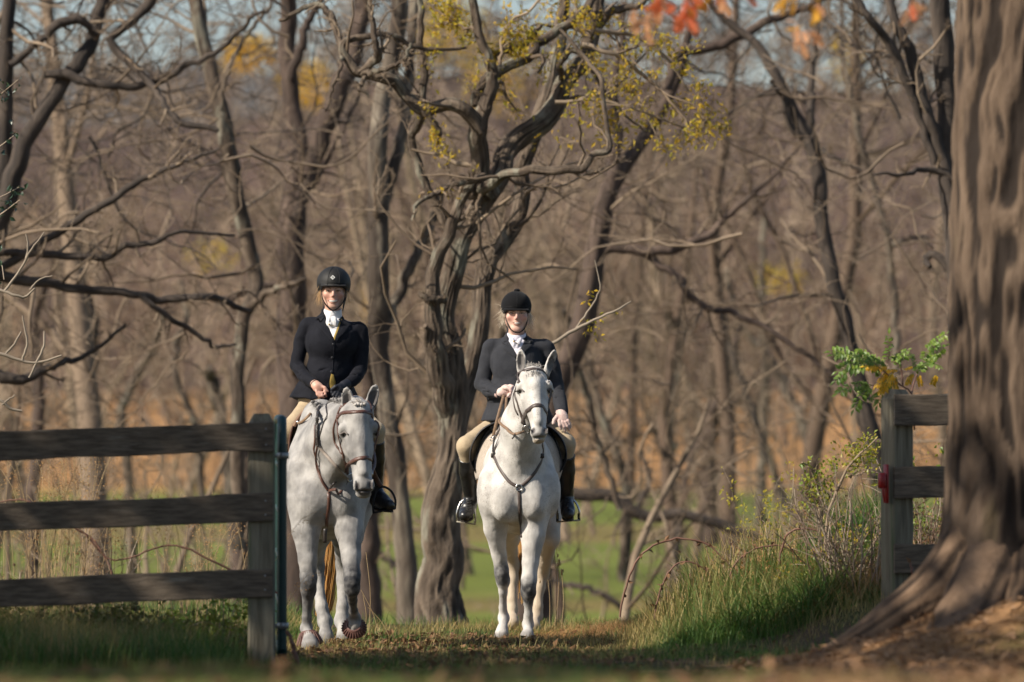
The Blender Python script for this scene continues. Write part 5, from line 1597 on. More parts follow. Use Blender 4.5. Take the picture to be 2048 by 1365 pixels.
    for (u, v) in ((666.5, 689), (664.5, 716), (663, 744)):
        p, m = sj.at(u, v, yj); mb = MB(); lathe(mb, [(.0, .006), (.007, .006), (.0095, .004), (.0095, -.004)], p, 14, R=rot_from(m, (1, 0, 0))); build("button", mb, BUTTON, o)
    mb = MB(); strap(mb, sj, [(669, 684), (667.5, 700), (666, 720), (664.5, 742), (659, 762), (652, 785)], yj, .0025, .003, .001, 24); build("front_edge", mb, NAVY, o)
    # glove on the other hand, bracelet
    T = Sculpt(A(676, 782, -.21) - .09, A(676, 782, -.21) + .09, .0045); hand_r(T, .0035); T.cap(A(688, 771, -.18), A(693, 769, -.165), .033, .035, .01)
    finish("glove", T, GLOVE_K, root, 1)
    mb = MB(); ring(mb, A(628.5, 768, -.195), .030, .0025, A(634, 773, -.215) - A(627, 766, -.19)); build("bracelet", mb, LEATHER_K, root)
    # helmet
    H = Sculpt(A(667, 600, 0) - .2, A(667, 530, 0) + .2, .0052)
    H.ell(A(667.5, 566, .012), (.112, .135, .108), .01)
    H.ell(A(667.5, 570, .035), (.110, .115, .12), .02)
    H.ell(A(667, 571, -.096), (.092, .048, .0085), .012, rot_from((0, -.28, 1), (1, 0, 0)))
    H.plane(A(667, 571, -.10), (0, .30, -1)) if False else None
    H.plane(A(667, 574.5, -.10), (0, -.22, -1))
    H.ell(A(667, 588, -.02), (.082, .100, .075), .004, op='sub')
    o, V, F = finish("helmet", H, SHELL, root, 2)
    sh = Skin(V, F)
    for pth in ([(655, 570), (657, 552), (662, 540), (667, 535)], [(678, 570), (679, 552), (675, 540), (669, 535)], [(637, 571), (650, 567), (667, 566), (684, 567), (699, 572)]):
        mb = MB(); strap(mb, sh, pth, YA - .1, .0018, .003, .0005, 16); build("seam", mb, HARNESS, o)
    p, m = sh.at(665.5, 555.5, YA - .12); Rb = rot_from(m, (1, 0, 0))
    mb = MB(); q = np.array([[0, .016, .002], [.016, 0, .002], [0, -.016, .002], [-.016, 0, .002]]); mb.add(np.vstack([q, q - [0, 0, .004]]) @ Rb.T + p + m * .001, [[3, 2, 1, 0], [0, 1, 5, 4], [1, 2, 6, 5], [2, 3, 7, 6], [3, 0, 4, 7]]); build("badge", mb, WHITE, o, smooth=False)
    mb = MB(); ring(mb, p + m * .004, .0058, .0018, m, 6, 12); build("badge_mark", mb, HARNESS, o)
    for pth, w in (([A(643, 572, -.055), A(645, 590, -.068), A(651, 607, -.075), A(665, 619.5, -.075), A(679, 612, -.07), A(687, 598, -.058), A(691, 576, -.045)], .0045), ([A(693, 572, -.02), A(691, 592, -.035), A(687, 606, -.05), A(684, 622, -.06)], .009)):
        mb = MB(); pth = np.array(pth); nn = np.array([sk.near(p)[1] for p in pth]); ribbon(mb, pth + nn * .006, nn, w, .004, 24); build("chin_strap", mb, HARNESS, o)
    # hair
    rng = np.random.default_rng(2); mb = MB()
    for (u, v, n_, s) in ((641, 580, 22, -1), (692, 580, 16, 1)):
        rt = np.array([A(u + rng.normal() * 2, v + rng.normal() * 4, .0 + rng.normal() * .03) for _ in range(n_)])
        hair_tufts(mb, rt, np.tile([[s * .25, 0, -.9]], (n_, 1)), .10, .0016, rng, 7, .22, .15, None)
    tag(build("hair", mb, HAIR_B, root), kind="stuff")
    return root, sk, sj, A, V, F

def head_prims(S, A, u, v, s, heavy):
    """face and skull about pixel (u,v) = bridge of the nose; s = scale"""
    k = lambda du, dv, d: A(u + du, v + dv, d)
    wj = 1.22 if heavy else 1.04
    S.ell(k(0, -5, .005), (.074, .094, .100), .02)
    S.ell(k(0, 14, -.022), (.064 * wj, .072, .076), .03)
    S.ell(k(-1, 33, -.060), (.028 * wj, .026, .020), .022)
    S.cap(k(-15 * wj, 22, .0), k(-5, 35, -.055), .022, .020, .025); S.cap(k(15 * wj, 22, .0), k(4, 35, -.055), .022, .020, .025)
    for sx in (-1, 1):
        S.ell(k(12.5 * sx * wj, 12, -.062), (.024, .022, .021), .016)      # cheekbone
        S.ell(k(9.8 * sx, 4.5, -.100), (.0155, .013, .0095), .008, op='sub')   # eye socket
        S.ell(k(9.8 * sx, 5.0, -.083), (.014, .012, .010), .006)
        S.cap(k(4 * sx, -.5, -.094), k(16 * sx, -.5, -.080), .0085, .008, .012)    # brow
        S.ell(k(22.5 * sx, 8, .012), (.012, .022, .032), .008)              # ear
        S.ell(k(3.4 * sx, 15.2, -.104), (.0072, .010, .0065), .006)         # nostril wing
    S.cap(k(0, 1, -.092), k(-.6, 12, -.114), .0085, .0105, .010)
    S.ell(k(-.7, 13.6, -.115), (.0105, .0105, .0088), .006)
    S.ell(k(0, 23, -.083), (.026, .018, .016), .012)                          # mouth mound
    S.cap(k(-9, 21.8, -.098), k(9, 21.8, -.098), .0022, .0022, .003, op='sub')
    if heavy: S.ell(k(0, 38, -.025), (.050, .052, .028), .025)

RA, SKA, SJA, AA, _, _ = rider_left()

# ================================================================== right rider
YB = 37.7
def rider_right():
    A = lambda u, v, d=0.0: P(u, v, YB + d)
    loc = A(1036, 855, .1)
    lo, hi = P(895, 1060, YB) - np.array([0, .50, 0]), P(1180, 565, YB) + np.array([0, .42, 0])
    S = Sculpt(lo, hi, .0074)
    head_prims(S, A, 1034, 623, 1.0, True)
    S.cap(A(1033, 655, .012), A(1033, 690, .03), .058, .062, .02)
    S.ell(A(1033, 720, .02), (.165, .11, .16), .05); S.cap(A(984, 695, .03), A(1086, 695, .03), .048, .048, .04)
    S.ell(A(1035, 785, .02), (.17, .13, .16), .05); S.ell(A(1036, 840, .06), (.19, .15, .12), .05)
    S.chain([A(982, 697, .03), A(974, 735, .03), A(966, 768, .02), A(977, 781, -.08), A(1000, 786, -.195)], [.040, .038, .035, .030, .026], .012)
    S.chain([A(1092, 698, .03), A(1103, 735, .035), A(1111, 772, .03), A(1119, 800, -.06), A(1122, 824, -.145)], [.040, .038, .035, .030, .026], .012)
    def hand_l(S, e=0):
        S.cap(A(1000, 786, -.20), A(1008, 783, -.225), .026 + e, .030 + e, .01)
        S.ell(A(1012, 780, -.235), (.037 + e, .028 + e, .036 + e), .01)
        kn = [A(1020, 772, -.245), A(1021.5, 778, -.252), A(1020.5, 784, -.252), A(1017, 789.5, -.248)]
        mid = [A(1025.5, 774, -.262), A(1026.5, 780, -.268), A(1025, 786.5, -.268), A(1021, 792, -.262)]
        tip = [A(1022, 776, -.282), A(1022, 782.5, -.288), A(1020, 788.5, -.286), A(1016, 793, -.280)]
        fingers(S, kn, mid, tip, .0098 + e)
        S.chain([A(1008, 776, -.255), A(1014, 776, -.275), A(1021, 779, -.285)], [.013 + e, .011 + e, .0095 + e], .006)
    hand_l(S)
    def hand_r(S, e=0):
        S.cap(A(1122, 824, -.15), A(1124, 832, -.18), .028 + e, .028 + e, .012, (1, 0, 0), 1.25)
        S.ell(A(1125, 836, -.192), (.040 + e, .018 + e, .034 + e), .012, rot_from((.15, .35, 1), (1, 0, 0)))
        kn = [A(1118, 842, -.212), A(1124.5, 845, -.212), A(1130.5, 845, -.210), A(1136, 842, -.204)]
        mid = [A(1120, 851, -.222), A(1128, 854, -.218), A(1134.5, 853, -.212), A(1139, 849, -.200)]
        tip = [A(1121.5, 858, -.214), A(1130.5, 862, -.206), A(1137.5, 860, -.198), A(1140.5, 855, -.186)]
        fingers(S, kn, mid, tip, .0098 + e)
        S.chain([A(1115, 833, -.19), A(1109, 840, -.21), A(1107, 847, -.215)], [.014 + e, .0115 + e, .010 + e], .006)
    hand_r(S)
    legL = [A(1003, 852, .10), A(933, 893, -.24), A(941, 1000, -.02)]; legR = [A(1076, 850, .10), A(1131, 888, -.18), A(1134, 1000, .0)]
    for Lg in (legL, legR): S.chain(Lg, [.085, .060, .040], .03)
    S.cap(A(940, 1010, .0), A(931, 1030, -.13), .026, .020, .01); S.cap(A(1134, 1010, .01), A(1137, 1029, -.12), .026, .020, .01)
    V, F = S.mesh(2)
    red = mask_at(V, [(A(1021, 636, -.09), (.032, .04, .028), .7), (A(1046, 636, -.09), (.032, .04, .028), .6), (A(1033.5, 636, -.12), (.02, .03, .02), .6), (A(1034, 660, -.06), (.04, .05, .02), .3)])
    me = new_mesh("person", V - loc, F, True, red)
    root = put("person", me, SKIN_R, None, loc)
    tag(root, "squinting rider in velvet cap and white stock with one hand on her thigh", "person")
    sk = Skin(V, F)
    face_parts(root, sk, ((1024, 627.5), (1043.8, 627.3)), YB - .1, ([(1016, 624), (1023, 622.2), (1029, 624)], [(1039, 624), (1045, 622), (1052, 624)]),
               ([(1025.5, 645.8), (1030, 644.4), (1035, 644.4), (1039, 644.4), (1043, 645.8)], [(1026.5, 647.2), (1031, 649.6), (1035, 650.4), (1039, 649.6), (1042.5, 647.2)],
                [(1028, 645.6), (1035, 645.4), (1041, 645.6), (1038, 647.6), (1035, 648.2), (1031, 647.6)]), 0, False)
    T = Sculpt(lo, hi, .0085)
    T.ell(A(1036, 846, .06), (.21, .17, .11), .05)
    for Lg in (legL, legR):
        T.cap(Lg[0], Lg[1], .105, .072, .04); T.cap(Lg[1], Lg[1] + (Lg[2] - Lg[1]) * .35, .070, .054, .02)
    finish("breeches", T, BEIGE, root, 2, .004, 16, 3)
    for i, (kn, an, h1, toe) in enumerate(((legL[1], legL[2], A(940, 1016, .03), A(929, 1032, -.18)), (legR[1], legR[2], A(1134, 1016, .04), A(1137, 1029, -.17)))):
        T = Sculpt(lo - np.array([.05, .05, .05]), hi - np.array([0, 0, .75]), .0072)
        d = an - kn
        T.cap(kn + d * .08, kn + d * .45, .068, .066, .02); T.cap(kn + d * .45, an, .066, .046, .02)
        T.cap(an, h1, .046, .042, .02); T.cap(an, (an + toe) / 2, .047, .046, .02); T.cap(an + (h1 - an) * .6, toe, .046, .037, .02); T.cap(h1, toe + (h1 - toe) * .35, .043, .048, .02); T.cap(toe + (h1 - toe) * .35, toe, .048, .036, .02)
        T.plane(kn + d * .20, -d - np.array([0, 0, .12]))
        o, bV, bF = finish("boot", T, BOOT, root, 2, .005, 20, 14 + i)
        mb = MB(); dd = unit((toe - h1) * np.array([1, 1, .6])); sd = np.cross(dd, (0, 0, 1)); up = np.cross(sd, dd)
        n = []
        for t in np.linspace(0, 2 * np.pi, 20, endpoint=False):
            c, s = math.cos(t), math.sin(t); n.append((h1 + toe) / 2 + dd * c * .140 + sd * s * (.043 + .008 * c) - up * .043)
        n = np.array(n); k = len(n)
        mb.add(np.vstack([n, n - up * .014, n.mean(0), n.mean(0) - up * .014]), np.stack([np.arange(k), np.roll(np.arange(k), -1), np.roll(np.arange(k), -1) + k, np.arange(k) + k], 1))
        mb.F.append(np.stack([np.arange(k), np.roll(np.arange(k), -1), np.full(k, 2 * k)], 1)); mb.F.append(np.stack([np.roll(np.arange(k), -1) + k, np.arange(k) + k, np.full(k, 2 * k + 1)], 1))
        build("sole", mb, SOLE, o, smooth=False)
        sb = Skin(bV, bF); mb = MB()
        uo, vo = (937, 1000) if i == 0 else (1133, 998)
        for j in range(5):
            strap(mb, sb, [(uo - 4, vo + 5 * j), (uo + 1, vo + 2 + 5 * j), (uo + 5, vo + 5 * j)], YB - .1, .002, .004, .002, 8)
            strap(mb, sb, [(uo - 4, vo + 4 + 5 * j), (uo + 5, vo + 1 + 5 * j)], YB - .1, .002, .004, .002, 8)
        build("laces", mb, M("lace", (.06, .06, .06), rough=.5) if "lace" not in bpy.data.materials else bpy.data.materials["lace"], o)
    J = Sculpt(lo, hi, .0074)
    J.ell(A(1033, 722, .01), (.195, .138, .175), .05); J.cap(A(983, 694, .03), A(1088, 694, .03), .060, .060, .03)
    J.cap(A(1033, 682, .035), A(1033, 665, .04), .090, .068, .03)
    J.ell(A(1034, 740, -.070), (.155, .075, .100), .07)
    J.ell(A(1034, 785, .0), (.215, .160, .17), .05)
    J.cap(A(1035, 800, .02), A(1035, 850, .05), .205, .250, .04, (1, 0, 0), 1.0, 1.15)
    J.chain([A(981, 697, .03), A(973, 735, .03), A(964, 768, .02), A(976, 781, -.08), A(1000, 786, -.185)], [.058, .056, .055, .052, .045], .008)
    J.chain([A(1093, 698, .03), A(1104, 735, .035), A(1112, 772, .03), A(1120, 800, -.06), A(1123, 822, -.135)], [.058, .056, .055, .053, .048], .008)
    creases(J, A, [((976, 688, -.05), (984, 716, -.06)), ((984, 716, -.06), (986, 745, -.06)), ((1096, 690, -.05), (1089, 718, -.06)), ((1089, 718, -.06), (1092, 748, -.06)),
                   ((954, 752, -.05), (974, 760, -.05)), ((952, 764, -.06), (976, 770, -.09)), ((956, 776, -.08), (978, 780, -.14)), ((968, 784, -.12), (988, 786, -.18)), ((960, 730, -.04), (980, 738, -.05)), ((996, 708, -.12), (1002, 740, -.15)), ((1003, 708, -.12), (1008, 735, -.15)),
                   ((1100, 755, -.04), (1122, 760, -.03)), ((1103, 775, -.07), (1125, 780, -.05)), ((1106, 795, -.10), (1128, 800, -.09)), ((1099, 735, -.04), (1118, 740, -.03)),
                   ((990, 770, -.14), (1012, 776, -.16)), ((1052, 778, -.16), (1080, 770, -.14)), ((996, 800, -.16), (1012, 796, -.17)), ((985, 812, -.16), (978, 842, -.20)), ((962, 815, -.12), (955, 840, -.14)), ((1085, 815, -.16), (1092, 842, -.20))])
    J.plane(A(1035, 846, .05), (-.05, -.05, -1))
    J.cap(A(1033, 685, .0), A(1033, 640, -.02), .054, .068, .01, op='sub')
    o, V, F = finish("jacket", J, NAVY2, root, 2, .014, 9, 19)
    sj = Skin(V, F); yj = YB - .1
    mb = MB(); patch(mb, sj, [(1013, 664), (1053, 664), (1048, 684), (1042, 698), (1035, 712), (1026, 696), (1017, 682)], yj, .004, .004, 6); build("shirt_front", mb, STOCK_P, root)
    mb = MB(); lathe(mb, [(.060, -.062), (.066, -.056), (.069, -.03), (.069, .0), (.066, .020), (.062, .024), (.054, .018)], A(1033, 673, .0), 28, 1.05, 1.02, rot_from((.0, -.28, 1), (1, 0, 0))); build("stock_band", mb, STOCK_P, root)
    kp, km = sj.at(1032, 686, yj); kp = kp + np.array([0, -.02, 0])
    T = Sculpt(kp - .1, kp + .1, .0045)
    T.ell(kp + (-.022, 0, .004), (.020, .014, .036), .005, rot_from((-.45, 0, 1), (1, 0, 0))); T.ell(kp + (.020, -.004, .004), (.020, .014, .040), .005, rot_from((.55, 0, 1), (1, 0, 0)))
    T.cap(kp + (-.004, 0, -.01), kp + (.006, .008, -.085), .020, .014, .006, (1, 0, 0), 1.5, 1.3)
    T.cap(kp + (.002, -.018, .03), kp + (-.002, -.02, -.06), .003, .004, .010, op='sub')
    finish("stock_knot", T, STOCK_P, root, 1, .006, 45, 7)
    mb = MB(); tube(mb, [kp + (-.018, -.020, .012), kp + (.026, -.022, -.018)], .002, 6); ellipsoid(mb, kp + (-.014, -.022, .010), (.011, .004, .006), None, 8, 6); build("stock_pin", mb, GOLD, root)
    for nm, poly in (("lapel", [(1014, 670), (1017, 682), (1025, 694), (1034, 712), (1030, 716), (1018, 708), (1003.5, 696), (1015, 687), (1004, 687)]), ("lapel", [(1052, 670), (1047, 686), (1041, 699), (1035, 712), (1040, 714), (1052, 704), (1065, 692), (1057, 686), (1066, 685)]),
                     ("collar_leaf", [(1013, 661), (1003, 670), (1003, 686), (1016, 685), (1017, 676)]), ("collar_leaf", [(1053, 661), (1064, 670), (1066, 684), (1055, 684), (1050, 676)])):
        mb = MB(); patch(mb, sj, poly, yj, .006 if nm == "lapel" else .010, .005, 6); build(nm, mb, NAVY2, o)
    for (u, v) in ((1034, 722), (1033, 752), (1033, 782)):
        p, m = sj.at(u, v, yj); mb = MB(); lathe(mb, [(.0, .006), (.008, .006), (.0105, .004), (.0105, -.004)], p, 14, R=rot_from(m, (1, 0, 0))); build("button", mb, BUTTON, o)
    mb = MB(); strap(mb, sj, [(1034, 713), (1033.5, 740), (1033, 780), (1028, 820), (1018, 842)], yj, .0025, .003, .001, 24); build("front_edge", mb, NAVY2, o)
    mb = MB(); patch(mb, sj, [(966, 799), (988, 800), (988, 806), (965, 805)], yj, .003, .004, 3); build("pocket_flap", mb, NAVY2, o)
    T = Sculpt(A(1013, 780, -.24) - .1, A(1013, 780, -.24) + .1, .0045); hand_l(T, .0035); T.cap(A(1003, 785, -.21), A(997, 787, -.19), .034, .036, .01); finish("glove", T, GLOVE_W, root, 1)
    T = Sculpt(A(1124, 842, -.19) - .11, A(1124, 842, -.19) + .11, .0045); hand_r(T, .0030); T.cap(A(1123, 828, -.165), A(1122, 820, -.14), .034, .036, .01); finish("glove", T, GLOVE_W, root, 1)
    H = Sculpt(A(1032, 640, 0) - .2, A(1032, 570, 0) + .2, .0054)
    H.ell(A(1032.5, 611, .012), (.110, .135, .106), .01)
    H.ell(A(1032.5, 616, .03), (.108, .118, .10), .02)
    H.ell(A(1032.5, 619.5, -.093), (.098, .052, .0085), .012, rot_from((0, -.25, 1), (1, 0, 0)))
    H.plane(A(1032.5, 622, -.10), (0, -.18, -1))
    H.ell(A(1033, 634, -.02), (.086, .100, .075), .004, op='sub')
    o, V, F = finish("helmet", H, VELVET, root, 2)
    sh = Skin(V, F)
    top, tm = sh.near(A(1034, 582, .0))
    mb = MB(); ellipsoid(mb, top + np.array([0, 0, .004]), (.024, .024, .013), None, 16, 8); build("crown_button", mb, VELVET, o)
    for pth in ([(1034, 616), (1034, 600), (1034, 586)], [(1003, 617), (1015, 614), (1033, 613), (1050, 614), (1062, 617)]):
        mb = MB(); strap(mb, sh, pth, YB - .1, .0018, .003, .0005, 14); build("seam", mb, HARNESS, o)
    pth = np.array([A(1006, 618, -.02), A(1008, 634, -.035), A(1013, 648, -.055), A(1022, 659, -.07), A(1034, 665, -.075), A(1046, 661, -.07), A(1055, 648, -.05), A(1059, 622, -.02)])
    mb = MB(); nn = np.array([sk.near(p)[1] for p in pth]); ribbon(mb, np.array([sk.near(p)[0] for p in pth]) + nn * .005, nn, .005, .004, 26); build("chin_strap", mb, HARNESS, o)
    rng = np.random.default_rng(6); mb = MB()
    for (u, v, n_, s) in ((1008, 628, 120, -1), (1057, 630, 80, 1)):
        rt = np.array([A(u + rng.normal() * 2.2, v + rng.normal() * 8, .02 + rng.normal() * .03) for _ in range(n_)])
        hair_tufts(mb, rt, np.tile([[s * .25, 0, -.9]], (n_, 1)), .070, .0015, rng, 9, .45, .05, None)
    tag(build("hair", mb, HAIR_G, root), kind="stuff")
    return root, sk, sj, A

RB, SKB, SJB, AB_ = rider_right()

# ------------------------------------------------------------------ saddles, pads, stirrups
def sheet(mb, sec, y0, y1, thick, taper=1.0, n=16, m=7, bulge=.0, sec1=None):
    """section given in pixels at distance y0, carried back to y1 with rounded front and rear edges"""
    q = spline(np.array([P(u, v, y0) for u, v in sec]), n)
    t = np.gradient(q, axis=0); nrm = unit(np.cross(t, np.array([0, 1.0, 0])))
    Vs = []
    for j, f in enumerate(np.linspace(0, 1, m)):
        s = 1 - (1 - taper) * f
        c = q[0] + (q - q[0]) * s
        if sec1 is not None: c = q + (spline(np.array([P(u, v, y0) for u, v in sec1]), n) - q) * min(1, f * 2.2)
        c = c + np.array([0, (y1 - y0) * f, 0])
        th = thick * (.35 if j in (0, m - 1) else 1)
        Vs.append((c + nrm * (th / 2 + bulge * math.sin(f * np.pi)), c - nrm * th / 2))
    Va = np.array([a for a, b in Vs]); Vb = np.array([b for a, b in Vs])
    V = np.concatenate([Va.reshape(-1, 3), Vb.reshape(-1, 3)])
    ia = np.arange(m * n).reshape(m, n); ib = ia + m * n
    F = [np.stack([ia[:-1, :-1], ia[:-1, 1:], ia[1:, 1:], ia[1:, :-1]], -1).reshape(-1, 4), np.stack([ib[:-1, :-1], ib[1:, :-1], ib[1:, 1:], ib[:-1, 1:]], -1).reshape(-1, 4)]
    def edge(a, b): return np.stack([a[:-1], b[:-1], b[1:], a[1:]], -1)
    F += [edge(ia[0], ib[0]), edge(ib[-1], ia[-1]), edge(ib[:, 0], ia[:, 0]), edge(ia[:, -1], ib[:, -1])]
    return mb.add(V, np.concatenate(F))

def stirrup(root, apex, lft, rgt, base_v, y, mat, tread, wrap=None):
    mb = MB()
    pts = [P(lft[0], base_v[0], y), P(lft[0] - .5, lft[1], y - .01), P((apex[0] + lft[0]) / 2 - 4, (apex[1] * .7 + lft[1] * .3), y), P(*apex, y), P((apex[0] + rgt[0]) / 2 + 4, (apex[1] * .7 + rgt[1] * .3), y), P(rgt[0] + .5, rgt[1], y - .01), P(rgt[0], base_v[1], y)]
    tube(mb, pts, .0075, 8, 30, True); st = build("stirrup_iron", mb, mat, root)
    a, b = P(lft[0], base_v[0], y), P(rgt[0], base_v[1], y); c = (a + b) / 2
    mb = MB(); box(mb, c, (np.linalg.norm(b - a) + .012, .055, .011), bev=.004, R=rot_from(np.cross(unit(b - a), (0, 1, 0)), unit(b - a))); build("tread", mb, tread, st)
    if wrap:
        for s, q in ((lft, base_v[0]), (rgt, base_v[1])):
            mb = MB(); tube(mb, [P(s[0], q, y), P(s[0] - .3, (q + s[1]) / 2 - 4, y)], .0105, 8); build("rubber_sleeve", mb, wrap, st)
    return st

RUB = M("stirrup_rubber", (.02, .02, .02), rough=.7)
PADC = M("tread_pad", (.40, .36, .28), (.30, .27, .22), 60, .6)
SADR = empty("saddle", P(1036, 850, 37.550)); tag(SADR, "black leather saddle under the rider in the velvet cap", "saddle")
mb = MB(); sheet(mb, [(1000, 843), (984, 848), (964, 860), (950, 878), (942, 897), (939.5, 912), (940, 926), (949, 944)], 37.300, 37.780, .014, .92, 20, 8); build("flap", mb, SADDLE_K, SADR)
mb = MB(); sheet(mb, [(1080, 847), (1098, 854), (1113, 865), (1126, 882), (1133, 903), (1133, 918), (1129, 932), (1120, 945)], 37.300, 37.780, .014, .92, 20, 8); build("flap", mb, SADDLE_K, SADR)
mb = MB(); sheet(mb, [(990, 852), (974, 866), (963, 885), (956, 908), (953, 930)], 37.360, 37.750, .03, .95, 14, 7); build("knee_roll", mb, SADDLE_K, SADR)
mb = MB(); sheet(mb, [(1088, 858), (1102, 872), (1112, 890), (1119, 912), (1120, 932)], 37.360, 37.750, .03, .95, 14, 7); build("knee_roll", mb, SADDLE_K, SADR)
T = Sculpt(P(1036, 850, 37.70) - np.array([.3, .5, .16]), P(1036, 850, 37.70) + np.array([.3, .5, .2]), .010)
T.cap(P(1036, 846, 37.42), P(1036, 850, 37.95), .10, .14, .03, (1, 0, 0), 1.3, 1.4); T.cap(P(985, 856, 37.35), P(1086, 856, 37.35), .03, .03, .04); T.cap(P(990, 838, 38.00), P(1082, 838, 38.00), .05, .05, .05)
finish("seat", T, SADDLE_K, SADR, 2)
stR = stirrup(SADR, (936, 997), (914.5, 1026), (950, 1030), (1044, 1049), 37.660, STEEL, PADC)
stirrup(SADR, (1132, 994), (1115, 1018), (1158, 1022), (1044, 1041), 37.680, STEEL, PADC, RUB)
for pth in ([P(955, 950, 37.620), P(948, 965, 37.650), P(941, 985, 37.660), P(936.5, 998, 37.660)], [P(1121, 945, 37.620), P(1124, 962, 37.660), P(1128, 980, 37.680), P(1131.5, 995, 37.680)]):
    mb = MB(); ribbon(mb, pth, np.tile([[0, -1., .1]], (4, 1)), .014, .006, 14); build("stirrup_leather", mb, LEATHER_K, SADR)
mb = MB(); sheet(mb, [(1116, 985), (1110, 1000), (1104, 1020), (1096, 1040)], 37.550, 37.660, .010, 1, 8, 4); build("girth", mb, LEATHER_B, SADR)
PADR = empty("saddle_pad", P(1036, 868, 37.500)); tag(PADR, "beige fleece saddle pad showing below the black saddle flaps", "saddle pad")
mb = MB(); sheet(mb, [(1010, 866), (993, 885), (979, 908), (969, 932), (963, 957)], YR + .30, YR + 1.0, .034, 1, 22, 10, .006, [(1004, 856), (974, 874), (957, 905), (951, 935), (955, 962)]); build("fleece_side", mb, FLEECE, PADR)
mb = MB(); sheet(mb, [(1072, 874), (1087, 894), (1097, 920), (1103, 945), (1105, 966)], YR + .30, YR + 1.0, .034, 1, 22, 10, .006, [(1078, 858), (1105, 880), (1118, 912), (1120, 940), (1111, 970)]); build("fleece_side", mb, FLEECE, PADR)
mb = MB(); sheet(mb, [(1012, 858), (1028, 851), (1048, 852), (1066, 862)], 37.250, 37.900, .028, 1, 10, 6); build("fleece_top", mb, FLEECE, PADR)

SADL = empty("saddle", P(652, 815, 34.500)); tag(SADL, "brown leather saddle behind the pale grey horse's withers", "saddle")
mb = MB(); sheet(mb, [(648, 802), (630, 808), (612, 818), (596, 834), (585, 853), (579, 875), (577, 900), (580, 925)], 34.200, 34.650, .016, .94, 20, 8); build("flap", mb, SADDLE_B, SADL)
mb = MB(); sheet(mb, [(664, 804), (690, 812), (712, 828), (726, 850), (735, 880), (738, 905), (738, 930)], 34.260, 34.700, .016, .94, 20, 8); build("flap", mb, SADDLE_B, SADL)
SADDLE_T = M("saddle_tan_edge", (.24, .14, .08), (.18, .10, .06), 20, .5)
mb = MB(); tube(mb, [P(650, 803, 34.190), P(632, 808, 34.190), P(613, 819, 34.190), P(598, 835, 34.200), P(588, 853, 34.200)], .012, 8, 18); build("front_edge", mb, SADDLE_T, SADL)
T = Sculpt(P(655, 808, 34.650) - np.array([.3, .5, .16]), P(655, 808, 34.650) + np.array([.3, .55, .2]), .010)
T.cap(P(652, 828, 34.350), P(655, 826, 34.900), .07, .12, .03, (1, 0, 0), 1.3, 1.4); T.cap(P(610, 815, 34.950), P(700, 815, 34.950), .05, .05, .05)
finish("seat", T, SADDLE_B, SADL, 2)
mb = MB(); ribbon(mb, [P(608, 846, 34.180), P(600, 846, 34.170), P(593, 843, 34.180)], np.tile([[0, -1., .2]], (3, 1)), .008, .005, 8); build("dee_ring", mb, STEEL, SADL)
stirrup(SADL, (765, 974), (747, 1010), (790, 1000), (1026, 1018), 34.520, RUB, RUB)
mb = MB(); ribbon(mb, [P(742, 930, 34.400), P(747, 945, 34.450), P(754, 960, 34.500), P(763, 975, 34.520)], np.tile([[0, -1., .1]], (4, 1)), .016, .006, 14); build("stirrup_leather", mb, LEATHER_B, SADL)
PADL = empty("saddle_pad", P(648, 825, 34.400)); tag(PADL, "pale lilac saddle pad edging out below the brown saddle", "saddle pad")
mb = MB(); sheet(mb, [(648, 816), (628, 824), (610, 840), (597, 860), (588, 885), (584, 905), (583, 925)], 34.140, 34.700, .022, .96, 20, 8); build("pad_side", mb, PAD_LILAC, PADL)
mb = MB(); sheet(mb, [(664, 816), (690, 826), (708, 842), (722, 866), (730, 900), (731, 930)], 34.200, 34.750, .022, .96, 20, 8); build("pad_side", mb, PAD_LILAC, PADL)

# ------------------------------------------------------------------ reins (parts of the bridles)
hl = AA(642, 797, -.235); hr = AB_(1013, 794, -.28)
ys = YL + .3
cord("plaited_rein", [hl, AA(641, 806, -.30), on(SL, 638, 828, ys, .02), on(SL, 636, 850, ys, .02), on(SL, 635, 872, ys, .02), on(SL, 637, 892, ys, .02)], .012, LEATHER_K, BL, 50, braid=True)
cord("rein", [on(SL, 637, 890, ys, .018), on(SL, 648, 905, ys), on(SL, 662, 920, ys), on(SL, 675, 934, ys), on(SL, 687, 947, ys), bitL + np.array([-.01, -.01, .0])], .010, M("rein_worn", (.34, .29, .25), (.24, .20, .17), 30, .6), BL, 40)
cord("rein_loop", [on(SL, 637, 890, ys, .016), on(SL, 633, 910, ys), on(SL, 635, 935, ys), on(SL, 644, 962, ys), on(SL, 656, 982, ys)], .007, LEATHER_B, BL, 40)
cord("buckle_rein", [hl + np.array([-.01, 0, .0]), AA(634, 812, -.28), on(SL, 622, 830, ys, .02), on(SL, 608, 844, ys, .02), on(SL, 598, 848, ys, .02)], .009, REIN_TAN, BL, 24)
cord("rein", [AA(672, 798, -.225), P(690, 812, 34.200), P(735, 870, 33.700), P(750, 920, 33.250), bitL2], .009, LEATHER_B, BL, 30, skin=SL)
cord("buckle_rein", [hl + np.array([-.01, 0, .0]), P(634, 818, 34.350), P(622, 842, 34.250), P(604, 848, 34.200)], .009, REIN_TAN, BL, 24, skin=SL)
cord("buckle_rein", [hl + np.array([-.012, .01, 0]), P(626, 815, 34.350), P(612, 832, 34.260), P(601, 843, 34.200)], .007, SADDLE_T, BL, 24, skin=SL)
RT = REIN_TAN
cord("rein", [hr, P(1012, 815, 37.100), P(1010, 838, 36.800), P(1014, 858, 36.500), P(1026, 868, 36.300), P(1040, 866, 36.220), bitR + np.array([-.01, 0, -.01])], .010, RT, BR, 50, skin=SR)
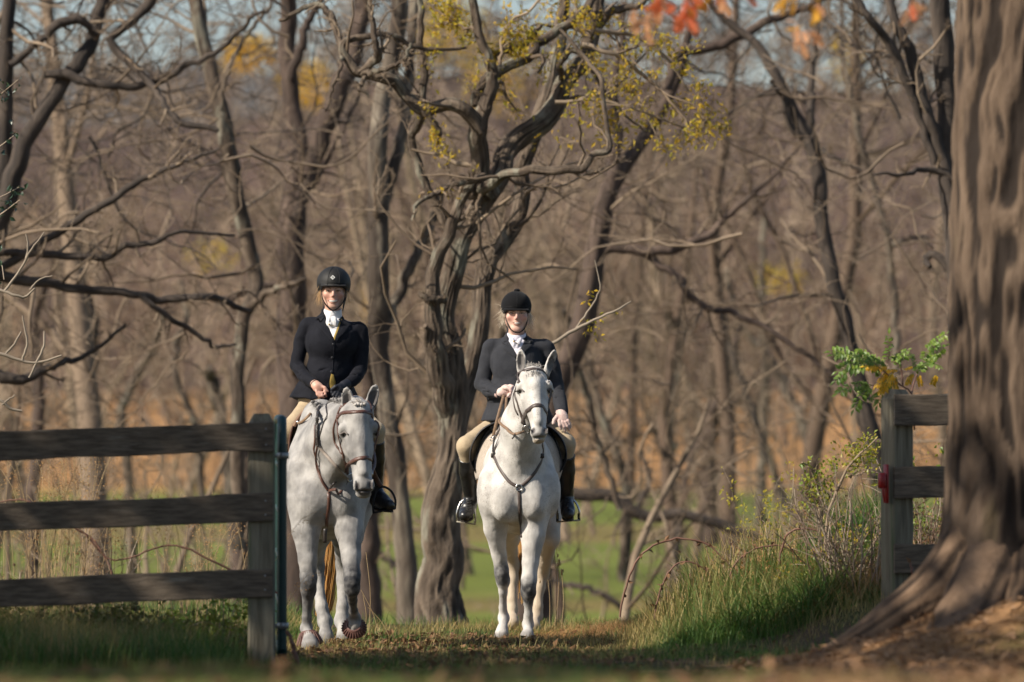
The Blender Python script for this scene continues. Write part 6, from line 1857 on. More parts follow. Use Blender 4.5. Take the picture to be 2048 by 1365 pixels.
cord("rein", [hr + np.array([-.02, 0, .01]), P(1001, 815, 37.200), P(993, 845, 37.150), P(986, 874, 37.160)], .011, RT, BR, 30, skin=SR)
cord("rein", [hr + np.array([-.005, 0, .0]), P(1008, 830, 37.150), P(1000, 855, 37.000), P(992, 872, 37.000)], .009, LD, BR, 30, skin=SR)
cord("rein_end", [P(1030, 868, 36.250), P(1028, 873, 36.220), P(1024, 878, 36.220)], .006, LEATHER_K, BR, 10)
mb = MB(); ring(mb, P(990, 876, 37.100), .016, .004, (0, -1, .3)); ring(mb, P(984, 879, 37.130), .014, .004, (.4, -1, .3)); build("saddle_ring", mb, STEEL, BP)
cord("breast_link", [P(990, 874, 37.100), P(987, 890, 36.950), P(986, 905, 36.820)], .008, LEATHER_K, BP, 16)
# ------------------------------------------------------------------ fences, gate
WOOD_D = M("board_weathered", (.078, .060, .044), (.175, .138, .102), 8, .85, .006, 40, (.9, 1, 6), c3=(.25, .22, .18), s3=3, t3=(.6, .75))
WOOD_P = M("post_weathered", (.115, .10, .07), (.25, .22, .16), 8, .85, .005, 40, (4, 4, .3), c3=(.09, .11, .06), s3=4, t3=(.55, .7))
GREEN_M = M("gate_green", (.007, .034, .031), (.010, .045, .041), 10, .38, spec=.5)
RED_M = M("latch_red", (.30, .010, .009), (.22, .008, .008), 30, .4, spec=.5)
ZINC = M("zinc", (.35, .35, .34), (.25, .25, .24), 40, .45, metal=.8)

def plank(name, root, p0, p1, h, th, mat, seed, ends=(0, 0)):
    """a board from p0 to p1 (mid-height points), slightly wavy and checked at its edges"""
    rng = np.random.default_rng(seed); n = 26
    t = np.linspace(0, 1, n); c = p0 + (p1 - p0) * t[:, None]
    d = unit(p1 - p0); out = unit(np.cross(d, (0, 0, 1)))
    c = c + out * (np.interp(t * 5, range(7), rng.normal(size=7) * .004))[:, None]
    top = np.interp(t * 8, range(10), rng.normal(size=10) * .0035); bot = np.interp(t * 8, range(10), rng.normal(size=10) * .0035)
    prof = [(-.5, -.5), (-.5, .46), (-.38, .5), (.38, .5), (.5, .46), (.5, -.46), (.38, -.5), (-.38, -.5)]
    V = []
    for i in range(n):
        for a, b in prof:
            V.append(c[i] + out * a * th + np.array([0, 0, 1]) * (b * h + (top[i] if b > 0 else bot[i])))
    k = len(prof); idx = np.arange(n * k).reshape(n, k); A, B = idx[:-1], idx[1:]
    F = np.stack([A, np.roll(A, -1, 1), np.roll(B, -1, 1), B], -1).reshape(-1, 4)
    mb = MB(); mb.add(np.array(V), F)
    for e, fl in ((0, 1), (n - 1, 0)):
        r = idx[e]; mb.F.append(np.array([[r[0], r[j + 1], r[j]] if not fl else [r[0], r[j], r[j + 1]] for j in range(1, k - 1)]))
    return build(name, mb, mat, root, smooth=False)

def post(name, root, u, vt, vb, y, w, mat, rz=0, seed=0, cap=.03):
    """a sawn post with worn corners and a weathered domed top"""
    rng = np.random.default_rng(seed)
    b, t = P(u, vb, y), P(u, vt, y); H = t[2] - b[2] + .35; n = 16
    ang = np.array([-.5, -.42, .42, .5, .5, .42, -.42, -.5]); V = []
    prof = np.array([(-.5, -.42), (-.42, -.5), (.42, -.5), (.5, -.42), (.5, .42), (.42, .5), (-.42, .5), (-.5, .42)]) * w
    cz, sz = math.cos(rz), math.sin(rz); prof = prof @ np.array([[cz, sz], [-sz, cz]])
    for i in range(n + 2):
        f = min(i / n, 1); z = b[2] - .35 + H * f + (cap if i > n else 0) - (cap if i == n else 0) * 1.0
        s = 1 + rng.normal() * .008 if i < n else (1.0 if i == n else .55)
        V.append(np.concatenate([prof * s + b[:2], np.full((8, 1), z)], 1))
    V = np.array(V).reshape(-1, 3); idx = np.arange(len(V)).reshape(-1, 8); A, B = idx[:-1], idx[1:]
    F = np.stack([A, np.roll(A, -1, 1), np.roll(B, -1, 1), B], -1).reshape(-1, 4)
    mb = MB(); mb.add(V, F); r = idx[-1]; mb.F.append(np.array([[r[0], r[j], r[j + 1]] for j in range(1, 7)]))
    return build(name, mb, mat, root, smooth=False)

YF = 29.0
FLN = empty("board_fence", P(300, 1330, YF)); tag(FLN, "dark weathered three-board fence with its end post beside the green gate", "fence")
post("post", FLN, 523, 838, 1345, YF + .10, .155, WOOD_P, .06, 1)
post("post", FLN, -190, 862, 1370, YF + .10, .155, WOOD_P, .0, 2)
for k, (v0, v1, h) in enumerate(((893, 872, 58), (1036, 1015, 56), (1189, 1166, 55))):
    plank("board", FLN, P(-260, v0 + 9, YF), P(547 - k, v1, YF - .0), px(h, YF), .032, WOOD_D, 20 + k)
for (u, v) in ((532, 858), (532, 890), (531, 1002), (531, 1030), (530, 1152), (530, 1180)):
    mb = MB(); ellipsoid(mb, P(u, v, YF - .017), (.006, .003, .006), None, 8, 5); build("nail", mb, ZINC, FLN)

YG = 31.0
FRN = empty("board_fence", P(1840, 1250, YG)); tag(FRN, "dark weathered board fence half hidden by the big trunk at right", "fence")
post("post", FRN, 1794, 789, 1275, YG + .08, .150, WOOD_P, .5, 3)
for k, (v0, v1, h) in enumerate(((822, 818, 63), (966, 962, 62), (1118, 1112, 59))):
    plank("board", FRN, P(1788, v0, YG - .03), P(2300, v1 - 6, YG + .3), px(h, YG), .034, WOOD_D, 30 + k)
LT = empty("gate_latch", P(1766, 970, YG)); tag(LT, "small red metal gate latch fixed to the right fence post", "latch")
mb = MB(); box(mb, P(1764, 962, YG - .06), (.042, .05, .095), .3, .008); build("latch_box", mb, RED_M, LT)
mb = MB(); box(mb, P(1772, 968, YG - .02), (.016, .06, .235), .3, .004); build("latch_plate", mb, RED_M, LT)
mb = MB(); tube(mb, [P(1766, 976, YG - .08), P(1767, 990, YG - .085), P(1770, 1004, YG - .07)], .008, 6); build("latch_hook", mb, RED_M, LT)

GT = empty("metal_gate", P(567, 1330, 29.2)); tag(GT, "green tubular metal gate swung open, seen edge-on beside the end post", "gate")
ga = lambda f, z: np.array([(566 - UC) / FP * 29.25 + (-.005 - .150 * f), 29.25 + 2.75 * f, z])
zt, zb = P(0, 840, 29.25)[2], P(0, 1316, 29.25)[2]
loop = [ga(.0, zb + .05), ga(.0, zt - .16), ga(.004, zt - .06), ga(.022, zt - .012), ga(.06, zt), ga(.5, zt), ga(.94, zt), ga(.985, zt - .03), ga(1, zt - .12), ga(1, zb + .05), ga(.97, zb), ga(.5, zb), ga(.04, zb), ga(.008, zb + .02), ga(.0, zb + .05)]
mb = MB(); tube(mb, loop, .028, 10, 120); build("gate_frame", mb, GREEN_M, GT)
for f in np.linspace(.2, .8, 4):
    z = zb + (zt - zb) * f; mb = MB(); tube(mb, [ga(.004, z), ga(.5, z), ga(.996, z)], .020, 8); build("rail", mb, GREEN_M, GT)
for f in (.35, .68):
    mb = MB(); tube(mb, [ga(f, zb), ga(f, zt)], .016, 8); build("stay", mb, GREEN_M, GT)
for v in (912, 1252):
    p = P(566, v, 29.24); mb = MB(); lathe(mb, [(.031, -.018), (.034, -.016), (.034, .016), (.031, .018)], p, 14); box(mb, p + np.array([-.045, .01, 0]), (.06, .012, .022), bev=.003); build("hinge", mb, ZINC, GT)

# ------------------------------------------------------------------ big foreground tree with flaring roots
YT = 26.0
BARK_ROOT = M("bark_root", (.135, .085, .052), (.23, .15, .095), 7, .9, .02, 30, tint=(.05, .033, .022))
BT = empty("old_tree", P(2075, 1400, YT)); tag(BT, "massive old trunk with furrowed bark and flaring roots at the right edge", "tree")
rngt = np.random.default_rng(4)
tl = np.array([(2078, 1480, 620), (2076, 1380, 600), (2074, 1290, 520), (2070, 1190, 430), (2070, 1110, 385), (2068, 1050, 362), (2068, 900, 345), (2068, 700, 338), (2070, 450, 332), (2076, 150, 325), (2084, -200, 315), (2090, -900, 290), (2080, -1800, 240)], float)
pts = np.array([P(a, b, YT) for a, b, w in tl]); rad = tl[:, 2] / FP * YT / 2
mb = MB(); bark_tube(mb, pts, rad, 210, .032, .14, 7.0, 3.2, 7, .08, True); build("trunk", mb, BARK_BIG, BT)
for k, ln in enumerate([
    [(2010, 1000, 150, .0), (1945, 1110, 150, -.1), (1875, 1195, 125, -.2), (1780, 1258, 95, -.25), (1700, 1300, 66, -.25), (1630, 1335, 40, -.2)],
    [(2000, 1110, 160, -.2), (1950, 1225, 140, -.5), (1890, 1305, 110, -.8), (1830, 1380, 80, -1.1), (1740, 1430, 50, -1.4)],
    [(2080, 1150, 190, -.25), (2060, 1260, 160, -.55), (2020, 1350, 120, -.9), (1980, 1430, 90, -1.2)],
    [(1985, 1110, 110, .15), (1920, 1200, 90, .3), (1850, 1262, 66, .45), (1790, 1290, 46, .5), (1730, 1315, 30, .5)],
    [(2120, 1150, 160, .1), (2190, 1250, 130, .0), (2290, 1340, 90, -.1)]]):
    a = np.array(ln, float); pp = np.array([P(u, v, YT + d) for u, v, w, d in a]); rr_ = a[:, 2] / FP * YT / 2
    mb = MB(); bark_tube(mb, pp, rr_, 54, .03, .20, 3.4, 2.6, 30 + k, .35, True); build("root", mb, BARK_ROOT, BT)

# off-frame leafy trees down the fence line on the left, whose crowns shade the lane and the fence
def shade_tree(label, c, r, n, seed, ls=.34):
    rng = np.random.default_rng(seed)
    g = np.array([c[0], c[1], float(zg(c[0], c[1]))])
    root = empty("cedar_tree", g); tag(root, label, "tree")
    mb = MB(); bark_tube(mb, np.array([g - [0, 0, .3], g + [0.1, 0, 2.2], g + [0, .1, c[2] * .7], np.array(c) + [0, 0, r[2] * .7]]), np.array([.32, .24, .18, .06]), 16, .25, .12, 3, 1, seed)
    build("trunk", mb, BARK_DARK, root)
    p0, r0 = walk(rng, np.repeat([[c[0], c[1], c[2] - r[2] * .8]], 40, 0) + np.stack([0 * np.arange(40), 0 * np.arange(40), np.linspace(0, r[2] * 1.4, 40)], 1), unit(rng.normal(size=(40, 3)) * [1, 1, .25]) * 1.0, np.full(40, max(r) * .9), np.full(40, .05), 6, .12, .03)
    mb = MB(); tube_batch(mb, p0, r0, 5); build("limbs", mb, BARK_DARK, root); 
    q = unit(rng.normal(size=(n, 3))) * (rng.uniform(size=(n, 1)) ** .36)
    keep = vnoise(q * 2.6 + seed, seed) > .36
    q = q[keep] * np.array(r) + np.array(c)
    mb = MB(); leaf_cards(mb, q, rng.normal(size=(len(q), 3)), unit(rng.normal(size=(len(q), 3))), ls * rng.uniform(.6, 1.4, len(q)), ls * .5, rng, tint=rng.uniform(0, .5, len(q)))
    tag(build("crown", mb, LEAF_D, root, smooth=False), kind="stuff")
shade_tree("dense cedar standing left of the lane, its shade on the fence", (-11.2, 21.6, 8.2), (4.6, 4.7, 4.2), 10500, 3)
shade_tree("second dense cedar left of the lane, nearer the camera", (-11.3, 14.5, 8.6), (4.1, 4.6, 4.3), 7000, 4)

shade_tree("third small cedar left of the lane, close beside the gate", (-4.4, 27.2, 6.3), (1.2, 1.2, 1.4), 2200, 5, .26)
# ------------------------------------------------------------------ grass, litter, straw
GRASS = M("grass_blade", (.048, .120, .018), (.085, .165, .027), 3, .55, tint=(.44, .31, .13), transl=.3, spec=.3)
STRAW = M("straw", (.48, .27, .10), (.56, .37, .17), 4, .6, transl=.3, tint=(.36, .16, .06))
LITTER = M("leaf_litter", (.20, .105, .05), (.30, .165, .08), 5, .75, transl=.15, tint=(.10, .055, .032))
BRAMBLE = M("bramble_cane", (.13, .060, .042), (.20, .105, .075), 6, .6)
DRYSTEM = M("dry_stem", (.36, .25, .13), (.46, .34, .19), 6, .7, transl=.15)
BRUSH = M("dry_brush", (.32, .25, .185), (.46, .38, .29), 4, .8, tint=(.14, .085, .06))

def blades(mb, x, y, h, w, lean, rng, tint, curl=.5, seg=3):
    n = len(x)
    az = rng.uniform(0, 2 * np.pi, n); d = np.stack([np.cos(az), np.sin(az), 0 * az], 1)
    s = np.stack([-np.sin(az + rng.normal(size=n) * .8), np.cos(az), 0 * az], 1); s = unit(s)
    base = np.stack([x, y, zg(x, y) - .008], 1)
    V = []
    for k in range(seg + 1):
        f = k / seg
        c = base + d * (h * lean * (f ** 1.8))[:, None]; c[:, 2] += h * (f - curl * lean * f ** 2.4 * .6)
        ww = (w * (1 - f ** 1.6) * .5)[:, None]
        if k < seg: V += [c - s * ww, c + s * ww]
        else: V += [c]
    m = 2 * seg + 1
    Vv = np.stack(V, 1).reshape(-1, 3); i = np.arange(n)[:, None] * m
    n0 = mb.n
    F = np.concatenate([i + np.array([[2 * k, 2 * k + 1, 2 * k + 3, 2 * k + 2]]) for k in range(seg - 1)])
    mb.add(Vv, F, np.repeat(tint, m))
    mb.F.append(i + np.array([[2 * seg - 2, 2 * seg - 1, 2 * seg]]) + n0)

def seen(x, y, m=60):
    u = x / y * FP + UC
    return (u > -m) & (u < 2048 + m)

rng = np.random.default_rng(21)
mb = MB()
n = 118000
y = rng.uniform(27.5, 40.0, n); x = rng.uniform(-3.05, 2.7, n)
p = np.stack([x, y, 0 * x], 1)
u = x / y * FP + UC
bank = smooth01((x - .60) / .8) * np.clip(1 - np.abs(y - 34.6) / 3.6, 0, 1) ** .5
side = smooth01((-x - 1.35) / .4)
dens = np.clip(.30 + .9 * (fbm(p * 1.3, 41) - .42) * 2 + bank * .8 + side * .6, 0.05, 1)
path = np.exp(-((x + .75) / .75) ** 2) * .36
k = seen(x, y) & (rng.uniform(size=n) < dens * (1 - path))
x, y, p, bank, side = x[k], y[k], p[k], bank[k], side[k]
nz = fbm(p * np.array([1.1, 1.1, 1]), 43)
h = (.045 + .06 * rng.uniform(size=len(x)) ** 2 + .05 * smooth01((y - 37) / 2) * rng.uniform(size=len(x))) * (.7 + .7 * nz)
h = h + bank * rng.uniform(.05, .38, len(x)) * (.25 + 1.6 * smooth01((fbm(p * 2.6, 46) - .38) / .24)) + side * rng.uniform(0, .22, len(x))
dry = np.clip(smooth01((fbm(p * .8, 44) - .44) / .16) * .8 + rng.normal(size=len(x)) * .22 + .15 * (h > .3) + bank * smooth01((y - 34.8) / 1.5) * .45 - bank * smooth01((34.6 - y) / 1.2) * .8 - .10, 0, 1)
blades(mb, x, y, h, .0035 + .014 * np.minimum(h, .4), rng.uniform(.1, .9, len(x)), rng, dry)
n = 17000; x = rng.uniform(.85, 2.5, n); y = rng.uniform(31.3, 34.6, n)
hh = rng.uniform(.10, .36, n) * smooth01((x - .7) / .7) * (.35 + .9 * smooth01((fbm(np.stack([x, y, 0 * x], 1) * 2.2, 51) - .36) / .25))
blades(mb, x, y, hh, np.full(n, .0085), rng.uniform(.4, 1.3, n), rng, np.clip(rng.normal(.02, .12, n), 0, 1), .7)
n = 9000; x = rng.uniform(-3.3, -1.45, n); y = rng.uniform(29.5, 32.4, n)
blades(mb, x, y, rng.uniform(.10, .44, n) ** 1.15, np.full(n, .006), rng.uniform(.3, 1.1, n), rng, np.clip(rng.normal(.4, .4, n), 0, 1))
tag(build("grass", mb, GRASS), kind="stuff")
# short lawn on the near rise
mb = MB(); n = 46000
y = rng.uniform(12.2, 19.5, n); x = rng.uniform(-2.2, 2.3, n)
p = np.stack([x, y, 0 * x], 1); k = seen(x, y, 150) & (rng.uniform(size=n) < np.clip(.95 - 1.6 * smooth01((x - .1) / 1.3) * smooth01((19 - y) / 3) + .8 * (fbm(p, 47) - .5), .02, 1))
x, y, p = x[k], y[k], p[k]
blades(mb, x, y, rng.uniform(.025, .06, len(x)), np.full(len(x), .0045), rng.uniform(.2, 1.0, len(x)), rng, np.clip(.30 + .5 * (fbm(p * 2, 48) - .5) * 2 + rng.normal(size=len(x)) * .2, 0, 1), .5, 2)
tag(build("lawn", mb, GRASS), kind="stuff")
# straw lying round the right horse's hooves and up the bank
mb = MB(); n = 8000
t = rng.uniform(size=n); x = .05 + 1.15 * t + rng.normal(size=n) * .12; y = 37.3 + rng.normal(size=n) * .7 + .3 * t
blades(mb, x, y, rng.uniform(.06, .22, n) * (.6 + .7 * t), np.full(n, .004), rng.uniform(.9, 2.2, n), rng, rng.uniform(0, .5, n), .95)
n = 9000; x = rng.uniform(1.3, 2.75, n); y = 33.0 + rng.uniform(-1.6, 3.0, n)
blades(mb, x, y, rng.uniform(.12, .48, n) * smooth01((x - 1.0) / 1.0), np.full(n, .0038), rng.uniform(.5, 2.0, n), rng, rng.uniform(0, .9, n), .9)
tag(build("dry_straw", mb, STRAW), kind="stuff")
# fallen leaves on path and lawn
mb = MB(); n = 4600
y = np.concatenate([rng.uniform(28, 38, n), rng.uniform(13, 19, 900)]); x = np.concatenate([rng.normal(size=n) * .8 - .55, rng.uniform(-1.6, 2.2, 900)])
pos = np.stack([x, y, zg(x, y) + .012], 1); m = len(x)
leaf_cards(mb, pos, np.concatenate([rng.normal(size=(m, 2)), rng.normal(size=(m, 1)) * .25], 1), unit(np.concatenate([rng.normal(size=(m, 2)) * .45, np.ones((m, 1))], 1)), rng.uniform(.03, .085, m), rng.uniform(.02, .055, m), rng, .3, tint=rng.uniform(0, 1, m))
tag(build("leaf_litter", mb, LITTER, smooth=False), kind="stuff")
# shredded bark round the big tree
mb = MB(); n = 5200
x = rng.normal(size=n) * .6 + 2.0; y = np.where(rng.uniform(size=n) < .6, rng.normal(size=n) * 1.2 + 25.0, rng.normal(size=n) * 1.6 + 16)
pos = np.stack([x, y, zg(x, y) + .01], 1)
leaf_cards(mb, pos, np.concatenate([rng.normal(size=(n, 2)), rng.normal(size=(n, 1)) * .3], 1), unit(np.concatenate([rng.normal(size=(n, 2)) * .5, np.ones((n, 1))], 1)), rng.uniform(.03, .10, n), rng.uniform(.01, .025, n), rng, .2, tint=rng.uniform(0, .6, n))
tag(build("bark_mulch", mb, M("mulch_chip", (.30, .17, .085), (.40, .25, .14), 6, .9, tint=(.14, .075, .045)), smooth=False), kind="stuff")

# ------------------------------------------------------------------ weeds, brambles, shrubs
def plant(name, label, cat, loc, group=None):
    r = empty(name, loc); return tag(r, label, cat, group)

# tall dry grass with nodding seed heads behind the left fence
SG = plant("seed_grass", "tall dry grass with nodding seed heads standing behind the left fence", "grass clump", np.array([-2.3, 31.0, zg(-2.3, 31.0)]))
rng = np.random.default_rng(31)
st = MB(); sd = MB()
for k in range(130):
    u0 = rng.choice([rng.normal(105, 45), rng.normal(240, 90), rng.normal(410, 60)], p=[.5, .3, .2]); y0 = rng.uniform(30.2, 32.6)
    x0 = (u0 - UC) / FP * y0; z0 = float(zg(x0, y0)); H = rng.uniform(.65, 1.28) if u0 < 180 else rng.uniform(.4, 1.05)
    b = np.array([x0, y0, z0]); ln = rng.normal() * .10
    pts = spline(np.array([b, b + [ln * .3, 0, H * .5], b + [ln + .02, 0, H * .9], b + [ln * 1.6 + rng.normal() * .05, rng.normal() * .03, H]]), 10)
    tube_batch(st, pts[None], np.linspace(.0032, .0014, 10)[None], 3, rng.uniform())
    if rng.uniform() < .75:
        m = 26; t = rng.uniform(.72, 1, m) * 9; i = np.minimum(t.astype(int), 8)
        q = pts[i] + (pts[i + 1] - pts[i]) * (t - i)[:, None]
        dd = np.stack([rng.normal(size=m) * .7 + ln * 3, rng.normal(size=m) * .7, -.5 + rng.normal(size=m) * .5], 1)
        q2 = q + unit(dd) * rng.uniform(.01, .06, m)[:, None]
        leaf_cards(sd, q2, dd, unit(rng.normal(size=(m, 3))), .016, .007, rng, tint=rng.uniform(0, .6, m))
tag(build("stems", st, DRYSTEM, SG), kind="stuff"); tag(build("seed_heads", sd, STRAW, SG, smooth=False), kind="stuff")

def bush(name, label, us, vs, y, n, L, mat, seed, stems=14, dy=.6, twig=BRUSH, tints=(0, 1), cat="bush", spread=None):
    """low leafy plant filling a pixel box (its real depth dy)"""
    rng = np.random.default_rng(seed); (u0, u1), (v0, v1) = us, vs
    xm = ((u0 + u1) / 2 - UC) / FP * y; base = np.array([xm, y, float(zg(xm, y))]); root = plant(name, label, cat, base)
    w = px(u1 - u0, y); ztop = ZC + (VH - v0) / FP * y
    ux = rng.uniform(-.5, .5, stems); sp0 = base + np.stack([ux * w * .8, rng.uniform(-.5, .5, stems) * dy, 0 * ux - .02], 1); sp0[:, 2] = zg(sp0[:, 0], sp0[:, 1]) - .02
    H = (ztop - base[2]) * rng.uniform(.55, 1.0, stems)
    cp, cr = walk(rng, sp0, np.stack([ux * .5 + rng.normal(size=stems) * .2, rng.normal(size=stems) * .2, np.ones(stems)], 1), H * 1.1, np.full(stems, .006), 8, .14, .0, .4)
    mb = MB(); tube_batch(mb, cp, cr, 4, rng.uniform(0, 1, stems))
    c2, r2 = sprout(rng, cp, cr, 7, (30, 75), .38, 5, .2, .0, .6, .2, .4); tube_batch(mb, c2, np.maximum(r2, .0016), 3, rng.uniform(0, 1, len(c2)))
    tag(build("stems", mb, twig, root), kind="stuff")
    if n:
        al = c2.reshape(-1, 3); pk = rng.integers(0, len(al), n); q = al[pk] + rng.normal(size=(n, 3)) * L * .45
        mb = MB(); leaf_cards(mb, q, rng.normal(size=(n, 3)) + [0, 0, -.2], unit(rng.normal(size=(n, 3)) + [-.5, -.4, .8]), L * rng.uniform(.5, 1.3, n), L * .5, rng, tint=np.clip(rng.uniform(*tints, n), 0, 1))
        tag(build("leaves", mb, mat, root, smooth=False), kind="stuff")
    return root
bush("leafy_weed", "tangled green weeds under the lowest board near the frame's left edge", (-20, 190), (1195, 1330), 30.6, 1100, .05, LEAF_D, 51)
bush("leafy_weed", "broad-leaved dark green weeds under the lowest fence board", (180, 330), (1190, 1330), 30.3, 900, .055, LEAF_D, 52, tints=(0, .5))
bush("leafy_weed", "bright green leafy weeds beside the left end post's foot", (320, 490), (1180, 1330), 30.2, 1200, .045, LEAF_G, 53, tints=(0, .25))
bush("dry_weed", "brown dead weed stems crossing behind the left fence's lower gap", (0, 260), (1040, 1260), 31.4, 120, .03, LITTER, 54, 16)
bush("dry_brush", "tangled grey dry brush against the left side of the right post", (1640, 1762), (930, 1200), 32.0, 500, .022, LITTER, 55, 34, .7)
bush("dry_brush", "rusty dry weeds with pale seed tufts seen through the right fence", (1815, 1905), (1000, 1260), 32.4, 500, .026, LITTER, 56, 24, .6)
bush("dry_weed", "low tangle of brown dead stems along the crest of the bank", (1330, 1640), (1075, 1200), 35.0, 700, .028, LITTER, 63, 46, .8, BRUSH)
bush("leafy_weed", "leafy green growth with rusty leaves below the two saplings", (1560, 1740), (1060, 1220), 33.0, 900, .04, LEAF_G, 64, 20, .8, tints=(0, .7))
bush("green_shrub", "small green leafy shoots behind the upper gap of the right fence", (1818, 1900), (870, 1180), 32.6, 260, .045, LEAF_G, 57, 8, .4, tints=(0, .3))
bush("dry_brush", "orange dead grass and vine mound in front of the right post", (1480, 1770), (1085, 1240), 33.4, 900, .03, STRAW, 58, 40, .9, STRAW)
bush("yellow_shrub", "small yellow-green shrub beyond the bank left of the right post", (1570, 1670), (950, 1120), 40.5, 900, .04, LEAF_Y, 59, 12, .6, tints=(.4, 1))

# two slender saplings on the bank
def sapling(label, lines, y, clusters, n, L, mat, seed, tints, bark=TWIG):
    rng = np.random.default_rng(seed); tr = traced(lines, y, rng, 16, .004, .1)
    root = plant("sapling", label, "sapling", tr[0][0][0]); mb = MB()
    for p, r in tr: tube(mb, p, r, 6)
    build("stem", mb, bark, root)
    cp = np.stack([p for p, r in tr]); cr = np.stack([r for p, r in tr]); c2, r2 = sprout(rng, cp, cr, 10, (30, 80), .22, 5, .2, .0, .5, .35, .4)
    mb = MB(); tube_batch(mb, c2, np.maximum(r2, .0015), 3); tag(build("twigs", mb, bark, root), kind="stuff")
    mb = MB()
    for (u, v, ru, rv, k) in clusters:
        q = P(u, v, y) + rng.normal(size=(k, 3)) * [px(ru, y) * .5, px(ru, y) * .5, px(rv, y) * .5]
        leaf_cards(mb, q, rng.normal(size=(k, 3)) + [0, 0, -.5], unit(rng.normal(size=(k, 3)) + [-.6, -.4, .8]), L * rng.uniform(.5, 1.3, k), L * .5, rng, tint=rng.uniform(*tints, k))
    tag(build("leaves", mb, mat, root, smooth=False), kind="stuff")
sapling("slender green-leaved sapling on the grassy bank, left of the dry brush", [[(1634, 1190, 8), (1640, 1038, 7), (1637, 990, 6), (1622, 940, 4), (1604, 925, 3)], [(1640, 1040, 6), (1655, 1005, 5), (1664, 975, 4), (1672, 945, 3)]], 33.2,
        [(1622, 975, 30, 36, 110), (1648, 960, 30, 34, 90), (1610, 930, 16, 14, 26), (1665, 930, 24, 18, 40), (1640, 1000, 26, 24, 60)], 0, .040, LEAF_G, 61, (0, .35))
sapling("leaning leafy sapling whose top reaches over the red latch", [[(1646, 1180, 7), (1655, 1040, 7), (1684, 960, 6), (1705, 925, 5), (1728, 900, 4), (1752, 878, 3)], [(1690, 955, 5), (1715, 950, 4), (1742, 940, 3)]], 32.8,
        [(1715, 905, 40, 28, 130), (1738, 885, 30, 22, 90), (1740, 925, 34, 26, 90), (1700, 935, 22, 22, 50)], 0, .034, LEAF_G, 62, (.05, .55))

# bramble canes arching over the bank
for k, (lab, y, ln) in enumerate([
    ("long reddish bramble cane arching over the left end of the bank", 34.4, [(1240, 1235, 4), (1246, 1200, 4.5), (1259, 1150, 4.5), (1286, 1107, 4.5), (1328, 1083, 4.5), (1376, 1078, 4), (1419, 1091, 4), (1451, 1123, 3.5), (1474, 1153, 3)]),
    ("lower bramble cane arching inside the longest one", 34.2, [(1308, 1240, 4), (1318, 1190, 4), (1336, 1147, 4), (1366, 1123, 3.5), (1403, 1134, 3.5), (1430, 1165, 3)]),
    ("red bramble cane bent in a round arch before the saplings", 33.4, [(1556, 1170, 5), (1560, 1115, 5), (1576, 1068, 5), (1610, 1057, 5), (1645, 1066, 4.5), (1670, 1097, 4), (1684, 1130, 4)]),
    ("thin bramble cane sweeping low across the middle of the bank", 34.0, [(1440, 1200, 4), (1470, 1130, 4), (1510, 1098, 4), (1560, 1092, 3.5), (1600, 1110, 3)]),
    ("dark red cane standing by the right post's foot", 30.6, [(1850, 1250, 6), (1838, 1200, 6), (1826, 1150, 5), (1818, 1120, 4)]),
    ("stout brown cane rising beside the open gate's foot", 29.0, [(600, 1345, 11), (592, 1315, 10), (584, 1285, 9), (574, 1262, 8)]),
    ("reddish bramble cane crossing behind the left fence", 31.0, [(560, 1190, 5), (480, 1150, 5), (420, 1120, 4.5), (340, 1090, 4), (230, 1120, 4), (160, 1060, 4)]),
    ("red cane rising from the weeds through the left fence's middle gap", 31.2, [(228, 1160, 6), (215, 1120, 6), (190, 1085, 5), (160, 1062, 4), (60, 1005, 4), (0, 1003, 3)])]):
    rng = np.random.default_rng(70 + k); tr = traced([ln], y, rng, 30, .003, .05); p, r = tr[0]
    root = plant("bramble_cane", lab, "bramble", p[0]); mb = MB(); tube(mb, p, r, 6)
    th = rng.integers(2, 28, 26)
    for t in th: tube(mb, [p[t], p[t] + unit(rng.normal(size=3)) * .012], [.0025, .0004], 4, cap=False)
    build("cane", mb, BRAMBLE, root)
    if k < 5:
        mb = MB(); kk = rng.integers(3, 29, 14); q = p[kk]; leaf_cards(mb, q, rng.normal(size=(14, 3)) + [0, 0, -.4], unit(rng.normal(size=(14, 3))), rng.uniform(.03, .06, 14), .03, rng, tint=rng.uniform(0, 1, 14)); tag(build("leaves", mb, LITTER, root, smooth=False), kind="stuff")

# dry stalks near the horses
rng = np.random.default_rng(91); mb = MB(); ST = plant("dry_stalks", "few tall dry stalks standing in the grass by the right horse's hind legs", "grass clump", P(1110, 1260, 38.6))
for u, vt in ((1106, 1060), (1112, 1085), (1098, 1110), (1118, 1120), (1092, 1130), (1124, 1150), (1082, 1160)):
    y0 = 38.5 + rng.normal() * .3; b = P(u + rng.normal() * 8, 1262, y0); t = P(u, vt, y0); tube(mb, spline(np.array([b, (b + t) / 2 + [.015, 0, 0], t]), 8), np.linspace(.003, .002, 8), 4)
    for j in range(5): ellipsoid(mb, t + rng.normal(size=3) * [.006, .006, .03], (.006, .006, .016), None, 5, 4)
build("stalks", mb, DRYSTEM, ST)
mb = MB(); ST = plant("dry_stalks", "bent straw stalks behind the pale grey horse's lifted hoof", "grass clump", P(745, 1290, 36.2))
for u, v0, u2, v1 in ((738, 1270, 732, 1105), (760, 1278, 722, 1180), (778, 1272, 736, 1215), (728, 1275, 726, 1190)):
    b, t = P(u, v0, 36.3), P(u2, v1, 36.3); tube(mb, spline(np.array([b, (b + t) / 2 + [.02, 0, 0], t]), 8), np.linspace(.003, .002, 8), 4)
build("stalks", mb, DRYSTEM, ST)

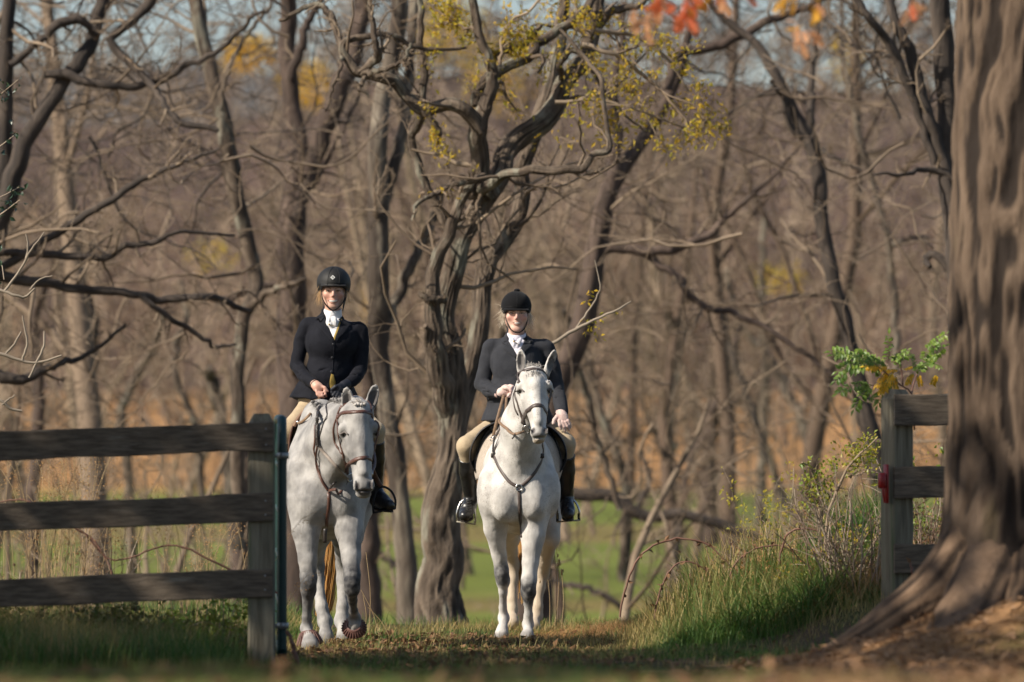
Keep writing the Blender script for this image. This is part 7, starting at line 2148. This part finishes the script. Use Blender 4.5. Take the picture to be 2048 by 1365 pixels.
# locust sprout over the right post: every compound leaf is a part
LS = plant("locust_sprout", "green sprout with feathery leaves, some turned yellow, over the right post", "sapling", P(1823, 800, 31.6))
yS = 31.3
Cq = lambda a, b, d=0.0: P(1640 + a / 6.823, 640 + b / 6.823, yS + d)
for ln in ([(1290, 1500, .1), (1250, 1020, 0), (1110, 900, -.05), (980, 800, -.1), (860, 690, -.1), (700, 570, -.1), (560, 520, -.1)], [(1250, 1010, 0), (1275, 880, .1), (1330, 730, .1), (1380, 640, .15), (1430, 560, .15)], [(1130, 915, -.05), (1120, 740, 0), (1080, 620, 0), (960, 560, 0)], [(1180, 985, 0), (1050, 970, .05), (860, 915, .05), (690, 890, .05)]):
    mb = MB(); tube(mb, np.array([Cq(*q) for q in ln]), np.linspace(.0055, .0022, len(ln)), 6, 20); build("stem", mb, BRAMBLE, LS)
rng = np.random.default_rng(17)
def frond(a, b, yellow, d0=0.0, pairs=9, droop=.10):
    p0, p1 = Cq(*a, d0), Cq(*b, d0 + rng.normal() * .05); L = np.linalg.norm(p1 - p0)
    q = spline(np.array([p0, (p0 + p1) / 2 + [0, 0, L * droop], p1]), 12); mb = MB(); tube(mb, q, np.linspace(.0022, .001, 12), 4)
    t = np.linspace(.12, .97, pairs); i = (t * 11).astype(int); c = q[i]; tan = unit(np.gradient(q, axis=0))[i]
    sd = unit(np.cross(tan, np.array([rng.normal() * .3, -.75, .65]))); ll = min(.054, L * .30)
    for s in (-1, 1):
        dr = sd * s + tan * .35 + np.array([0, 0, -.35 if not yellow else -1.2]) + rng.normal(size=(pairs, 3)) * .22
        leaf_cards(mb, c, dr, unit(np.tile([[-.3, -.6, .7]], (pairs, 1)) + rng.normal(size=(pairs, 3)) * .25), ll * rng.uniform(.8, 1.15, pairs), ll * .54, rng, .12, tint=np.full(pairs, 1.0 if yellow else .0) + rng.uniform(-.05, .10, pairs))
    leaf_cards(mb, q[-1:], tan[-1:], np.array([[-.3, -.6, .7]]), [ll], ll * .42, rng, .12, tint=.95 if yellow else .03)
    build("leaf", mb, LEAF_G, LS, smooth=False)
for a, b in (((760, 590), (160, 440)), ((640, 640), (215, 830)), ((700, 885), (250, 1000)), ((700, 895), (470, 1215)), ((940, 565), (945, 205)), ((970, 585), (1230, 485)), ((1000, 565), (1190, 415)), ((1350, 700), (1560, 520)),
             ((1470, 420), (1720, 190)), ((1400, 565), (1540, 340)), ((1310, 650), (1240, 480)), ((1440, 625), (1600, 480)), ((1460, 600), (1700, 370)), ((1480, 610), (1640, 650)), ((820, 700), (350, 600)), ((800, 650), (580, 450)),
             ((830, 770), (700, 600)), ((960, 800), (790, 1155)), ((770, 1010), (690, 1110)), ((740, 600), (470, 520)), ((900, 620), (720, 530)), ((1090, 640), (1080, 520)), ((620, 600), (250, 700)), ((1300, 700), (1420, 620)), ((680, 880), (540, 980)), ((560, 530), (190, 480))):
    frond(a, b, False, rng.normal() * .08)
for a, b in (((910, 690), (760, 900)), ((960, 730), (830, 960)), ((1000, 780), (1010, 930)), ((1240, 740), (1170, 870)), ((1330, 760), (1350, 880)), ((1220, 650), (1140, 670)), ((900, 650), (620, 640)), ((1030, 700), (880, 690)), ((860, 850), (800, 990)), ((1560, 770), (1510, 870))):
    frond(a, b, True, rng.normal() * .08 - .14, 8, .02)
    frond((a[0] + 30, a[1] - 20), (b[0] + 45, b[1] - 10), True, rng.normal() * .08 - .14, 8, .02)

# holly at the left edge, dead twigs reaching in
HB = plant("holly_bush", "glossy dark holly leaves poking in at the left edge", "bush", P(-30, 480, 38.2))
rng = np.random.default_rng(23); mb = MB(); cps = []
for ln in ([(-60, 330), (-10, 300), (30, 270)], [(-60, 260), (-10, 200), (36, 160)], [(-60, 420), (0, 395), (38, 375)], [(-60, 640), (-5, 520), (8, 560)], [(-60, 470), (0, 430), (40, 400)], [(-60, 200), (-20, 170), (20, 190)]):
    q = spline(np.array([P(u, v, 38.2 + rng.normal() * .2) for u, v in ln]), 8); cps.append(q); tube(mb, q, np.linspace(.006, .003, 8), 5)
build("stems", mb, BRUSH, HB); al = np.concatenate(cps); q = al[rng.integers(0, len(al), 130)] + rng.normal(size=(130, 3)) * .035
mb = MB(); leaf_cards(mb, q, rng.normal(size=(130, 3)), unit(rng.normal(size=(130, 3)) + [-.4, -.4, .6]), rng.uniform(.035, .065, 130), .032, rng, .3, tint=rng.uniform(0, 1, 130)); tag(build("leaves", mb, LEAF_GLOSS, HB, smooth=False), kind="stuff")
DT = plant("dead_branch", "pale dead twigs forking upward at the left edge above the fence", "branch", P(-60, 720, 37.5))
for ln in ([(-60, 700, 9), (0, 708, 8), (36, 720, 7), (73, 726, 6), (124, 711, 4)], [(10, 710, 5), (30, 687, 5), (42, 664, 4)], [(45, 721, 5), (54, 687, 5), (50, 660, 4), (45, 633, 3)], [(58, 756, 4), (73, 725, 5), (88, 693, 5), (89, 662, 4)], [(-60, 575, 9), (0, 581, 7), (28, 591, 7), (52, 594, 6), (70, 577, 4)], [(9, 583, 6), (38, 544, 5), (59, 506, 5), (89, 464, 3)], [(52, 520, 4), (56, 490, 4), (52, 468, 3)],
           [(-60, 790, 8), (0, 802, 7), (18, 817, 7), (44, 822, 5)], [(4, 810, 4), (30, 790, 3)], [(60, 580, 4), (78, 560, 3), (104, 552, 3)]):
    tr = traced([ln], 37.5, rng, 14, .002, .05); mb = MB(); tube(mb, tr[0][0], tr[0][1], 6); build("twig", mb, TWIG_PALE, DT)
# a lit twig beside the right rider's shoulder
TB = plant("slender_branch", "lichen-pale slender branch rising behind the right rider's shoulder", "branch", P(1085, 700, 39))
for ln in ([(1080, 705, 9), (1110, 684, 8), (1150, 660, 8), (1190, 640, 6), (1230, 622, 5), (1262, 604, 3)], [(1150, 661, 5), (1185, 610, 4), (1200, 570, 3), (1190, 520, 2)]):
    tr = traced([ln], 40, rng, 16, .004, .1); mb = MB(); tube(mb, tr[0][0], tr[0][1], 6); build("twig", mb, TWIG_PALE, TB)
q = np.array([P(u, v, 40) for u, v in ((1180, 640), (1188, 655), (1194, 672), (1175, 660), (1170, 600), (1183, 585), (1240, 625), (1200, 640))]); q = np.repeat(q, 5, 0) + rng.normal(size=(40, 3)) * .02
mb = MB(); leaf_cards(mb, q, rng.normal(size=(40, 3)) + [0, 0, -.6], unit(rng.normal(size=(40, 3))), .045, .02, rng, tint=rng.uniform(0, .8, 40)); tag(build("leaves", mb, LEAF_Y, TB, smooth=False), kind="stuff")

# red oak leaves hanging close to the lens from the big tree's bough
def oak_leaf_mesh(name, mat):
    o = [(0, 0), (.10, .03), (.26, .05), (.30, .20), (.40, .08), (.52, .10), (.58, .30), (.68, .12), (.80, .12), (.86, .22), (.92, .08), (1, 0)]
    up = np.array([(x, y, abs(y) * .25 - .12 * x * x) for x, y in o]); dn = np.array([(x, -y, abs(y) * .25 - .12 * x * x) for x, y in o[1:-1]]); md = np.array([(x, 0, -.12 * x * x) for x, y in o[1:-1]])
    V = np.vstack([up, dn, md]); n = len(o); F = []
    for k in range(n - 1):
        a, b = k, k + 1; ma = 2 * n - 2 + k - 1 if 0 < k else None; mb_ = 2 * n - 2 + k if k + 1 < n - 1 else None
        da = n + k - 1 if k > 0 else None; db = n + k if k + 1 < n - 1 else None
        if ma is None: F += [[a, mb_, b], [a, db, mb_]]
        elif mb_ is None: F += [[a, ma, b], [ma, da, b]]
        else: F += [[a, ma, b], [b, ma, mb_], [ma, da, db], [ma, db, mb_]]
    me = new_mesh(name, V, np.array(F), False, np.zeros(len(V))); me.materials.append(mat); return me
OB = plant("oak_branch", "out-of-focus twigs of red and orange oak leaves hanging at the top edge", "branch", P(1500, -120, 22))
OAKM = [oak_leaf_mesh("oak_leaf", M(nm, c1, c2, 8, .55, transl=.5)) for nm, c1, c2 in (("oak_red", (.72, .11, .04), (.78, .22, .08)), ("oak_rust", (.74, .30, .12), (.80, .45, .24)), ("oak_orange", (.80, .36, .03), (.72, .40, .06)))]
rng = np.random.default_rng(37)
for ln in ([(2100, -220, 40), (1800, -170, 26), (1500, -130, 18), (1300, -60, 8)], [(1500, -130, 10), (1400, -40, 7), (1370, 30, 4)], [(1700, -150, 10), (1620, -40, 7), (1600, 50, 4)], [(1860, -180, 9), (1830, -60, 6), (1818, 20, 4)]):
    tr = traced([ln], 22, rng, 14, .003, .1); mb = MB(); tube(mb, tr[0][0], tr[0][1], 6); build("twig", mb, BARK_BIG, OB)
for (u, v, su, sv, n, mi) in ((1300, 30, 30, 30, 12, 1), (1330, 10, 40, 24, 10, 0), (1372, 36, 18, 34, 12, 0), (1400, 5, 30, 16, 8, 0), (1442, 6, 20, 12, 5, 1), (1600, 75, 18, 26, 9, 1), (1630, 30, 16, 20, 6, 2), (1590, 4, 18, 10, 5, 2), (1480, -6, 20, 8, 3, 0), (1820, 14, 10, 22, 6, 1)):
    for k in range(int(n * 1.2)):
        o = bpy.data.objects.new("leaf", OAKM[mi if rng.uniform() < .75 else rng.integers(0, 3)]); COL.objects.link(o); o.parent = OB
        p = P(u + rng.normal() * su * .5, v - 14 + rng.normal() * sv * .55, 22 + rng.normal() * .15) - root_loc(OB)
        d = unit(np.array([rng.normal() * .5, rng.normal() * .4, -1])); R = rot_from(unit(rng.normal(size=3) + [0, -1, .2]), d)
        o.rotation_mode = 'QUATERNION'; from mathutils import Matrix
        s = rng.uniform(.07, .11); o.matrix_basis = Matrix(([*(R[0] * s), p[0]], [*(R[1] * s), p[1]], [*(R[2] * s), p[2]], [0, 0, 0, 1]))
